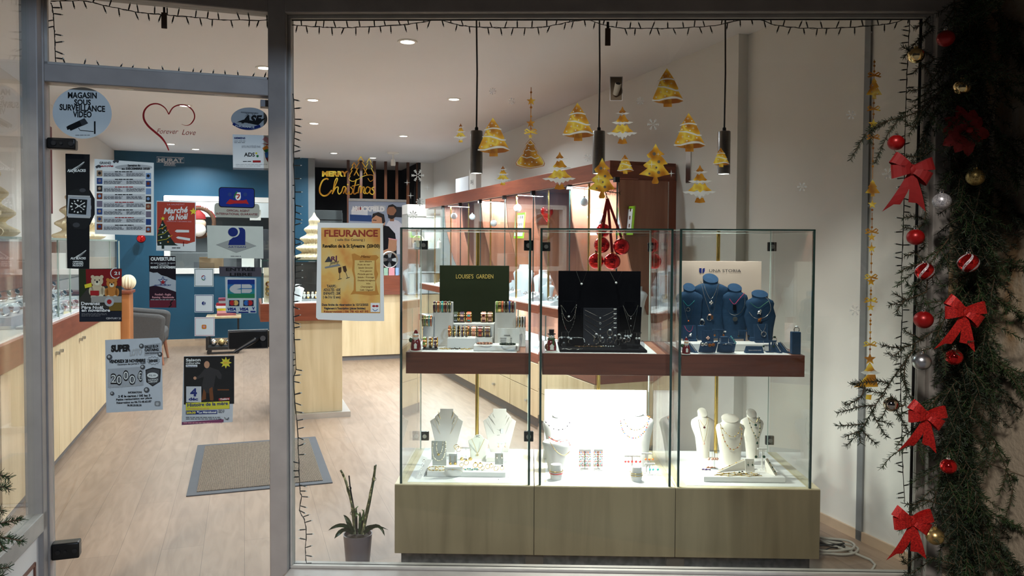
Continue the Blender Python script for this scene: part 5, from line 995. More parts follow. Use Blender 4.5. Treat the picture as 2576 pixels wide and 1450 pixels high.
for i, (x0, x1, lb) in enumerate(((1322, 1367, 'dark wooden block under the joint of the left and middle showcases'), (1677, 1722, 'dark wooden block under the joint of the middle and right showcases'))):
    a = WV(V0 + 0.02, x0, 1397); b_ = WV(V0 + 0.02, x1, 1421); o = MB().box(a[0], b_[0], V0 + 0.02, V0 + 0.066, 0.0, 0.087).build('support_block', mat('dark_walnut_block', srgb(60, 48, 36), 0.5), smooth=0, bevel=0.003); o.matrix_world = MW; tag(o, lb, 'block')
lamp('case_lower_light', 'AREA', W(0.345, 3.76, 0.905), 28, (1.0, 0.965, 0.89), size=0.34, size_y=0.06)
lc = thing('led_bar', 'lit lamp bar under the shelf of the middle showcase', 'light', W(0.345, 3.76, 0.911), PH)
MB().box(-0.18, 0.18, -0.02, 0.02, -0.005, 0.0).build('housing', M_WHITE, lc)
lamp('case_upper_light', 'AREA', W(0.975, 3.60, ZT - 0.02), 0.6, (1, 0.95, 0.9), size=0.3, size_y=0.02)
# ---------------------------------------------------------------- jewellery helpers (window axes)
def cth(name, lb, cat, x, y, z, group=None, rz=0.0, dv=0.0):
    u, v = WZ(x, y, z); return thing(name, lb, cat, W(u, v + dv, z), PH + rz, group), v + dv
def hpx(v): return v / FPX                      # metres per pixel at depth v
def whole(o, lb, cat, group=None, loc=None, rz=PH):
    if loc is not None: o.location = loc
    o.rotation_euler = (0, 0, rz); return tag(o, lb, cat, group)
def ell(cx_, cy_, z, rx, ry, n=20, tilt=0.0): return [(cx_ + rx * cos(2 * pi * i / n), cy_ + ry * sin(2 * pi * i / n), z + tilt * sin(2 * pi * i / n)) for i in range(n)]
def bust_round(lb, x, ybase, z, wpx, hpx_, m, cat='bust', group=None, lean=0.10, neckw=0.36, waist=0.62, dv=0.0):
    t, v = cth('necklace_bust', lb, 'necklace bust', x, ybase, z, group, dv=dv); k = hpx(v); w, h = wpx * k, hpx_ * k
    rr = [(0.0, waist, .16), (.25, waist * 1.1, .17), (.5, waist * 1.3, .19), (.68, .94, .22), (.76, 1.0, .22), (.82, .92, .21), (.865, .62, .19), (.885, neckw, .17), (.90, neckw, .18)]
    R = [ell(0, lean * h * s, s * h, ww * w / 2, dd * w) for s, ww, dd in rr]
    R.append(ell(0, lean * h, h * 0.965, neckw * w / 2 * 1.06, 0.21 * w, tilt=0.07 * h)); R.append(ell(0, lean * h, h * 0.972, neckw * w / 2 * 0.98, 0.195 * w, tilt=0.07 * h))
    MB().loft(R).build('body', m, t, smooth=50); return t, v, k
def chain(lb, pts, v, r, m, pend=None, cat='necklace', group=None, name='necklace', beads=None):
    """a chain lying on a bust: pixel polyline on the plane v"""
    P = [hit(x, y, WN, v) for x, y in smooth(pts, 5)]; c = P[len(P) // 2].copy()
    t = thing(name, lb, cat, c, 0, group); q = MB().tube([p - c for p in P], r, 6)
    q.build('chain', m, t)
    if beads:
        step, br, bms = beads; acc = 0; n = 0; bl = {}
        for a, b_ in zip(P, P[1:]):
            acc += (b_ - a).length
            while acc > step: acc -= step; bl.setdefault(bms[n % len(bms)].name, MB()).sphere(tuple(b_ - c), br, 8, 6); n += 1
        for mn, mb in bl.items(): mb.build('beads', MATS[mn], t, smooth=60)
    if pend:
        kind, x, y, sz, pm = pend; p = hit(x, y, WN, v - 0.002) - c; q = MB()
        if kind == 'ball': q.sphere(tuple(p), sz, 12, 8)
        elif kind == 'drop': q.lathe([(0.0005, sz * 1.3), (sz * .5, sz * .5), (sz * .8, -sz * .3), (sz * .5, -sz * .9), (0.0005, -sz * 1.1)], 12, tuple(p), 1, .6)
        elif kind == 'disc': q.at(Matrix.Translation(p) @ Matrix.Rotation(pi / 2, 4, 'X')).lathe([(sz, -.0008), (sz, .0008)], 20); q.at(Matrix.Identity(4))
        elif kind == 'ring': q.ring(tuple(p), sz, sz * .28, 'y', 16, 6)
        elif kind == 'bar': q.box(p.x - sz, p.x + sz, p.y - .001, p.y + .001, p.z - sz * .2, p.z + sz * .2)
        elif kind == 'tag': q.box(p.x - sz * .6, p.x + sz * .6, p.y - .001, p.y + .001, p.z - sz, p.z + sz)
        elif kind == 'cross':
            for a in range(4): q.sphere((p.x + sz * .55 * cos(a * pi / 2), p.y, p.z + sz * .55 * sin(a * pi / 2)), sz * .5, 8, 6)
            q.sphere(tuple(p), sz * .35, 8, 6)
        elif kind == 'animal':
            q.sphere((p.x, p.y, p.z), sz * .8, 10, 8, sx=1.1); q.sphere((p.x + sz * .55, p.y, p.z + sz * .75), sz * .5, 8, 6); q.sphere((p.x - sz * .6, p.y, p.z - sz * .6), sz * .35, 8, 6); q.sphere((p.x + sz * .4, p.y, p.z - sz * .75), sz * .3, 8, 6)
        q.build('pendant', pm, t, smooth=60)
    return t
def slab(name, lb, cat, x0, x1, ytop_f, ybot, z, m, depth, group=None, bevel=0.0015, dv=0.0):
    """box standing on z: pixel left/right and bottom of its front face, pixel y of the front top edge"""
    u0, v = WZ(x0, ybot, z); u1, _ = WZ(x1, ybot, z); h = WV(v, x0, ytop_f)[1] - z
    o = MB().box(0, u1 - u0, 0, depth, 0, h).build(name, m, smooth=0, bevel=bevel); whole(o, lb, cat, group, W(u0, v + dv, z)); return o, v, h
def board(name, lb, cat, x0, x1, ytop, v, z, m, th=0.006, group=None, tilt=0.0):
    u0 = WV(v, x0, ytop)[0]; u1, zt = WV(v, x1, ytop); o = MB().at(Matrix.Rotation(-tilt, 4, 'X')).box(0, u1 - u0, 0, th, 0, (zt - z) / cos(tilt)).build(name, m, smooth=0, bevel=0.0008); whole(o, lb, cat, group, W(u0, v, z)); return o
def cuff(lb, x, ybase, z, R, w, m1, m2, group, sx=1.0, rz=0.0, nm='cuff_bracelet', dv=0.0):
    t, v = cth(nm, lb, 'bracelet', x, ybase, z, group, rz, dv)
    MB().hoop((0, 0, R), R, w * .92, 0.0016, 'x', 22).build('band', M_GOLD, t)
    MB().hoop((0, 0, R), R + 0.0006, w * .7, 0.0008, 'x', 22).build('inlay', m1, t)
    if m2:
        q = MB()
        for a in (2.6, 3.6, 4.5): q.hoop((0, 0, R), R + 0.001, w * .5, 0.0009, 'x', 3, a, a + 0.4)
        q.build('pattern', m2, t)
    return t
def bangle_on(lb, x, y, v, Rpx, m, group, wpx=5, name='bangle'):
    p = hit(x, y, WN, v); k = hpx(v); t = thing(name, lb, 'bracelet', p, PH, group)
    MB().hoop((0, 0.0, 0), Rpx * k, wpx * k, 0.0014, 'x', 20, sx=0.55).build('band', M_GOLD, t); MB().hoop((0, 0.0, 0), Rpx * k + .0005, wpx * k * .7, 0.0008, 'x', 20, sx=0.55).build('inlay', m, t); return t
def ring_on(lb, x, y, v, Rpx, gem, group=None, metal=None, stand=None):
    p = hit(x, y, WN, v); k = hpx(v); R = Rpx * k; t = thing('ring', lb, 'ring', p, PH + 0.4, group)
    MB().ring((0, 0, 0), R, R * .16, 'y', 18, 6).build('band', metal or M_SILVER, t); MB().sphere((0, -.001, R * 1.05), R * .55, 8, 6, sz=.7).build('gem', gem, t); return t
def tstand(lb, x, ybase, ytop, z, barpx, m, group=None, dv=0.0, base=0.02):
    t, v = cth('earring_stand', lb, 'earring stand', x, ybase, z, group, dv=dv); k = hpx(v); h = WV(v, x, ytop)[1] - z
    MB().box(-base * .8, base * .8, -base * .6, base * .6, 0, .003).build('foot', m, t); MB().box(-.0035, .0035, -.002, .002, .003, h - .004).build('post', m, t); MB().box(-barpx * k / 2, barpx * k / 2, -.004, .004, h - .007, h).build('bar', m, t); return t, v
def earrings(lb, xs, y0, y1, v, m, gem, group=None):
    c = hit(xs[0], y0, WN, v); t = thing('earrings', lb, 'earrings', c, 0, group)
    for x in xs:
        a = hit(x, y0, WN, v) - c; b_ = hit(x, y1, WN, v) - c; o = MB().tube([a, b_], .0008, 5).build('drop', m, t); MB().sphere(tuple(b_), (a - b_).length * .16 + .0015, 8, 6).build('gem', gem, o)
    return t
M_PEARL = mat('pearl', srgb(235, 228, 208), 0.18, 0.1, var=0.04, coat=0.5); M_EM = mat('green_stone', srgb(24, 56, 36), 0.08, var=0.1); M_GARN = mat('garnet_stone', srgb(66, 20, 24), 0.08, var=0.1); M_ROSE = mat('rose_quartz', srgb(224, 178, 160), 0.12, var=0.08); M_CRYS = mat('clear_crystal', srgb(225, 228, 230), 0.04, 0.3, var=0.03)
M_COP = mat('copper_print', srgb(178, 104, 72), 0.25, 0.3, var=0.25, scale=90); M_LEAF = mat('leafy_print', srgb(60, 72, 52), 0.3, 0.1, var=0.5, scale=150); M_PUR = mat('plum_print', srgb(64, 40, 62), 0.3, 0.1, var=0.4, scale=150); M_FLAME = mat('flame_print', srgb(196, 84, 52), 0.3, 0.1, var=0.4, scale=150); M_BLOS = mat('blossom_print', srgb(206, 150, 128), 0.3, 0.1, var=0.35, scale=150); M_BRN = mat('bronze_print', srgb(110, 74, 52), 0.3, 0.2, var=0.4, scale=150); M_ONYX = mat('onyx', srgb(16, 16, 18), 0.12, var=0.1); M_WINE = mat('wine_print', srgb(92, 26, 32), 0.3, 0.1, var=0.4, scale=150); M_TEALJ = mat('teal_enamel', srgb(40, 150, 150), 0.2, var=0.2, scale=90); M_LIME = mat('lime_print', srgb(110, 140, 60), 0.3, var=0.3, scale=120)
# ================================================================== left showcase, upper shelf
sg = board('display_sign', 'dark green upright sign with thin gold lettering in the left showcase', 'sign', 1106, 1281, 669, 3.99, ZS, mat('dark_green_card', srgb(38, 44, 28), 0.8, var=0.04, spec=0.1), 0.012)
M_GINK = flat('gold_foil_ink', 204, 176, 96); ss = Sheet(WN, 3.989, WU).origin(1193, 695); ss.text("LOUISE'S", 1147, 1191, 701, 11, M_GINK, 1, .005); ss.text('GARDEN', 1198, 1241, 701, 11, M_GINK, 1, .005)
for (mn, ly), q in ss.layers.items():
    o = q.build('lettering', MATS[mn], sg, smooth=0); o.matrix_parent_inverse = MF(sg.location, PH).inverted(); o.matrix_world = ss.M
st_up, v1_, h1_ = slab('display_riser', 'white two-level riser, the back step under the gold cuffs', 'riser', 1135, 1243, 815, 868, ZS, M_WHITEG, 0.10)
st_lo, v2_, h2_ = slab('display_riser', 'white riser block below the lower row of cuffs', 'riser', 1125, 1196, 851, 877, ZS, M_WHITEG, 0.085)
st_l3, v3_, h3_ = slab('display_riser', 'white riser block right of the lower row of cuffs', 'riser', 1197, 1240, 847, 868, ZS, M_WHITEG, 0.03, dv=-.035)
st_l4, v4_, h4_ = slab('display_riser', 'white flat block at the front of the shelf under bead bracelets', 'riser', 1191, 1305, 870, 883, ZS, M_WHITEG, 0.10)
ZU, ZL, ZF = ZS + h1_, ZS + h2_, ZS + h4_
G1 = 'gold cuffs on the upper step'
for i, (x, m1, m2, lb) in enumerate(((1147, M_LEAF, M_CRYS, 'gold cuff with black and white leaf print on the upper step'), (1163, M_PUR, M_BLOS, 'gold cuff with plum print on the upper step'), (1180, M_FLAME, M_TEALJ, 'gold cuff with flame orange print on the upper step'), (1217, M_BLOS, M_GARN, 'gold cuff with pale blossom print on the upper step'), (1233, M_BRN, M_ROSE, 'gold cuff with bronze print at the right end of the upper step'))):
    cuff(lb, x, 811, ZU, .0265, .029, m1, m2, 'gold cuffs on the risers')
for i, (x, w, m1, m2, lb) in enumerate(((1131, .012, M_COP, None, 'narrow copper cuff at the left end of the lower row'), (1142, .011, M_LEAF, None, 'narrow leafy cuff second in the lower row'), (1154, .011, M_ONYX, None, 'narrow black cuff third in the lower row'), (1164, .011, M_PUR, None, 'narrow plum cuff fourth in the lower row'), (1174, .011, M_BRN, None, 'narrow bronze cuff fifth in the lower row'))):
    cuff(lb, x, 847, ZL, .0265, w, m1, m2, 'gold cuffs on the risers')
for (x, m1, m2, lb) in ((1181, M_FLAME, M_LIME, 'thin orange and green cuff behind the lower row'), (1194, M_BLOS, M_COP, 'wide coral blossom cuff in the lower row'), (1210, M_WINE, M_FLAME, 'wide wine red cuff in the lower row'), (1228, M_BRN, M_PUR, 'wide brown print cuff at the right end of the lower row')):
    cuff(lb, x, 845, ZS + h3_, .026, .027 if x > 1185 else .01, m1, m2, 'gold cuffs on the risers', dv=-.05)
def ramp_stand(lb, x0, x1, ytop, ybase, z, dv=0.0):
    u0, v = WZ(x0, ybase, z); u1, _ = WZ(x1, ybase, z); h = WV(v + .05, x0, ytop)[1] - z; w_ = u1 - u0
    o = MB().add([(0, 0, 0), (w_, 0, 0), (w_, .05, h), (0, .05, h), (0, .09, 0), (w_, .09, 0), (0, .075, h), (w_, .075, h)], [(0, 1, 2, 3), (0, 4, 5, 1), (3, 2, 7, 6), (6, 7, 5, 4), (0, 3, 6, 4), (1, 5, 7, 2)]).build('bracelet_stand', M_GREYW, smooth=0, bevel=.002); whole(o, lb, 'bracelet stand', None, W(u0, v + dv, z)); return v + .05 + dv
vr = ramp_stand('tall sloping pale grey bracelet stand left of the green sign', 1086, 1137, 760, 871, ZS)
for x, m, lb in ((1093, M_PUR, 'dark plum'), (1103, M_COP, 'copper'), (1113, M_TEALJ, 'teal'), (1121, M_WINE, 'wine red'), (1131, M_LEAF, 'black and silver')): bangle_on('%s gold bangle hooked over the tall stand left of the sign' % lb, x, 772, vr - .012, 14, m, 'bangles on the sloping stands', 6)
vr = ramp_stand('tall sloping pale grey bracelet stand right of the green sign', 1244, 1297, 760, 871, ZS)
for x, m, lb in ((1250, M_LIME, 'lime'), (1257, M_GOLD, 'plain golden'), (1264, M_FLAME, 'orange'), (1273, M_ONYX, 'black'), (1282, mat('blue_enamel', srgb(40, 60, 130), .2), 'blue'), (1290, M_WINE, 'red and blue')): bangle_on('%s gold bangle hooked over the tall stand right of the sign' % lb, x, 772, vr - .012, 14, m, 'bangles on the sloping stands', 6)
vr = ramp_stand('low sloping pale stand at the far left of the left showcase shelf', 1062, 1088, 796, 873, ZS)
for i, (x, m, lb) in enumerate(((1064, M_LEAF, 'olive'), (1069, M_LIME, 'lime green'), (1075, M_GOLD, 'bright gold'), (1080, M_TEALJ, 'turquoise'), (1085, M_FLAME, 'orange red'))): bangle_on('thin %s bangle on the low stand at the far left' % lb, x, 808, vr - .012, 14, m, 'thin bangles on the low stands', 3)
vr = ramp_stand('low sloping pale stand at the far right of the left showcase shelf', 1297, 1322, 797, 873, ZS)
for i, (x, m, lb) in enumerate(((1300, M_BLOS, 'blush'), (1307, M_GOLD, 'plain gold'), (1314, M_ONYX, 'black edged'), (1321, M_PUR, 'plum edged'))): bangle_on('thin %s bangle on the low stand at the far right' % lb, x, 811, vr - .012, 14, m, 'thin bangles on the low stands', 3)
ic = board('price_card', 'small white printed price card leaning at the right of the left showcase shelf', 'card', 1252, 1307, 827, WZ(1252, 875, ZS)[1], ZS, M_WHITE, .002, tilt=0.12)
q = MB()
for i in range(4): q.box(.012, .042, -.0006, 0, .018 + i * .009, .020 + i * .009); q.box(.060, .068, -.0006, 0, .018 + i * .009, .020 + i * .009)
q.box(.03, .06, -.0006, 0, .058, .061); o = q.build('print', M_CHAR, ic, smooth=0)
for x, xs, lb in ((1080, 0, 'black T-shaped earring stand behind the seated figurine'), (1107, 1, 'black T-shaped earring stand with a rose heart pendant')):
    tstand(lb, x, 869, 827, ZS, 33, M_BLACK)
vE = WZ(1080, 869, ZS)[1] - .006
earrings('pair of long golden drop earrings on the first black stand', (1069, 1076), 830, 850, vE, M_GOLD, M_GOLD); earrings('pair of golden hoops hanging on the first black stand', (1087, 1093), 830, 852, vE, M_GOLD, M_ROSE); earrings('single golden earring with rose heart on the second black stand', (1112,), 829, 853, vE, M_GOLD, M_ROSE)
wd_, vw, hw = slab('display_riser', 'small round-cornered black riser under three cuffs at the shelf front', 'riser', 1063, 1100, 877, 880, ZS, M_BLACK, .04)
for x, m1, m2, lb in ((1068, M_LIME, M_FLAME, 'multicoloured'), (1083, M_BRN, M_LEAF, 'brown'), (1096, M_PUR, M_BRN, 'plum and brown')): cuff('tall %s gold cuff on the black riser beside the figurine' % lb, x, 876, ZS + hw, .026, .014, m1, m2, 'gold cuffs on the risers', dv=.012)
def lying(lb, x0, x1, y, z, m, m2=None, name='bracelet', h=.003, group=None, dv=0):
    u0, v = WZ(x0, y, z); u1, _ = WZ(x1, y, z); L = u1 - u0; t = thing(name, lb, 'bracelet', W(u0, v + dv, z + h), PH, group); rr = random.Random(int(x0))
    P = [(L * i / 14, .006 * sin(i * 1.1 + x0), .001 * sin(i * 2.3)) for i in range(15)]; MB().tube(P, .0017, 6).build('chain', m, t)
    if m2:
        q = MB()
        for i in range(2, 13, 2): q.sphere(P[i], .0036, 8, 6)
        q.build('beads', m2, t)
    return t
lying('gold chain bracelet lying at the front of the left showcase shelf', 1105, 1135, 879, ZS, M_GOLD, M_GOLD); lying('dark beaded gold bracelet lying at the front of the left showcase shelf', 1132, 1160, 879, ZS, M_GOLD, M_ONYX); lying('gold bracelet lying beside the white block', 1157, 1184, 880, ZS, M_GOLD, M_GOLD)
def beadring(lb, x, y, z, rpx, ms, br=.003, dv=0, tilt=.0, group=None):
    t, v = cth('bead_bracelet', lb, 'bracelet', x, y, z, group, dv=dv); R = rpx * hpx(v); n = int(2 * pi * R / (br * 1.9)); B_ = {}
    for i in range(n):
        a = 2 * pi * i / n; B_.setdefault(ms[i % len(ms)].name, MB()).sphere((R * cos(a), R * .7 * sin(a), br * 1.05 + tilt * (1 + sin(a))), br, 8, 6)
    for mn, q in B_.items(): q.build('beads', MATS[mn], t, smooth=60)
    return t
beadring('red leather and bead bracelet on the flat white block', 1219, 866, ZF, 19, [M_WINE, M_GOLD, M_WINE], .0035); beadring('upper brown bead bracelet stacked on the red one', 1219, 866, ZF + .008, 18, [M_BRN, M_COP, M_BLOS], .003)
beadring('golden bead bracelet on the right of the flat white block', 1277, 868, ZF, 19, [M_GOLD, M_ONYX], .003); beadring('black and olive bead bracelet stacked on the golden one', 1277, 868, ZF + .0075, 19, [M_ONYX, M_LEAF], .0035); beadring('dark faceted bead bracelet topmost of the stack at the right', 1278, 868, ZF + .016, 18, [M_EM, M_ONYX], .003)
def figurine(lb, x, ybase, ytop, z, kind):
    t, v = cth('figurine', lb, 'figurine', x, ybase, z); h = WV(v, x, ytop)[1] - z; k = h
    MAR = mat('glazed_maroon', srgb(108, 20, 26), .15, coat=.6); WHT = mat('glazed_white', srgb(228, 222, 210), .2, coat=.5); SKN = mat('glazed_skin', srgb(214, 160, 124), .25, coat=.4); GRN = mat('glazed_green', srgb(52, 82, 44), .2, coat=.5); BLK = mat('glazed_black', srgb(26, 20, 24), .15, coat=.6); ORG = mat('glazed_orange', srgb(210, 100, 40), .2)
    MB().lathe([(.27 * k, 0), (.28 * k, .025 * k), (.25 * k, .05 * k)], 20, sy=.7).build('snow_base', WHT, t)
    if kind == 'gnome':
        MB().lathe([(.23 * k, .04 * k), (.24 * k, .2 * k), (.2 * k, .45 * k), (.12 * k, .6 * k), (.04 * k, .63 * k)], 20, sy=.8).build('coat', MAR, t, smooth=60)
        MB().sphere((0, -.03 * k, .66 * k), .13 * k, 16, 10).build('face', SKN, t); MB().lathe([(.01 * k, .38 * k), (.10 * k, .52 * k), (.15 * k, .64 * k), (.06 * k, .68 * k)], 14, (0, -.07 * k, 0), sy=.6).build('beard', WHT, t, smooth=60)
        MB().lathe([(.15 * k, .74 * k), (.14 * k, .78 * k), (.13 * k, .8 * k)], 16).build('hat_brim', WHT, t); MB().lathe([(.125 * k, .78 * k), (.08 * k, .88 * k), (.03 * k, .96 * k)], 14).build('hat', MAR, t); MB().sphere((.0, 0, .97 * k), .035 * k, 8, 6).build('bobble', WHT, t)
        MB().sphere((-.22 * k, -.03 * k, .5 * k), .09 * k, 10, 8, sz=1.2).build('fir_bundle', GRN, t); MB().box(-.05 * k, .07 * k, -.2 * k, -.17 * k, .14 * k, .3 * k).prism([(-.07 * k, .3 * k), (.09 * k, .3 * k), (.01 * k, .4 * k)], -.2 * k, -.17 * k).build('little_house', WHT, t)
    else:
        MB().lathe([(.22 * k, .04 * k), (.23 * k, .2 * k), (.19 * k, .42 * k), (.13 * k, .55 * k), (.05 * k, .58 * k)], 20, sy=.8).build('coat', MAR, t, smooth=60)
        MB().sphere((0, 0, .69 * k), .135 * k, 16, 10).build('head', WHT, t); MB().lathe([(.02 * k, 0), (.001 * k, .1 * k)], 8).at(Matrix.Identity(4)).build('carrot_nose', ORG, t).matrix_basis = Matrix.Translation((0, -.12 * k, .69 * k)) @ Matrix.Rotation(radians(100), 4, 'X')
        q = MB().sphere((-.05 * k, -.12 * k, .73 * k), .016 * k, 6, 4).sphere((.05 * k, -.12 * k, .73 * k), .016 * k, 6, 4); q.build('eyes', BLK, t)
        MB().ring((0, 0, .57 * k), .13 * k, .045 * k, 'z', 18, 8, sy=.9).box(.04 * k, .13 * k, -.19 * k, -.14 * k, .28 * k, .56 * k).build('scarf', GRN, t, smooth=60)
        MB().lathe([(.19 * k, .78 * k), (.19 * k, .81 * k), (.11 * k, .815 * k), (.12 * k, .98 * k), (.11 * k, 1.0 * k)], 18).build('top_hat', BLK, t)
        MB().box(-.06 * k, .1 * k, -.21 * k, -.17 * k, .1 * k, .26 * k).prism([(-.09 * k, .26 * k), (.13 * k, .26 * k), (.02 * k, .38 * k)], -.21 * k, -.17 * k).build('little_house', WHT, t); MB().sphere((-.2 * k, -.06 * k, .22 * k), .1 * k, 10, 8, sz=1.5).build('sack', BRSK, t)
    return t
BRSK = mat('glazed_brown', srgb(118, 66, 34), .2, coat=.4)
figurine('small glazed bearded gnome figurine in a maroon coat, left showcase shelf', 1046, 884, 828, ZS, 'gnome'); figurine('small glazed snowman figurine in top hat and green scarf, middle showcase shelf', 1387, 885, 829, ZS, 'snow'); figurine('small glazed bearded gnome figurine at the left end of the right showcase shelf', 1726, 892, 848, ZS, 'gnome')
# ================================================================== left showcase, floor
def bust_flat(lb, x, ybase, ytop, z, wpx, m=M_GREYW, dv=0.0, shape='steps', group=None):
    t, v = cth('necklace_bust', lb, 'necklace bust', x, ybase, z, group, dv=dv); k = hpx(v); w = wpx * k; h = WV(v + .03, x, ytop)[1] - z
    if shape == 'steps': half = [(.26, 0), (.30, .12), (.50, .72), (.47, .735), (.34, .80), (.36, .815), (.24, .90), (.20, .93), (.20, 1.0)]
    else: half = [(.30, 0), (.36, .05), (.46, .62), (.50, .70), (.48, .78), (.36, .83), (.22, .88), (.18, .95), (.10, 1.0)]
    pts = [(a * w, b_ * h) for a, b_ in half] + [(-a * w, b_ * h) for a, b_ in reversed(half)]
    tl = Matrix.Rotation(-.12, 4, 'X'); MB().at(tl).prism(pts, 0, .007).build('front_board', m, t, smooth=0, bevel=.001); MB().add([(-.01, .008, .0), (.01, .008, 0), (.01, .07, 0), (-.01, .07, 0), (-.01, .1 * h + .015, h * .75), (.01, .1 * h + .015, h * .75)], [(0, 1, 2, 3), (0, 4, 5, 1), (3, 2, 5, 4), (0, 3, 4), (1, 5, 2)]).build('easel', m, t, smooth=0); return t, v
_, vb = bust_flat('pale grey stepped necklace bust at the back left of the left showcase floor', 1122, 1140, 1028, ZB, 84); vb += .012
chain('rope-like gold necklace with a small drop on the back left bust', [(1102, 1036), (1106, 1050), (1114, 1062), (1121, 1068), (1130, 1062), (1138, 1048), (1142, 1036)], vb + .01, .0011, M_GOLD, ('drop', 1121, 1073, .004, M_PEARL)); chain('pearl station necklace on the back left bust', [(1099, 1048), (1104, 1066), (1112, 1078), (1121, 1086), (1132, 1078), (1141, 1062), (1146, 1050)], vb + .006, .0007, M_GOLD, None, beads=(.022, .003, [M_PEARL])); chain('long fine gold necklace with a small bar on the back left bust', [(1092, 1052), (1102, 1080), (1112, 1104), (1119, 1112), (1128, 1100), (1142, 1074), (1152, 1052)], vb, .0006, M_GOLD, ('bar', 1119, 1113, .006, M_GOLD))
_, vb = bust_flat('pale grey stepped necklace bust at the back right of the left showcase floor', 1256, 1140, 1028, ZB, 84); vb += .012
chain('silver necklace with a round disc on the back right bust', [(1240, 1042), (1247, 1056), (1257, 1066), (1268, 1060), (1275, 1046)], vb + .01, .0006, M_SILVER, ('disc', 1257, 1068, .005, M_SILVER)); chain('silver snake chain with a bar pendant on the back right bust', [(1232, 1044), (1242, 1064), (1254, 1080), (1268, 1074), (1282, 1050)], vb + .006, .0010, M_SILVER, ('bar', 1254, 1081, .007, M_SILVER)); chain('silver chain with a dog tag on the back right bust', [(1250, 1080), (1258, 1084), (1263, 1080)], vb + .002, .0005, M_SILVER, ('tag', 1263, 1085, .012, M_CRYS)); chain('long fine silver necklace on the back right bust', [(1226, 1052), (1236, 1076), (1250, 1108), (1258, 1112), (1270, 1094), (1288, 1056)], vb, .0006, M_SILVER, ('bar', 1254, 1095, .006, M_SILVER))
xb, vx_ = bust_flat('small white bust card with a brand mark in the centre of the left showcase floor', 1203, 1158, 1092, ZB, 52, mat('ivory_card', srgb(222, 224, 214), .6), shape='round'); chain('gold chain with a round medal on the small white bust card', [(1186, 1104), (1194, 1122), (1201, 1140), (1210, 1124), (1219, 1104)], vx_ + .004, .0011, M_GOLD, ('ring', 1201, 1145, .0052, M_GOLD))
ss = Sheet(WN, vx_ + .012, WU).origin(1203, 1100); ss.text('XC', 1197, 1207, 1101, 6, M_ONYX, 1, .0); o = ss.layers[(M_ONYX.name, 1)].build('lettering', M_ONYX, xb, smooth=0); o.matrix_parent_inverse = MF(xb.location, PH).inverted(); o.matrix_world = ss.M
slab('display_riser', 'white box under the back right bust in the left showcase', 'riser', 1223, 1277, 1151, 1163, ZB + .004, M_WHITEG, .06)
pbs, vps = cth('pearl_stand', 'tall grey card stand with two pearl necklaces', 'necklace stand', 1104, 1171, ZB + .004); kk = hpx(vps); hps = WV(vps, 1104, 1112)[1] - ZB
MB().box(-19 * kk, 19 * kk, 0, .006, 0, hps).build('board', mat('grey_suede_card', srgb(176, 178, 174), .85), pbs, smooth=0, bevel=.001); MB().box(-.008, .008, .006, .05, 0, .004).box(-.008, .008, .006, .01, 0, hps * .8).build('easel', M_GREYW, pbs, smooth=0)
chain('short pearl necklace with one golden bead on the grey stand', [(1099, 1111), (1098, 1126), (1100, 1139), (1104, 1144), (1109, 1141), (1113, 1128), (1115, 1110)], vps - .004, .0006, M_GOLD, ('ball', 1103, 1144, .0062, M_GOLD), beads=(.0058, .0031, [M_PEARL])); chain('long pearl necklace hanging over the grey stand', [(1090, 1112), (1088, 1130), (1090, 1148), (1098, 1158), (1106, 1159), (1115, 1152), (1120, 1134), (1121, 1112)], vps - .004, .0006, M_GOLD, None, beads=(.0066, .0035, [M_PEARL]))
pf_, vpf, hpf = slab('display_platform', 'long white platform block at the front of the left showcase floor', 'riser', 1074, 1272, 1187, 1199, ZB + .004, M_WHITEG, .09); ZP = ZB + .004 + hpf
cd1 = board('earring_card', 'small grey card with two long golden bar earrings', 'earring card', 1129, 1150, 1143, WZ(1139, 1170, ZP)[1], ZP, mat('grey_suede_card', srgb(176, 178, 174), .85), .003); earrings('pair of long golden bar earrings on the small grey card', (1133, 1145), 1148, 1167, WZ(1139, 1170, ZP)[1] - .003, M_GOLD, M_GOLD)
cd2 = board('earring_card', 'small grey card with two ring drop earrings on the right', 'earring card', 1245, 1266, 1141, WZ(1255, 1170, ZP)[1], ZP, mat('grey_suede_card', srgb(176, 178, 174), .85), .003); earrings('pair of pearl drop earrings on the right grey card', (1250, 1262), 1145, 1153, WZ(1255, 1170, ZP)[1] - .003, M_GOLD, M_PEARL)
hs, vh = cth('earring_stand', 'clear earring stand with gold hoops behind the bar earrings', 'earring stand', 1150, 1158, ZB + .004); MB().box(-.012, .012, -.01, .01, 0, .003).cyl((0, 0, .003), (0, 0, .055), .002, 8).build('post', M_CRYS, hs); kh = hpx(vh)
ho = thing('hoop_earrings', 'pair of golden hoop earrings on the clear stand', 'earrings', hit(1150, 1128, WN, vh - .006), PH); MB().ring((-.004, 0, .006), .012, .0014, 'y', 18, 5).build('hoop', M_GOLD, ho); MB().ring((.006, -.003, -.004), .013, .0014, 'y', 18, 5).build('hoop', M_GOLD, ho)
ws, vws = tstand('silver wire earring stand beside the small white bust card', 1172, 1157, 1126, ZB + .004, 24, M_SILVER); earrings('pair of long thin gold thread earrings on the wire stand', (1162, 1183), 1128, 1156, vws - .006, M_GOLD, M_GOLD)
cs, vcs = tstand('clear acrylic earring stand in front of the back right bust', 1262, 1150, 1113, ZB + .004, 24, M_CRYS); earrings('pair of champagne drop earrings on the acrylic stand', (1254, 1271), 1115, 1124, vcs - .006, M_GOLD, M_ROSE)
for i, (x, lb) in enumerate(((1086, 'pile of knotted pearl and gold bracelets at the left of the platform'), (1104, 'gold and pearl bracelet beside the knotted pile'))): beadring(lb, x + 4, 1183, ZP, 13, [M_PEARL, M_GOLD, M_GOLD], .003, tilt=.004)
RG = 'rings on clear stands, left showcase'
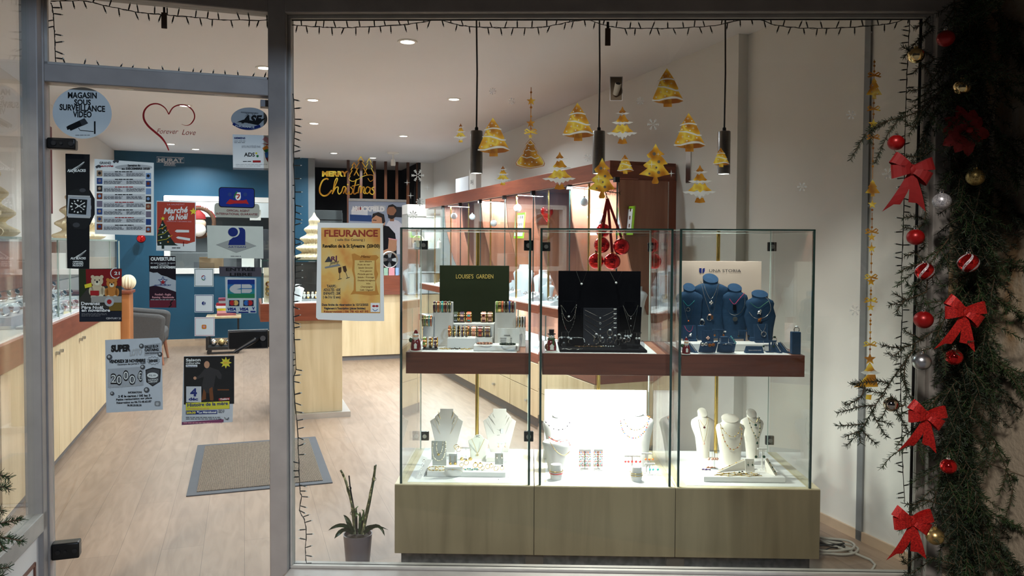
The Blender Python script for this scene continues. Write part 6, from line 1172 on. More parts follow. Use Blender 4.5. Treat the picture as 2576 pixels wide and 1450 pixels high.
for i, (x, y, r, gm, lb) in enumerate(((1173, 1165, 6, M_GOLD, 'tall golden knot ring standing on its clear holder'), (1161, 1170, 5, M_PEARL, 'pearl ring left of the golden knot ring'), (1196, 1171, 6, M_GOLD, 'golden leaf ring in the middle of the platform'), (1208, 1172, 6, M_GOLD, 'golden ring right of the leaf ring'), (1214, 1178, 5, M_CRYS, 'crystal ring at the front of the ring group'), (1227, 1174, 6, M_PEARL, 'pearl topped ring in the ring group'), (1236, 1173, 5, M_GOLD, 'gold twin ring right of the pearl topped ring'), (1248, 1179, 6, M_CRYS, 'clear ring with dark stone near the right end of the platform'), (1263, 1178, 5, M_ONYX, 'dark stone ring at the right end of the platform'))): ring_on(lb, x, y, vpf + .03, r, gm, RG, M_GOLD)
lying('turquoise bead bracelet lying along the platform front', 1165, 1206, 1182, ZP, M_GOLD, M_TEALJ)
def cushion(lb, x, ybase, ytop, z, wpx, m, rz=0.0, group=None):
    t, v = cth('display_cushion', lb, 'cushion', x, ybase, z, group, rz); k = hpx(v); w = wpx * k; h = WV(v, x, ytop)[1] - z; N = 10; vs = []; fs = []
    M_ = Matrix.Translation((0, .012, h * .48)) @ Matrix.Rotation(-.9, 4, 'X')
    q = MB().at(M_)
    for side in (-1, 1):
        g_ = [[(w * (i / N - .5), h * .62 * 2 * (j / N - .5), side * .018 * (max(0, sin(pi * i / N) * sin(pi * j / N)) ** .5)) for i in range(N + 1)] for j in range(N + 1)]
        flatv = [p for row in g_ for p in row]; ff = []
        for j in range(N):
            for i in range(N): ff.append(tuple(j * (N + 1) + i + d for d in ((0, 1, N + 2, N + 1) if side > 0 else (0, N + 1, N + 2, 1))))
        q.add(flatv, ff)
    q.build('pillow', m, t, smooth=80); return t, v
cushion('white leather cushion with a fine bracelet, front of the left showcase', 1141, 1203, 1174, ZB + .004, 46, M_WHITEG, .1); chain('fine bracelet wrapped round the white cushion', [(1120, 1186), (1130, 1181), (1142, 1181), (1154, 1183), (1164, 1188)], WZ(1141, 1206, ZB)[1] - .012, .0006, M_GOLD, ('ball', 1139, 1182, .003, M_GOLD), 'bracelet', name='bracelet')
sl, vsl = cth('bracelet_ramp', 'narrow sloping white ramp with four hooked bracelets at the left of the left showcase', 'bracelet stand', 1052, 1205, ZB + .004); MB().add([(-.012, 0, 0), (.012, 0, 0), (.05, .13, .055), (.022, .13, .055), (.022, .14, 0), (.05, .14, 0)], [(0, 1, 2, 3), (3, 2, 5, 4), (0, 4, 5, 1), (0, 3, 4), (1, 5, 2)]).build('ramp', M_WHITEG, sl, smooth=0)
for i, t_ in enumerate((.15, .4, .65, .9)): 
    uu, vv = WZ(1052, 1205, ZB); ring_on(('lowest', 'second', 'third', 'topmost')[i] + ' small silver hoop on the sloping white ramp', 1054 + t_ * 14, 1200 - t_ * 44, vsl + .13 * t_ - .008, 3.2, M_SILVER, 'silver hoops on the white ramp')
for i, (x, y, lb) in enumerate(((1254, 1211, 'tiny dark stud earring on the showcase floor, front right of the platform'), (1278, 1206, 'tiny golden stud earring on the showcase floor, right of the dark one'), (1306, 1184, 'pair of tiny silver studs near the right rim of the left showcase'))): ring_on(lb, x, y - 2, WZ(x, y, ZB)[1], 2.2, M_ONYX if i == 0 else M_SILVER)
# ================================================================== middle showcase, upper shelf (black velvet)
board('display_board', 'tall plain black velvet board in the middle showcase', 'sign', 1405, 1612, 683, 3.97, ZS, M_BLACKV, .012)
tv, vt, ht = slab('display_tray', 'low black tray carrying rings and bracelets in the middle showcase', 'tray', 1408, 1626, 880, 886, ZS, M_BLACKV, .30); ZV = ZS + ht
chain('fine silver necklace with a heart stone, hung at the left of the black board', [(1450, 683), (1456, 700), (1463, 714), (1470, 700), (1476, 683)], 3.965, .0007, M_SILVER, ('ball', 1463, 715, .006, M_CRYS)); chain('fine silver necklace with a heart stone, hung at the right of the black board', [(1534, 683), (1542, 698), (1550, 711), (1558, 698), (1565, 683)], 3.965, .0007, M_SILVER, ('ball', 1550, 712, .006, M_CRYS))
def bust_black(lb, x, w, ytop, ybase):
    t, v = cth('necklace_bust', lb, 'necklace bust', x, ybase, ZV); k = hpx(v); W_ = w * k; h = WV(v + .03, x, ytop)[1] - ZV
    pts = [(.42, 0), (.5, .86), (.36, .875), (.29, .88), (.26, 1.0), (-.26, 1.0), (-.29, .88), (-.36, .875), (-.5, .86), (-.42, 0)]
    MB().at(Matrix.Rotation(-.1, 4, 'X')).prism([(a * W_, b_ * h) for a, b_ in pts], 0, .008).build('front_board', M_BLACKV, t, smooth=0, bevel=.0015); MB().box(-.01, .01, .01, .05, 0, .004).add([(-.01, .01, 0), (.01, .01, 0), (.01, .05, 0), (-.01, .05, 0), (-.01, .02, h * .7), (.01, .02, h * .7)], [(0, 4, 5, 1), (3, 2, 5, 4), (0, 3, 4), (1, 5, 2)]).build('easel', M_BLACKV, t, smooth=0); return v
vb = bust_black('black velvet necklace bust with three necklaces, left of the black board', 1432, 58, 757, 866) + .004
chain('short silver necklace with a round stone on the left black bust', [(1412, 768), (1422, 783), (1431, 793), (1441, 780), (1449, 768)], vb + .012, .0008, M_SILVER, ('ball', 1431, 797, .006, M_CRYS)); chain('silver leaf chain in a loop on the left black bust', [(1411, 768), (1418, 795), (1430, 809), (1443, 798), (1450, 768)], vb + .008, .0012, M_SILVER, None, beads=(.009, .0022, [M_SILVER])); chain('long silver link chain on the left black bust', [(1412, 768), (1416, 805), (1430, 836), (1444, 810), (1450, 768)], vb + .002, .0013, M_SILVER, ('disc', 1430, 837, .003, M_SILVER), beads=(.011, .0024, [M_SILVER]))
vb = bust_black('black velvet necklace bust with three fine pendants, right of the black board', 1586, 58, 757, 866) + .004
for y, lb in ((797, 'shortest'), (815, 'middle')): chain('%s silver pendant necklace on the right black bust' % lb, [(1567, 768), (1576, 786), (1587, y), (1598, 784), (1605, 768)], vb + .008, .0006, M_SILVER, ('drop', 1587, y + 5, .004, M_CRYS))
chain('longest silver pendant necklace on the right black bust', [(1567, 768), (1577, 802), (1589, 838), (1599, 800), (1605, 768)], vb + .002, .0006, M_SILVER, ('drop', 1589, 842, .004, M_CRYS))
cc, = (board('necklace_card', 'charcoal notched card with five fine necklaces and price tags', 'necklace stand', 1468, 1553, 776, WZ(1510, 868, ZV)[1], ZV, M_CHAR, .004, tilt=.06),); vcc = WZ(1510, 868, ZV)[1] - .003
for i, (y0, y1, kd, lb) in enumerate(((780, 797, 'disc', 'topmost'), (792, 811, 'ring', 'second from the top'), (804, 826, 'cross', 'middle'), (816, 842, 'cross', 'fourth from the top'), (828, 856, 'ball', 'lowest'))):
    chain('fine silver necklace on the charcoal card, %s' % lb, [(1471, y0), (1490, (y0 * .45 + y1 * .55)), (1510, y1), (1532, (y0 * .45 + y1 * .55)), (1549, y0)], vcc + .012 - i * .003, .0008, M_SILVER, (kd, 1510, y1 + 3, .0042, M_CRYS))
q = MB()
for i in range(5): a = WV(vcc, 1544, 777 + i * 11.7); b_ = WV(vcc, 1551, 779.5 + i * 11.7); q.box(a[0] - cc.location.dot(WU), b_[0] - cc.location.dot(WU), -.001, 0.002, b_[1] - ZV, a[1] - ZV)
q.build('price_tag', M_WHITE, cc, smooth=0)
slab('bracelet_block', 'black velvet block with a glittering bracelet on top, left of the tray', 'riser', 1407, 1467, 851, 872, ZV, M_BLACKV, .035)
vbk = WZ(1437, 872, ZV)[1]
chain('glittering silver tennis bracelet laid over the black block', [(1405, 862), (1407, 850), (1420, 849), (1438, 850), (1455, 850), (1468, 853), (1471, 862)], vbk + .012, .0012, M_SILVER, None, 'bracelet', name='bracelet', beads=(.0042, .0024, [M_CRYS]))
lying('golden woven bracelet lying across the front of the black tray', 1446, 1520, 874, ZV, M_GOLD, M_BRN, h=.004); lying('silver bracelet lying at the right end of the golden woven one', 1505, 1548, 873, ZV, M_SILVER, M_CRYS, h=.004, dv=-.008); lying('flat silver bracelet at the very front of the black tray', 1413, 1466, 880, ZV, M_SILVER, None, h=.003); lying('silver chain lying right of the glittering block', 1466, 1490, 869, ZV, M_SILVER, None, h=.003)
RG2 = 'rings on the black tray'
for x, y, r, gm, lb in ((1436, 860, 6.5, M_CRYS, 'large domed silver ring in front of the black block'), (1418, 868, 5, M_CRYS, 'white round ring at the left front of the black tray'), (1500, 848, 6.5, M_CRYS, 'silver ring raised on a holder before the charcoal card'), (1500, 859, 7, M_ONYX, 'black stone ring below the raised silver ring'), (1515, 857, 6.5, M_CRYS, 'wide silver ring right of the black stone ring'), (1534, 857, 6.5, M_CRYS, 'twisted silver ring with open front'), (1534, 838, 7, M_CRYS, 'large double ring highest on its holder'), (1547, 851, 6, M_CRYS, 'flower-shaped silver ring left of the square one'), (1557, 849, 6.5, M_CRYS, 'square silver ring on the black box'), (1553, 864, 7, M_ONYX, 'oval black ring on a clear clip'), (1570, 858, 5.5, M_CRYS, 'fine silver ring on a clear tag holder'), (1581, 855, 5, M_CRYS, 'fine silver ring behind the clear tags'), (1512, 853, 4, M_SILVER, 'tiny plain ring between the two big ones')):
    ring_on(lb, x, y, WZ(1500, 872, ZV)[1] - .01, r, gm, RG2)
slab('ring_block', 'black ring block under the double ring', 'riser', 1529, 1541, 846, 866, ZV, M_BLACKV, .02); slab('ring_block', 'black ring block under the square ring', 'riser', 1542, 1562, 857, 868, ZV, M_BLACKV, .02); slab('ring_box', 'small black cube in front of the clear tags', 'box', 1563, 1577, 866, 879, ZV, M_BLACKV, .022); slab('ring_box', 'small black cube below the earring stands at the right', 'box', 1592, 1607, 870, 878, ZV, M_BLACKV, .02)
M_ACR = glass('clear_acrylic', (.80, .82, .85), .08)
for i, (x, yt, yb, lb) in enumerate(((1419, 857, 879, 'clear arched tag at the left end of the tray'), (1570, 853, 872, 'first clear arched tag right of the oval ring'), (1581, 850, 876, 'second clear arched tag, the highest'), (1592, 854, 877, 'third clear arched tag'), (1616, 856, 880, 'last clear arched tag at the right end of the tray'))):
    t, v = cth('ring_tag', lb, 'ring holder', x, yb, ZV); k = hpx(v); h = (yb - yt) * k * .98; w_ = 5.5 * k; MB().prism([(-w_, 0), (w_, 0), (w_, h * .6), (w_ * .5, h * .9), (0, h), (-w_ * .5, h * .9), (-w_, h * .6)], 0, .003).build('tag', M_ACR, t, smooth=0); MB().box(-w_, w_, -.012, .006, 0, .003).build('foot', M_ACR, t)
for i, (x, yt, xs, lb) in enumerate(((1423, 834, (1413, 1430), 'left of the tray'), (1566, 835, (1562,), 'right half, first'), (1581, 830, (1573, 1579, 1586), 'right half, the tallest'), (1603, 836, (1601, 1608), 'at the right edge of the board'))):
    _, v = tstand('clear black-edged earring stand ' + lb, x, 872, yt, ZV, 20, M_ACR); earrings('silver drop earrings on the clear stand ' + lb, xs, yt + 2, yt + 16, v - .006, M_SILVER, M_CRYS)
# ================================================================== middle showcase, floor (white, strongly lit)
board('display_board', 'large plain white board standing in the middle showcase floor', 'sign', 1370, 1627, 983, 4.08, ZB + .004, M_TRAYW, .012)
slab('display_riser', 'white riser box under the left busts in the middle showcase', 'riser', 1368, 1402, 1142, 1164, ZB + .004, M_WHITEG, .08, dv=.06)
MULT = [M_GARN, M_ONYX, M_COP, M_SILVER, mat('red_bead', srgb(190, 40, 40), .2), mat('orange_bead', srgb(220, 110, 50), .2), M_TEALJ, M_LIME, mat('blue_bead', srgb(60, 90, 170), .2)]
def wbust(lb, x, yb, yt, w, waist=.62, neckw=.40): return bust_round(lb, x, yb, ZB + .004, w, (yb - yt), M_WHITEG, 'bust', None, .10, neckw, waist)
wbust('white leather bust at the back left of the middle showcase', 1405, 1166, 1036, 82); wbust('white leather bust with slanted front, lower left of the middle showcase', 1402, 1185, 1095, 78); wbust('white leather bust at the back right of the middle showcase', 1602, 1172, 1030, 88)
v_ = WZ(1405, 1166, ZB)[1] - .05; chain('grey bead necklace on the back left white bust', [(1366, 1052), (1376, 1066), (1390, 1078), (1405, 1082), (1422, 1078), (1433, 1064)], v_, .0006, M_SILVER, None, beads=(.012, .0035, [M_SILVER, M_CHAR]))
v_ = WZ(1402, 1185, ZB)[1] - .05; chain('red beaded cord on the slanted white bust', [(1378, 1098), (1392, 1108), (1410, 1112), (1426, 1108), (1434, 1120)], v_ + .01, .0008, MULT[4], None, beads=(.009, .0028, [MULT[4], M_COP])); chain('double golden link chain on the slanted white bust', [(1378, 1102), (1390, 1124), (1404, 1140), (1420, 1146), (1434, 1136)], v_, .0009, M_GOLD, None, beads=(.0055, .0024, [M_GOLD]))
v_ = WZ(1602, 1172, ZB)[1] - .055; chain('short multicoloured bead necklace on the back right white bust', [(1566, 1044), (1574, 1066), (1586, 1080), (1602, 1082), (1618, 1076), (1632, 1056), (1628, 1044)], v_ + .008, .0006, M_GOLD, None, beads=(.011, .0032, [MULT[5], M_ONYX, M_GOLD])); chain('long multicoloured bead necklace on the back right white bust', [(1560, 1052), (1564, 1076), (1574, 1094), (1590, 1102), (1606, 1100), (1624, 1082), (1634, 1050)], v_, .0006, M_GOLD, None, beads=(.010, .0035, [MULT[4], M_ONYX, MULT[5], MULT[8]]))
for x0, x1, lb in ((1456, 1486, 'left'), (1493, 1516, 'right')):
    t, v = cth('bracelet_bar', 'white bar stand full of multicoloured bead bracelets, %s of the pair' % lb, 'bracelet stand', (x0 + x1) / 2, 1182, ZB + .004); k = hpx(v); h = WV(v, x0, 1132)[1] - ZB; W_ = (x1 - x0) / 2 * k; MB().box(-.02, .02, -.02, .02, 0, .004).box(-.004, .004, -.004, .004, 0, h).build('post', M_WHITE, t); MB().at(Matrix.Translation((0, 0, h)) @ Matrix.Rotation(pi / 2, 4, 'Y')).lathe([(.012, -W_), (.012, W_)], 16).build('bar', M_WHITEG, t)
    for i in range(8 if x0 == 1456 else 6):
        n_ = 8 if x0 == 1456 else 6; xx = x0 + 2 + (x1 - x0 - 4) * i / (n_ - 1); p = hit(xx, 1153, WN, v - .0); bb = thing('bead_bracelet', 'thin bead bracelet on the %s white bar, %s' % (lb, ('first', 'second', 'third', 'fourth', 'fifth', 'sixth', 'seventh', 'eighth')[i] + ' from the left'), 'bracelet', p, PH, 'bead bracelets on the white bars'); B_ = {}
        for j in range(22):
            a = 2 * pi * j / 22; B_.setdefault(MULT[(j * 5 + i * 3 + (j * j) % 7) % 9].name, MB()).sphere((0, .014 * cos(a), 21 * k * sin(a)), .0031, 6, 5)
        for mn, q in B_.items(): q.build('beads', MATS[mn], bb, smooth=60)
for x, yb, yt, w, lb, c in ((1399, 1206, 1168, 34, 'white half-cone with red bracelets at the left front of the middle showcase', MULT[4]), (1601, 1210, 1174, 32, 'white half-cone with golden bangles at the right front of the middle showcase', M_GOLD)):
    t, v = cth('bracelet_cone', lb, 'bracelet stand', x, yb, ZB + .004); k = hpx(v); h = (yb - yt) * k; MB().lathe([(w * .42 * k, 0), (w * .46 * k, h * .3), (w * .4 * k, h), (w * .36 * k, h * 1.01)], 24, sy=.8).build('cone', M_WHITEG, t)
    for i, zz in enumerate((.42, .58)):
        bb = thing('bangle', ('lower ' if i == 0 else 'upper ') + ('red and gold bracelet round the left white half-cone' if x < 1500 else 'golden bangle round the right white half-cone'), 'bracelet', W(*WZ(x, yb, ZB + .004), ZB + .004 + h * zz), PH); MB().ring((0, 0, 0), w * .5 * k, .0018, 'z', 26, 6, sy=.85).build('band', c if i == 0 else M_GOLD, bb)
for i, (x, yt, xs, lb) in enumerate(((1590, 1146, (1573, 1581, 1590, 1600, 1610), 'first row behind the right half-cone'), (1632, 1140, (1628, 1637, 1646), 'beside the right glass'), (1640, 1166, (1639, 1647, 1659), 'front row near the right glass'))):
    _, v = tstand('white earring stand, ' + lb, x if x < 1632 else x - 6, 1186 + i * 4, yt, ZB + .004, 40 if i == 0 else 26, M_WHITE); earrings('colourful drop earrings on the white stand, ' + lb, [q - (4 if i else 0) for q in xs], yt + 2, yt + 16, v - .006, M_SILVER, MULT[4 + i])
# ================================================================== right showcase, upper shelf (navy velvet)
sb = board('display_sign', 'beige upright sign with a dark emblem and lettering in the right showcase', 'sign', 1703, 1916, 658, 4.0, ZS, mat('beige_card', srgb(206, 186, 172), .6, var=.03), .010)
ss = Sheet(WN, 3.999, WU).origin(1800, 680); ss.text('UNA STORIA', 1784, 1864, 685, 7.5, flat('ink_graphite', 56, 56, 60), 1, .0)
ss.poly([(1759, 675), (1765, 675), (1765, 688), (1761, 687), (1759, 684)], NV, 1); ss.poly([(1767, 678), (1768, 676), (1773, 674.5), (1773, 682), (1771, 686), (1767, 688)], NV, 1)
for (mn, ly), q in ss.layers.items(): o = q.build('lettering', MATS[mn], sb, smooth=0); o.matrix_parent_inverse = MF(sb.location, PH).inverted(); o.matrix_world = ss.M
slab('display_step', 'long white step carrying the navy stands in the right showcase', 'riser', 1712, 1958, 865, 882, ZS, M_WHITEG, .12); ZN = ZS + (WV(WZ(1712, 882, ZS)[1], 1712, 865)[1] - ZS)
def bb_(lb, x, yb, yt, w, waist, nw): return bust_round(lb, x, yb, ZN, w, yb - yt, M_BLUEV, 'bust', None, .07, nw, waist)
bb_('navy velvet bust partly hidden by the glass edge, first of four', 1734, 852, 719, 68, .7, .42); bb_('tallest navy velvet bust with long silver chains, second of four', 1788, 850, 696, 92, .74, .40); bb_('navy velvet bust with a pink cord, third of four', 1849, 852, 720, 66, .8, .50); bb_('broad low navy velvet bust with a collar, fourth of four', 1912, 856, 736, 72, .85, .54)
vN = WZ(1790, 850, ZN)[1] - .058; vN4 = WZ(1912, 856, ZN)[1] - .046
chain('short turquoise cord with an oval drop on the first navy bust', [(1718, 756), (1726, 766), (1732, 770), (1740, 764), (1748, 756)], vN, .0011, M_TEALJ, ('ring', 1731, 779, .009, M_SILVER)); chain('long silver chain with orange bead on the first navy bust', [(1719, 760), (1726, 792), (1732, 806), (1740, 786), (1747, 760)], vN - .004, .0007, M_SILVER, ('ball', 1732, 808, .004, MULT[5]))
chain('silver chain with a square pendant on the tallest navy bust', [(1770, 712), (1777, 735), (1788, 753), (1799, 738), (1807, 714)], vN - .004, .0011, M_SILVER, ('cross', 1789, 762, .011, M_SILVER)); chain('long silver chain with a bronze pendant on the tallest navy bust', [(1763, 708), (1772, 745), (1790, 792), (1800, 760), (1809, 710)], vN - .008, .0011, M_SILVER, ('tag', 1791, 799, .010, M_BRN))
chain('pink cord with a dark square pendant on the third navy bust', [(1835, 752), (1842, 762), (1849, 765), (1860, 752), (1873, 737)], vN - .003, .0013, mat('pink_cord', srgb(190, 50, 96), .5), ('tag', 1848, 774, .014, M_ONYX)); chain('round steel wire collar with a flower disc on the third navy bust', [(1828, 778), (1838, 790), (1850, 793), (1864, 786), (1874, 765), (1872, 742)], vN - .007, .0012, M_SILVER, ('disc', 1849, 803, .012, M_SILVER))
chain('green cord with a carved figure pendant on the fourth navy bust', [(1887, 761), (1897, 770), (1909, 775), (1922, 766), (1936, 756)], vN4 + .004, .0011, mat('green_cord', srgb(40, 110, 80), .5), ('animal', 1910, 786, .011, M_SILVER)); chain('steel wire collar with an amber figure pendant on the fourth navy bust', [(1884, 785), (1895, 798), (1910, 802), (1928, 796), (1939, 778), (1934, 756), (1926, 748)], vN4, .0013, M_SILVER, ('animal', 1911, 806, .010, mat('amber', srgb(130, 74, 30), .1)))
def nstand(lb, x0, x1, yt, yb, rot=.25):
    xm = (x0 + x1) / 2; t, v = cth('necklace_stand', lb, 'necklace stand', xm, yb, ZN); k = hpx(v); w_ = (x1 - x0) / 2 * k; h = WV(v + .02, xm, yt)[1] - ZN
    MB().at(Matrix.Rotation(-rot, 4, 'X')).box(-w_, w_, 0, .006, 0, h).build('panel', M_BLUEV, t, smooth=0, bevel=.001); MB().box(-w_, w_, -.02, 0, 0, .008).build('foot', M_BLUEV, t, smooth=0); return v
v = nstand('small navy easel with a pink cord and animal pendant, left of the row', 1719, 1752, 817, 858); chain('pink cord with a silver animal pendant on the left navy easel', [(1722, 820), (1727, 830), (1735, 835), (1741, 829), (1743, 820)], v - .004, .0011, MATS['pink_cord'], ('animal', 1736, 844, .009, M_SILVER))
v = nstand('small navy easel with a flower pendant, second of the row', 1766, 1796, 830, 866); chain('thin cord with a pink flower pendant on the second navy easel', [(1773, 832), (1777, 840), (1781, 844), (1785, 839), (1787, 832)], v - .004, .0008, M_BLUEV, ('cross', 1781, 851, .009, M_ROSE))
v = nstand('navy easel with a silver chain and heart-like pendant, right of the row', 1899, 1934, 814, 862); chain('silver chain with a looped pendant on the right navy easel', [(1905, 816), (1911, 828), (1918, 835), (1924, 828), (1927, 815)], v - .004, .0008, M_SILVER, ('ring', 1921, 841, .011, M_SILVER))
def nblock(lb, x0, x1, yt, yb, z=None, d=.03): return slab('ring_block', lb, 'riser', x0, x1, yt, yb, ZN if z is None else z, M_BLUEV, d, bevel=.002)
nblock('slim navy block under the domed silver ring', 1757, 1773, 820, 856); nblock('navy cube under the floral ring', 1775, 1797, 803, 850); nblock('navy cube in front of the right easel under two rings', 1889, 1915, 850, 876, ZS); nblock('small navy block under the white oval ring', 1815, 1832, 848, 866); nblock('tall navy post standing alone at the right end of the shelf', 1992, 2014, 836, 892, ZS, .03)
RG3 = 'rings on the navy blocks'
for x, y, r, gm, lb in ((1766, 812, 7, M_CRYS, 'domed silver ring on the slim navy block'), (1785, 800, 7, M_ROSE, 'floral enamel ring on the tallest navy cube'), (1824, 842, 7, M_CRYS, 'white oval ring on the small navy block'), (1897, 830, 7, M_CRYS, 'big silver ring on the right navy cube'), (1906, 838, 6.5, MULT[4], 'red-stoned silver ring beside the big silver ring'), (2004, 831, 8, M_CRYS, 'white-eyed silver ring on the tall navy post')): ring_on(lb, x, y, WZ(x, 868 if x < 1990 else 888, ZS)[1], r, gm, RG3)
v = cushion('navy velvet cushion with two brooches, left of the pair', 1783, 889, 860, ZS, 44, M_BLUEV, .05)[1]; cushion('navy velvet cushion with a fine bracelet, right of the pair', 1828, 889, 863, ZS, 44, M_BLUEV, -.05)
for x, y, m, lb in ((1772, 867, M_SILVER, 'silver butterfly brooch on the left navy cushion'), (1790, 869, MATS['amber'], 'amber bracelet charm on the left navy cushion')): o = thing('brooch', lb, 'brooch', hit(x, y, WN, v - .015), PH); MB().sphere((-.008, 0, 0), .008, 8, 6, sy=.4).sphere((.008, 0, .002), .008, 8, 6, sy=.4).sphere((0, -.002, 0), .004, 8, 6).build('wings', m, o, smooth=60)
chain('fine silver bracelet across the right navy cushion', [(1818, 868), (1826, 865), (1834, 866), (1842, 869)], v - .012, .001, M_SILVER, ('ball', 1826, 866, .003, M_CRYS), 'bracelet', name='bracelet')
for i, (x, yt, yb, xs, lb) in enumerate(((1808, 829, 862, (1798, 1820), 'between the cushions and the third bust'), (1873, 831, 872, (1858, 1883), 'before the third bust'), (1936, 857, 886, (1921, 1946), 'near the right end'))):
    _, v = tstand('navy T-shaped earring stand ' + lb, x, yb, yt, ZS if yb > 867 else ZN, 32, M_BLUEV, base=.022); earrings('pair of dark drop earrings on the navy stand ' + lb, xs, yt + 2, yt + 15, v - .006, M_SILVER, (MATS['amber'], M_ONYX, M_EM)[i])
nc = thing('brand_card', 'small navy tent card with pale lettering at the front of the right showcase shelf', 'card', W(*WZ(1900, 889, ZS), ZS), PH); vk = WZ(1900, 889, ZS)[1]; kk = hpx(vk); MB().add([(-24 * kk, 0, 0), (22 * kk, 0, 0), (19 * kk, .012, 17 * kk), (-22 * kk, .012, 17 * kk), (-24 * kk, .03, 0), (22 * kk, .03, 0)], [(0, 1, 2, 3), (3, 2, 5, 4), (0, 3, 4), (1, 5, 2), (0, 4, 5, 1)]).build('card', M_BLUEV, nc, smooth=0)
ss = Sheet(WN, vk, WU, .001).origin(1900, 889); ss.text('UNA STORIA', 1889, 1918, 880, 2.6, LG, 1, .02); ss.text('bijoux argent email', 1884, 1916, 886, 2.6, LG, 1, .02); ss.rect(1880, 876.5, 1886, 880.5, LG, 1); o = ss.layers[(LG.name, 1)].build('lettering', LG, nc, smooth=0); o.matrix_parent_inverse = MF(nc.location, PH).inverted(); o.matrix_world = ss.M @ Matrix.Translation((0, .006, -.001)) @ Matrix.Rotation(-.62, 4, 'X')
def strapramp(lb, x0, y0, x1, y1, m, bead):
    t, v = cth('bracelet_ramp', lb, 'bracelet stand', x1, y1, ZS); a = W(*WZ(x1, y1, ZS), ZS); b_ = hit(x0, y0, WN, v + .05); d_ = MF(a, PH).inverted() @ b_; wv = Vector((.009, 0, 0)); MB().add([tuple(-wv), tuple(wv), tuple(d_ + wv), tuple(d_ - wv), (d_.x - .009, d_.y + .01, 0), (d_.x + .009, d_.y + .01, 0)], [(0, 1, 2, 3), (3, 2, 5, 4), (0, 4, 5, 1), (0, 3, 4), (1, 5, 2)]).build('ramp', M_BLUEV, t, smooth=0)
    bt = thing('bracelet', 'silver bracelet strapped along: ' + lb.replace('sloping navy ramp', 'navy ramp'), 'bracelet', a, PH); q = MB().tube([tuple(d_ * (s / 8) + Vector((0, -.004, .003))) for s in range(1, 9)], .0015, 6); q.build('chain', M_SILVER, bt); q = MB()
    for s in range(1, 9): q.sphere(tuple(d_ * (s / 8.2) + Vector((0, -.005, .004))), .0032, 8, 6)
    q.build('beads', bead, bt, smooth=60)
strapramp('sloping navy ramp right of the second cushion', 1838, 848, 1861, 883, 0, M_TEALJ); strapramp('sloping navy ramp at the left, beside the gnome', 1734, 864, 1752, 888, 0, M_SILVER); strapramp('sloping navy ramp before the tall post, left one', 1946, 860, 1964, 889, 0, M_SILVER); strapramp('sloping navy ramp before the tall post, right one', 1962, 862, 1984, 889, 0, M_SILVER)
for x, y, lb in ((1758, 851, 'silver ring cluster at the foot of the slim navy block'), (1948, 856, 'green-stoned silver bangle near the lowest navy stand')): ring_on(lb, x, y, WZ(x, 870, ZS)[1], 7, M_EM if x > 1900 else M_CRYS, None)
# ================================================================== right showcase, floor (white)
M_IV = mat('ivory_leatherette', srgb(222, 216, 206), .45, var=.02); ZR = ZB + .004
tr3, vt3, ht3 = slab('display_tray', 'flat white tray in the right showcase floor', 'tray', 1770, 1974, 1200, 1213, ZR, M_WHITEG, .34, bevel=.003); ZQ = ZR + ht3
bust_round('ivory bust with flat round neck at the left of the right showcase', 1769, 1164, ZR, 60, 128, M_IV, 'bust', None, .12, .40, .5); bust_round('ivory bust with open collar in the middle of the right showcase', 1838, 1168, ZQ, 74, 118, M_IV, 'bust', None, .10, .56, .66); bust_round('ivory bust with flat round neck at the right of the right showcase', 1893, 1164, ZR, 60, 126, M_IV, 'bust', None, .12, .40, .5)
vA = WZ(1769, 1164, ZR)[1] - .03
chain('short gold chain with a garnet drop on the left ivory bust', [(1760, 1056), (1766, 1066), (1772, 1072), (1777, 1066), (1781, 1050)], vA, .0009, M_GOLD, ('ball', 1772, 1076, .006, M_GARN)); chain('long gold chain with a rose quartz drop on the left ivory bust', [(1757, 1056), (1763, 1086), (1771, 1112), (1778, 1088), (1783, 1056)], vA - .006, .0009, M_GOLD, ('drop', 1771, 1116, .007, M_ROSE))
vA = WZ(1838, 1168, ZQ)[1] - .045; chain('short gold station necklace on the middle ivory bust', [(1811, 1065), (1820, 1082), (1830, 1094), (1844, 1100), (1856, 1092), (1862, 1078), (1863, 1066)], vA + .004, .0009, M_GOLD, None, beads=(.026, .0036, [M_GOLD])); chain('long gold station necklace on the middle ivory bust', [(1811, 1065), (1820, 1102), (1830, 1122), (1842, 1132), (1858, 1124), (1865, 1104), (1866, 1076)], vA, .001, M_GOLD, None, beads=(.022, .0038, [M_GOLD, M_COP]))
vA = WZ(1893, 1164, ZR)[1] - .03; chain('short gold chain with a round green stone on the right ivory bust', [(1880, 1050), (1888, 1058), (1899, 1065), (1905, 1058), (1908, 1048)], vA, .001, M_GOLD, ('ball', 1901, 1070, .0065, M_EM)); chain('long gold chain with green stones on the right ivory bust', [(1882, 1052), (1890, 1076), (1900, 1097), (1904, 1104), (1909, 1096), (1912, 1074), (1910, 1052)], vA - .005, .0009, M_GOLD, ('drop', 1905, 1115, .007, M_EM), beads=(.024, .0033, [M_EM]))
for x, yb, yt, xs, gm, m, lb in ((1797, 1180, 1133, (1783, 1792, 1798, 1804), M_ROSE, M_ACR, 'with rose and garnet drops, left of the middle bust'), (1917, 1182, 1128, (1902, 1922), M_EM, M_WHITE, 'with black-green drops, before the right bust')):
    _, v = tstand('small earring stand ' + lb, x, yb, yt, ZQ, 24, m); earrings('drop earrings on the small stand ' + lb, xs, yt + 4, yt + 22, v - .006, M_GOLD, gm)
board('earring_card', 'ivory sloping card with two green drop earrings', 'earring card', 1876, 1899, 1157, WZ(1888, 1189, ZQ)[1], ZQ, M_IV, .003, tilt=.2); earrings('pair of round green drop earrings on the ivory card', (1882, 1893), 1162, 1170, WZ(1888, 1189, ZQ)[1] - .002, M_GOLD, M_EM)
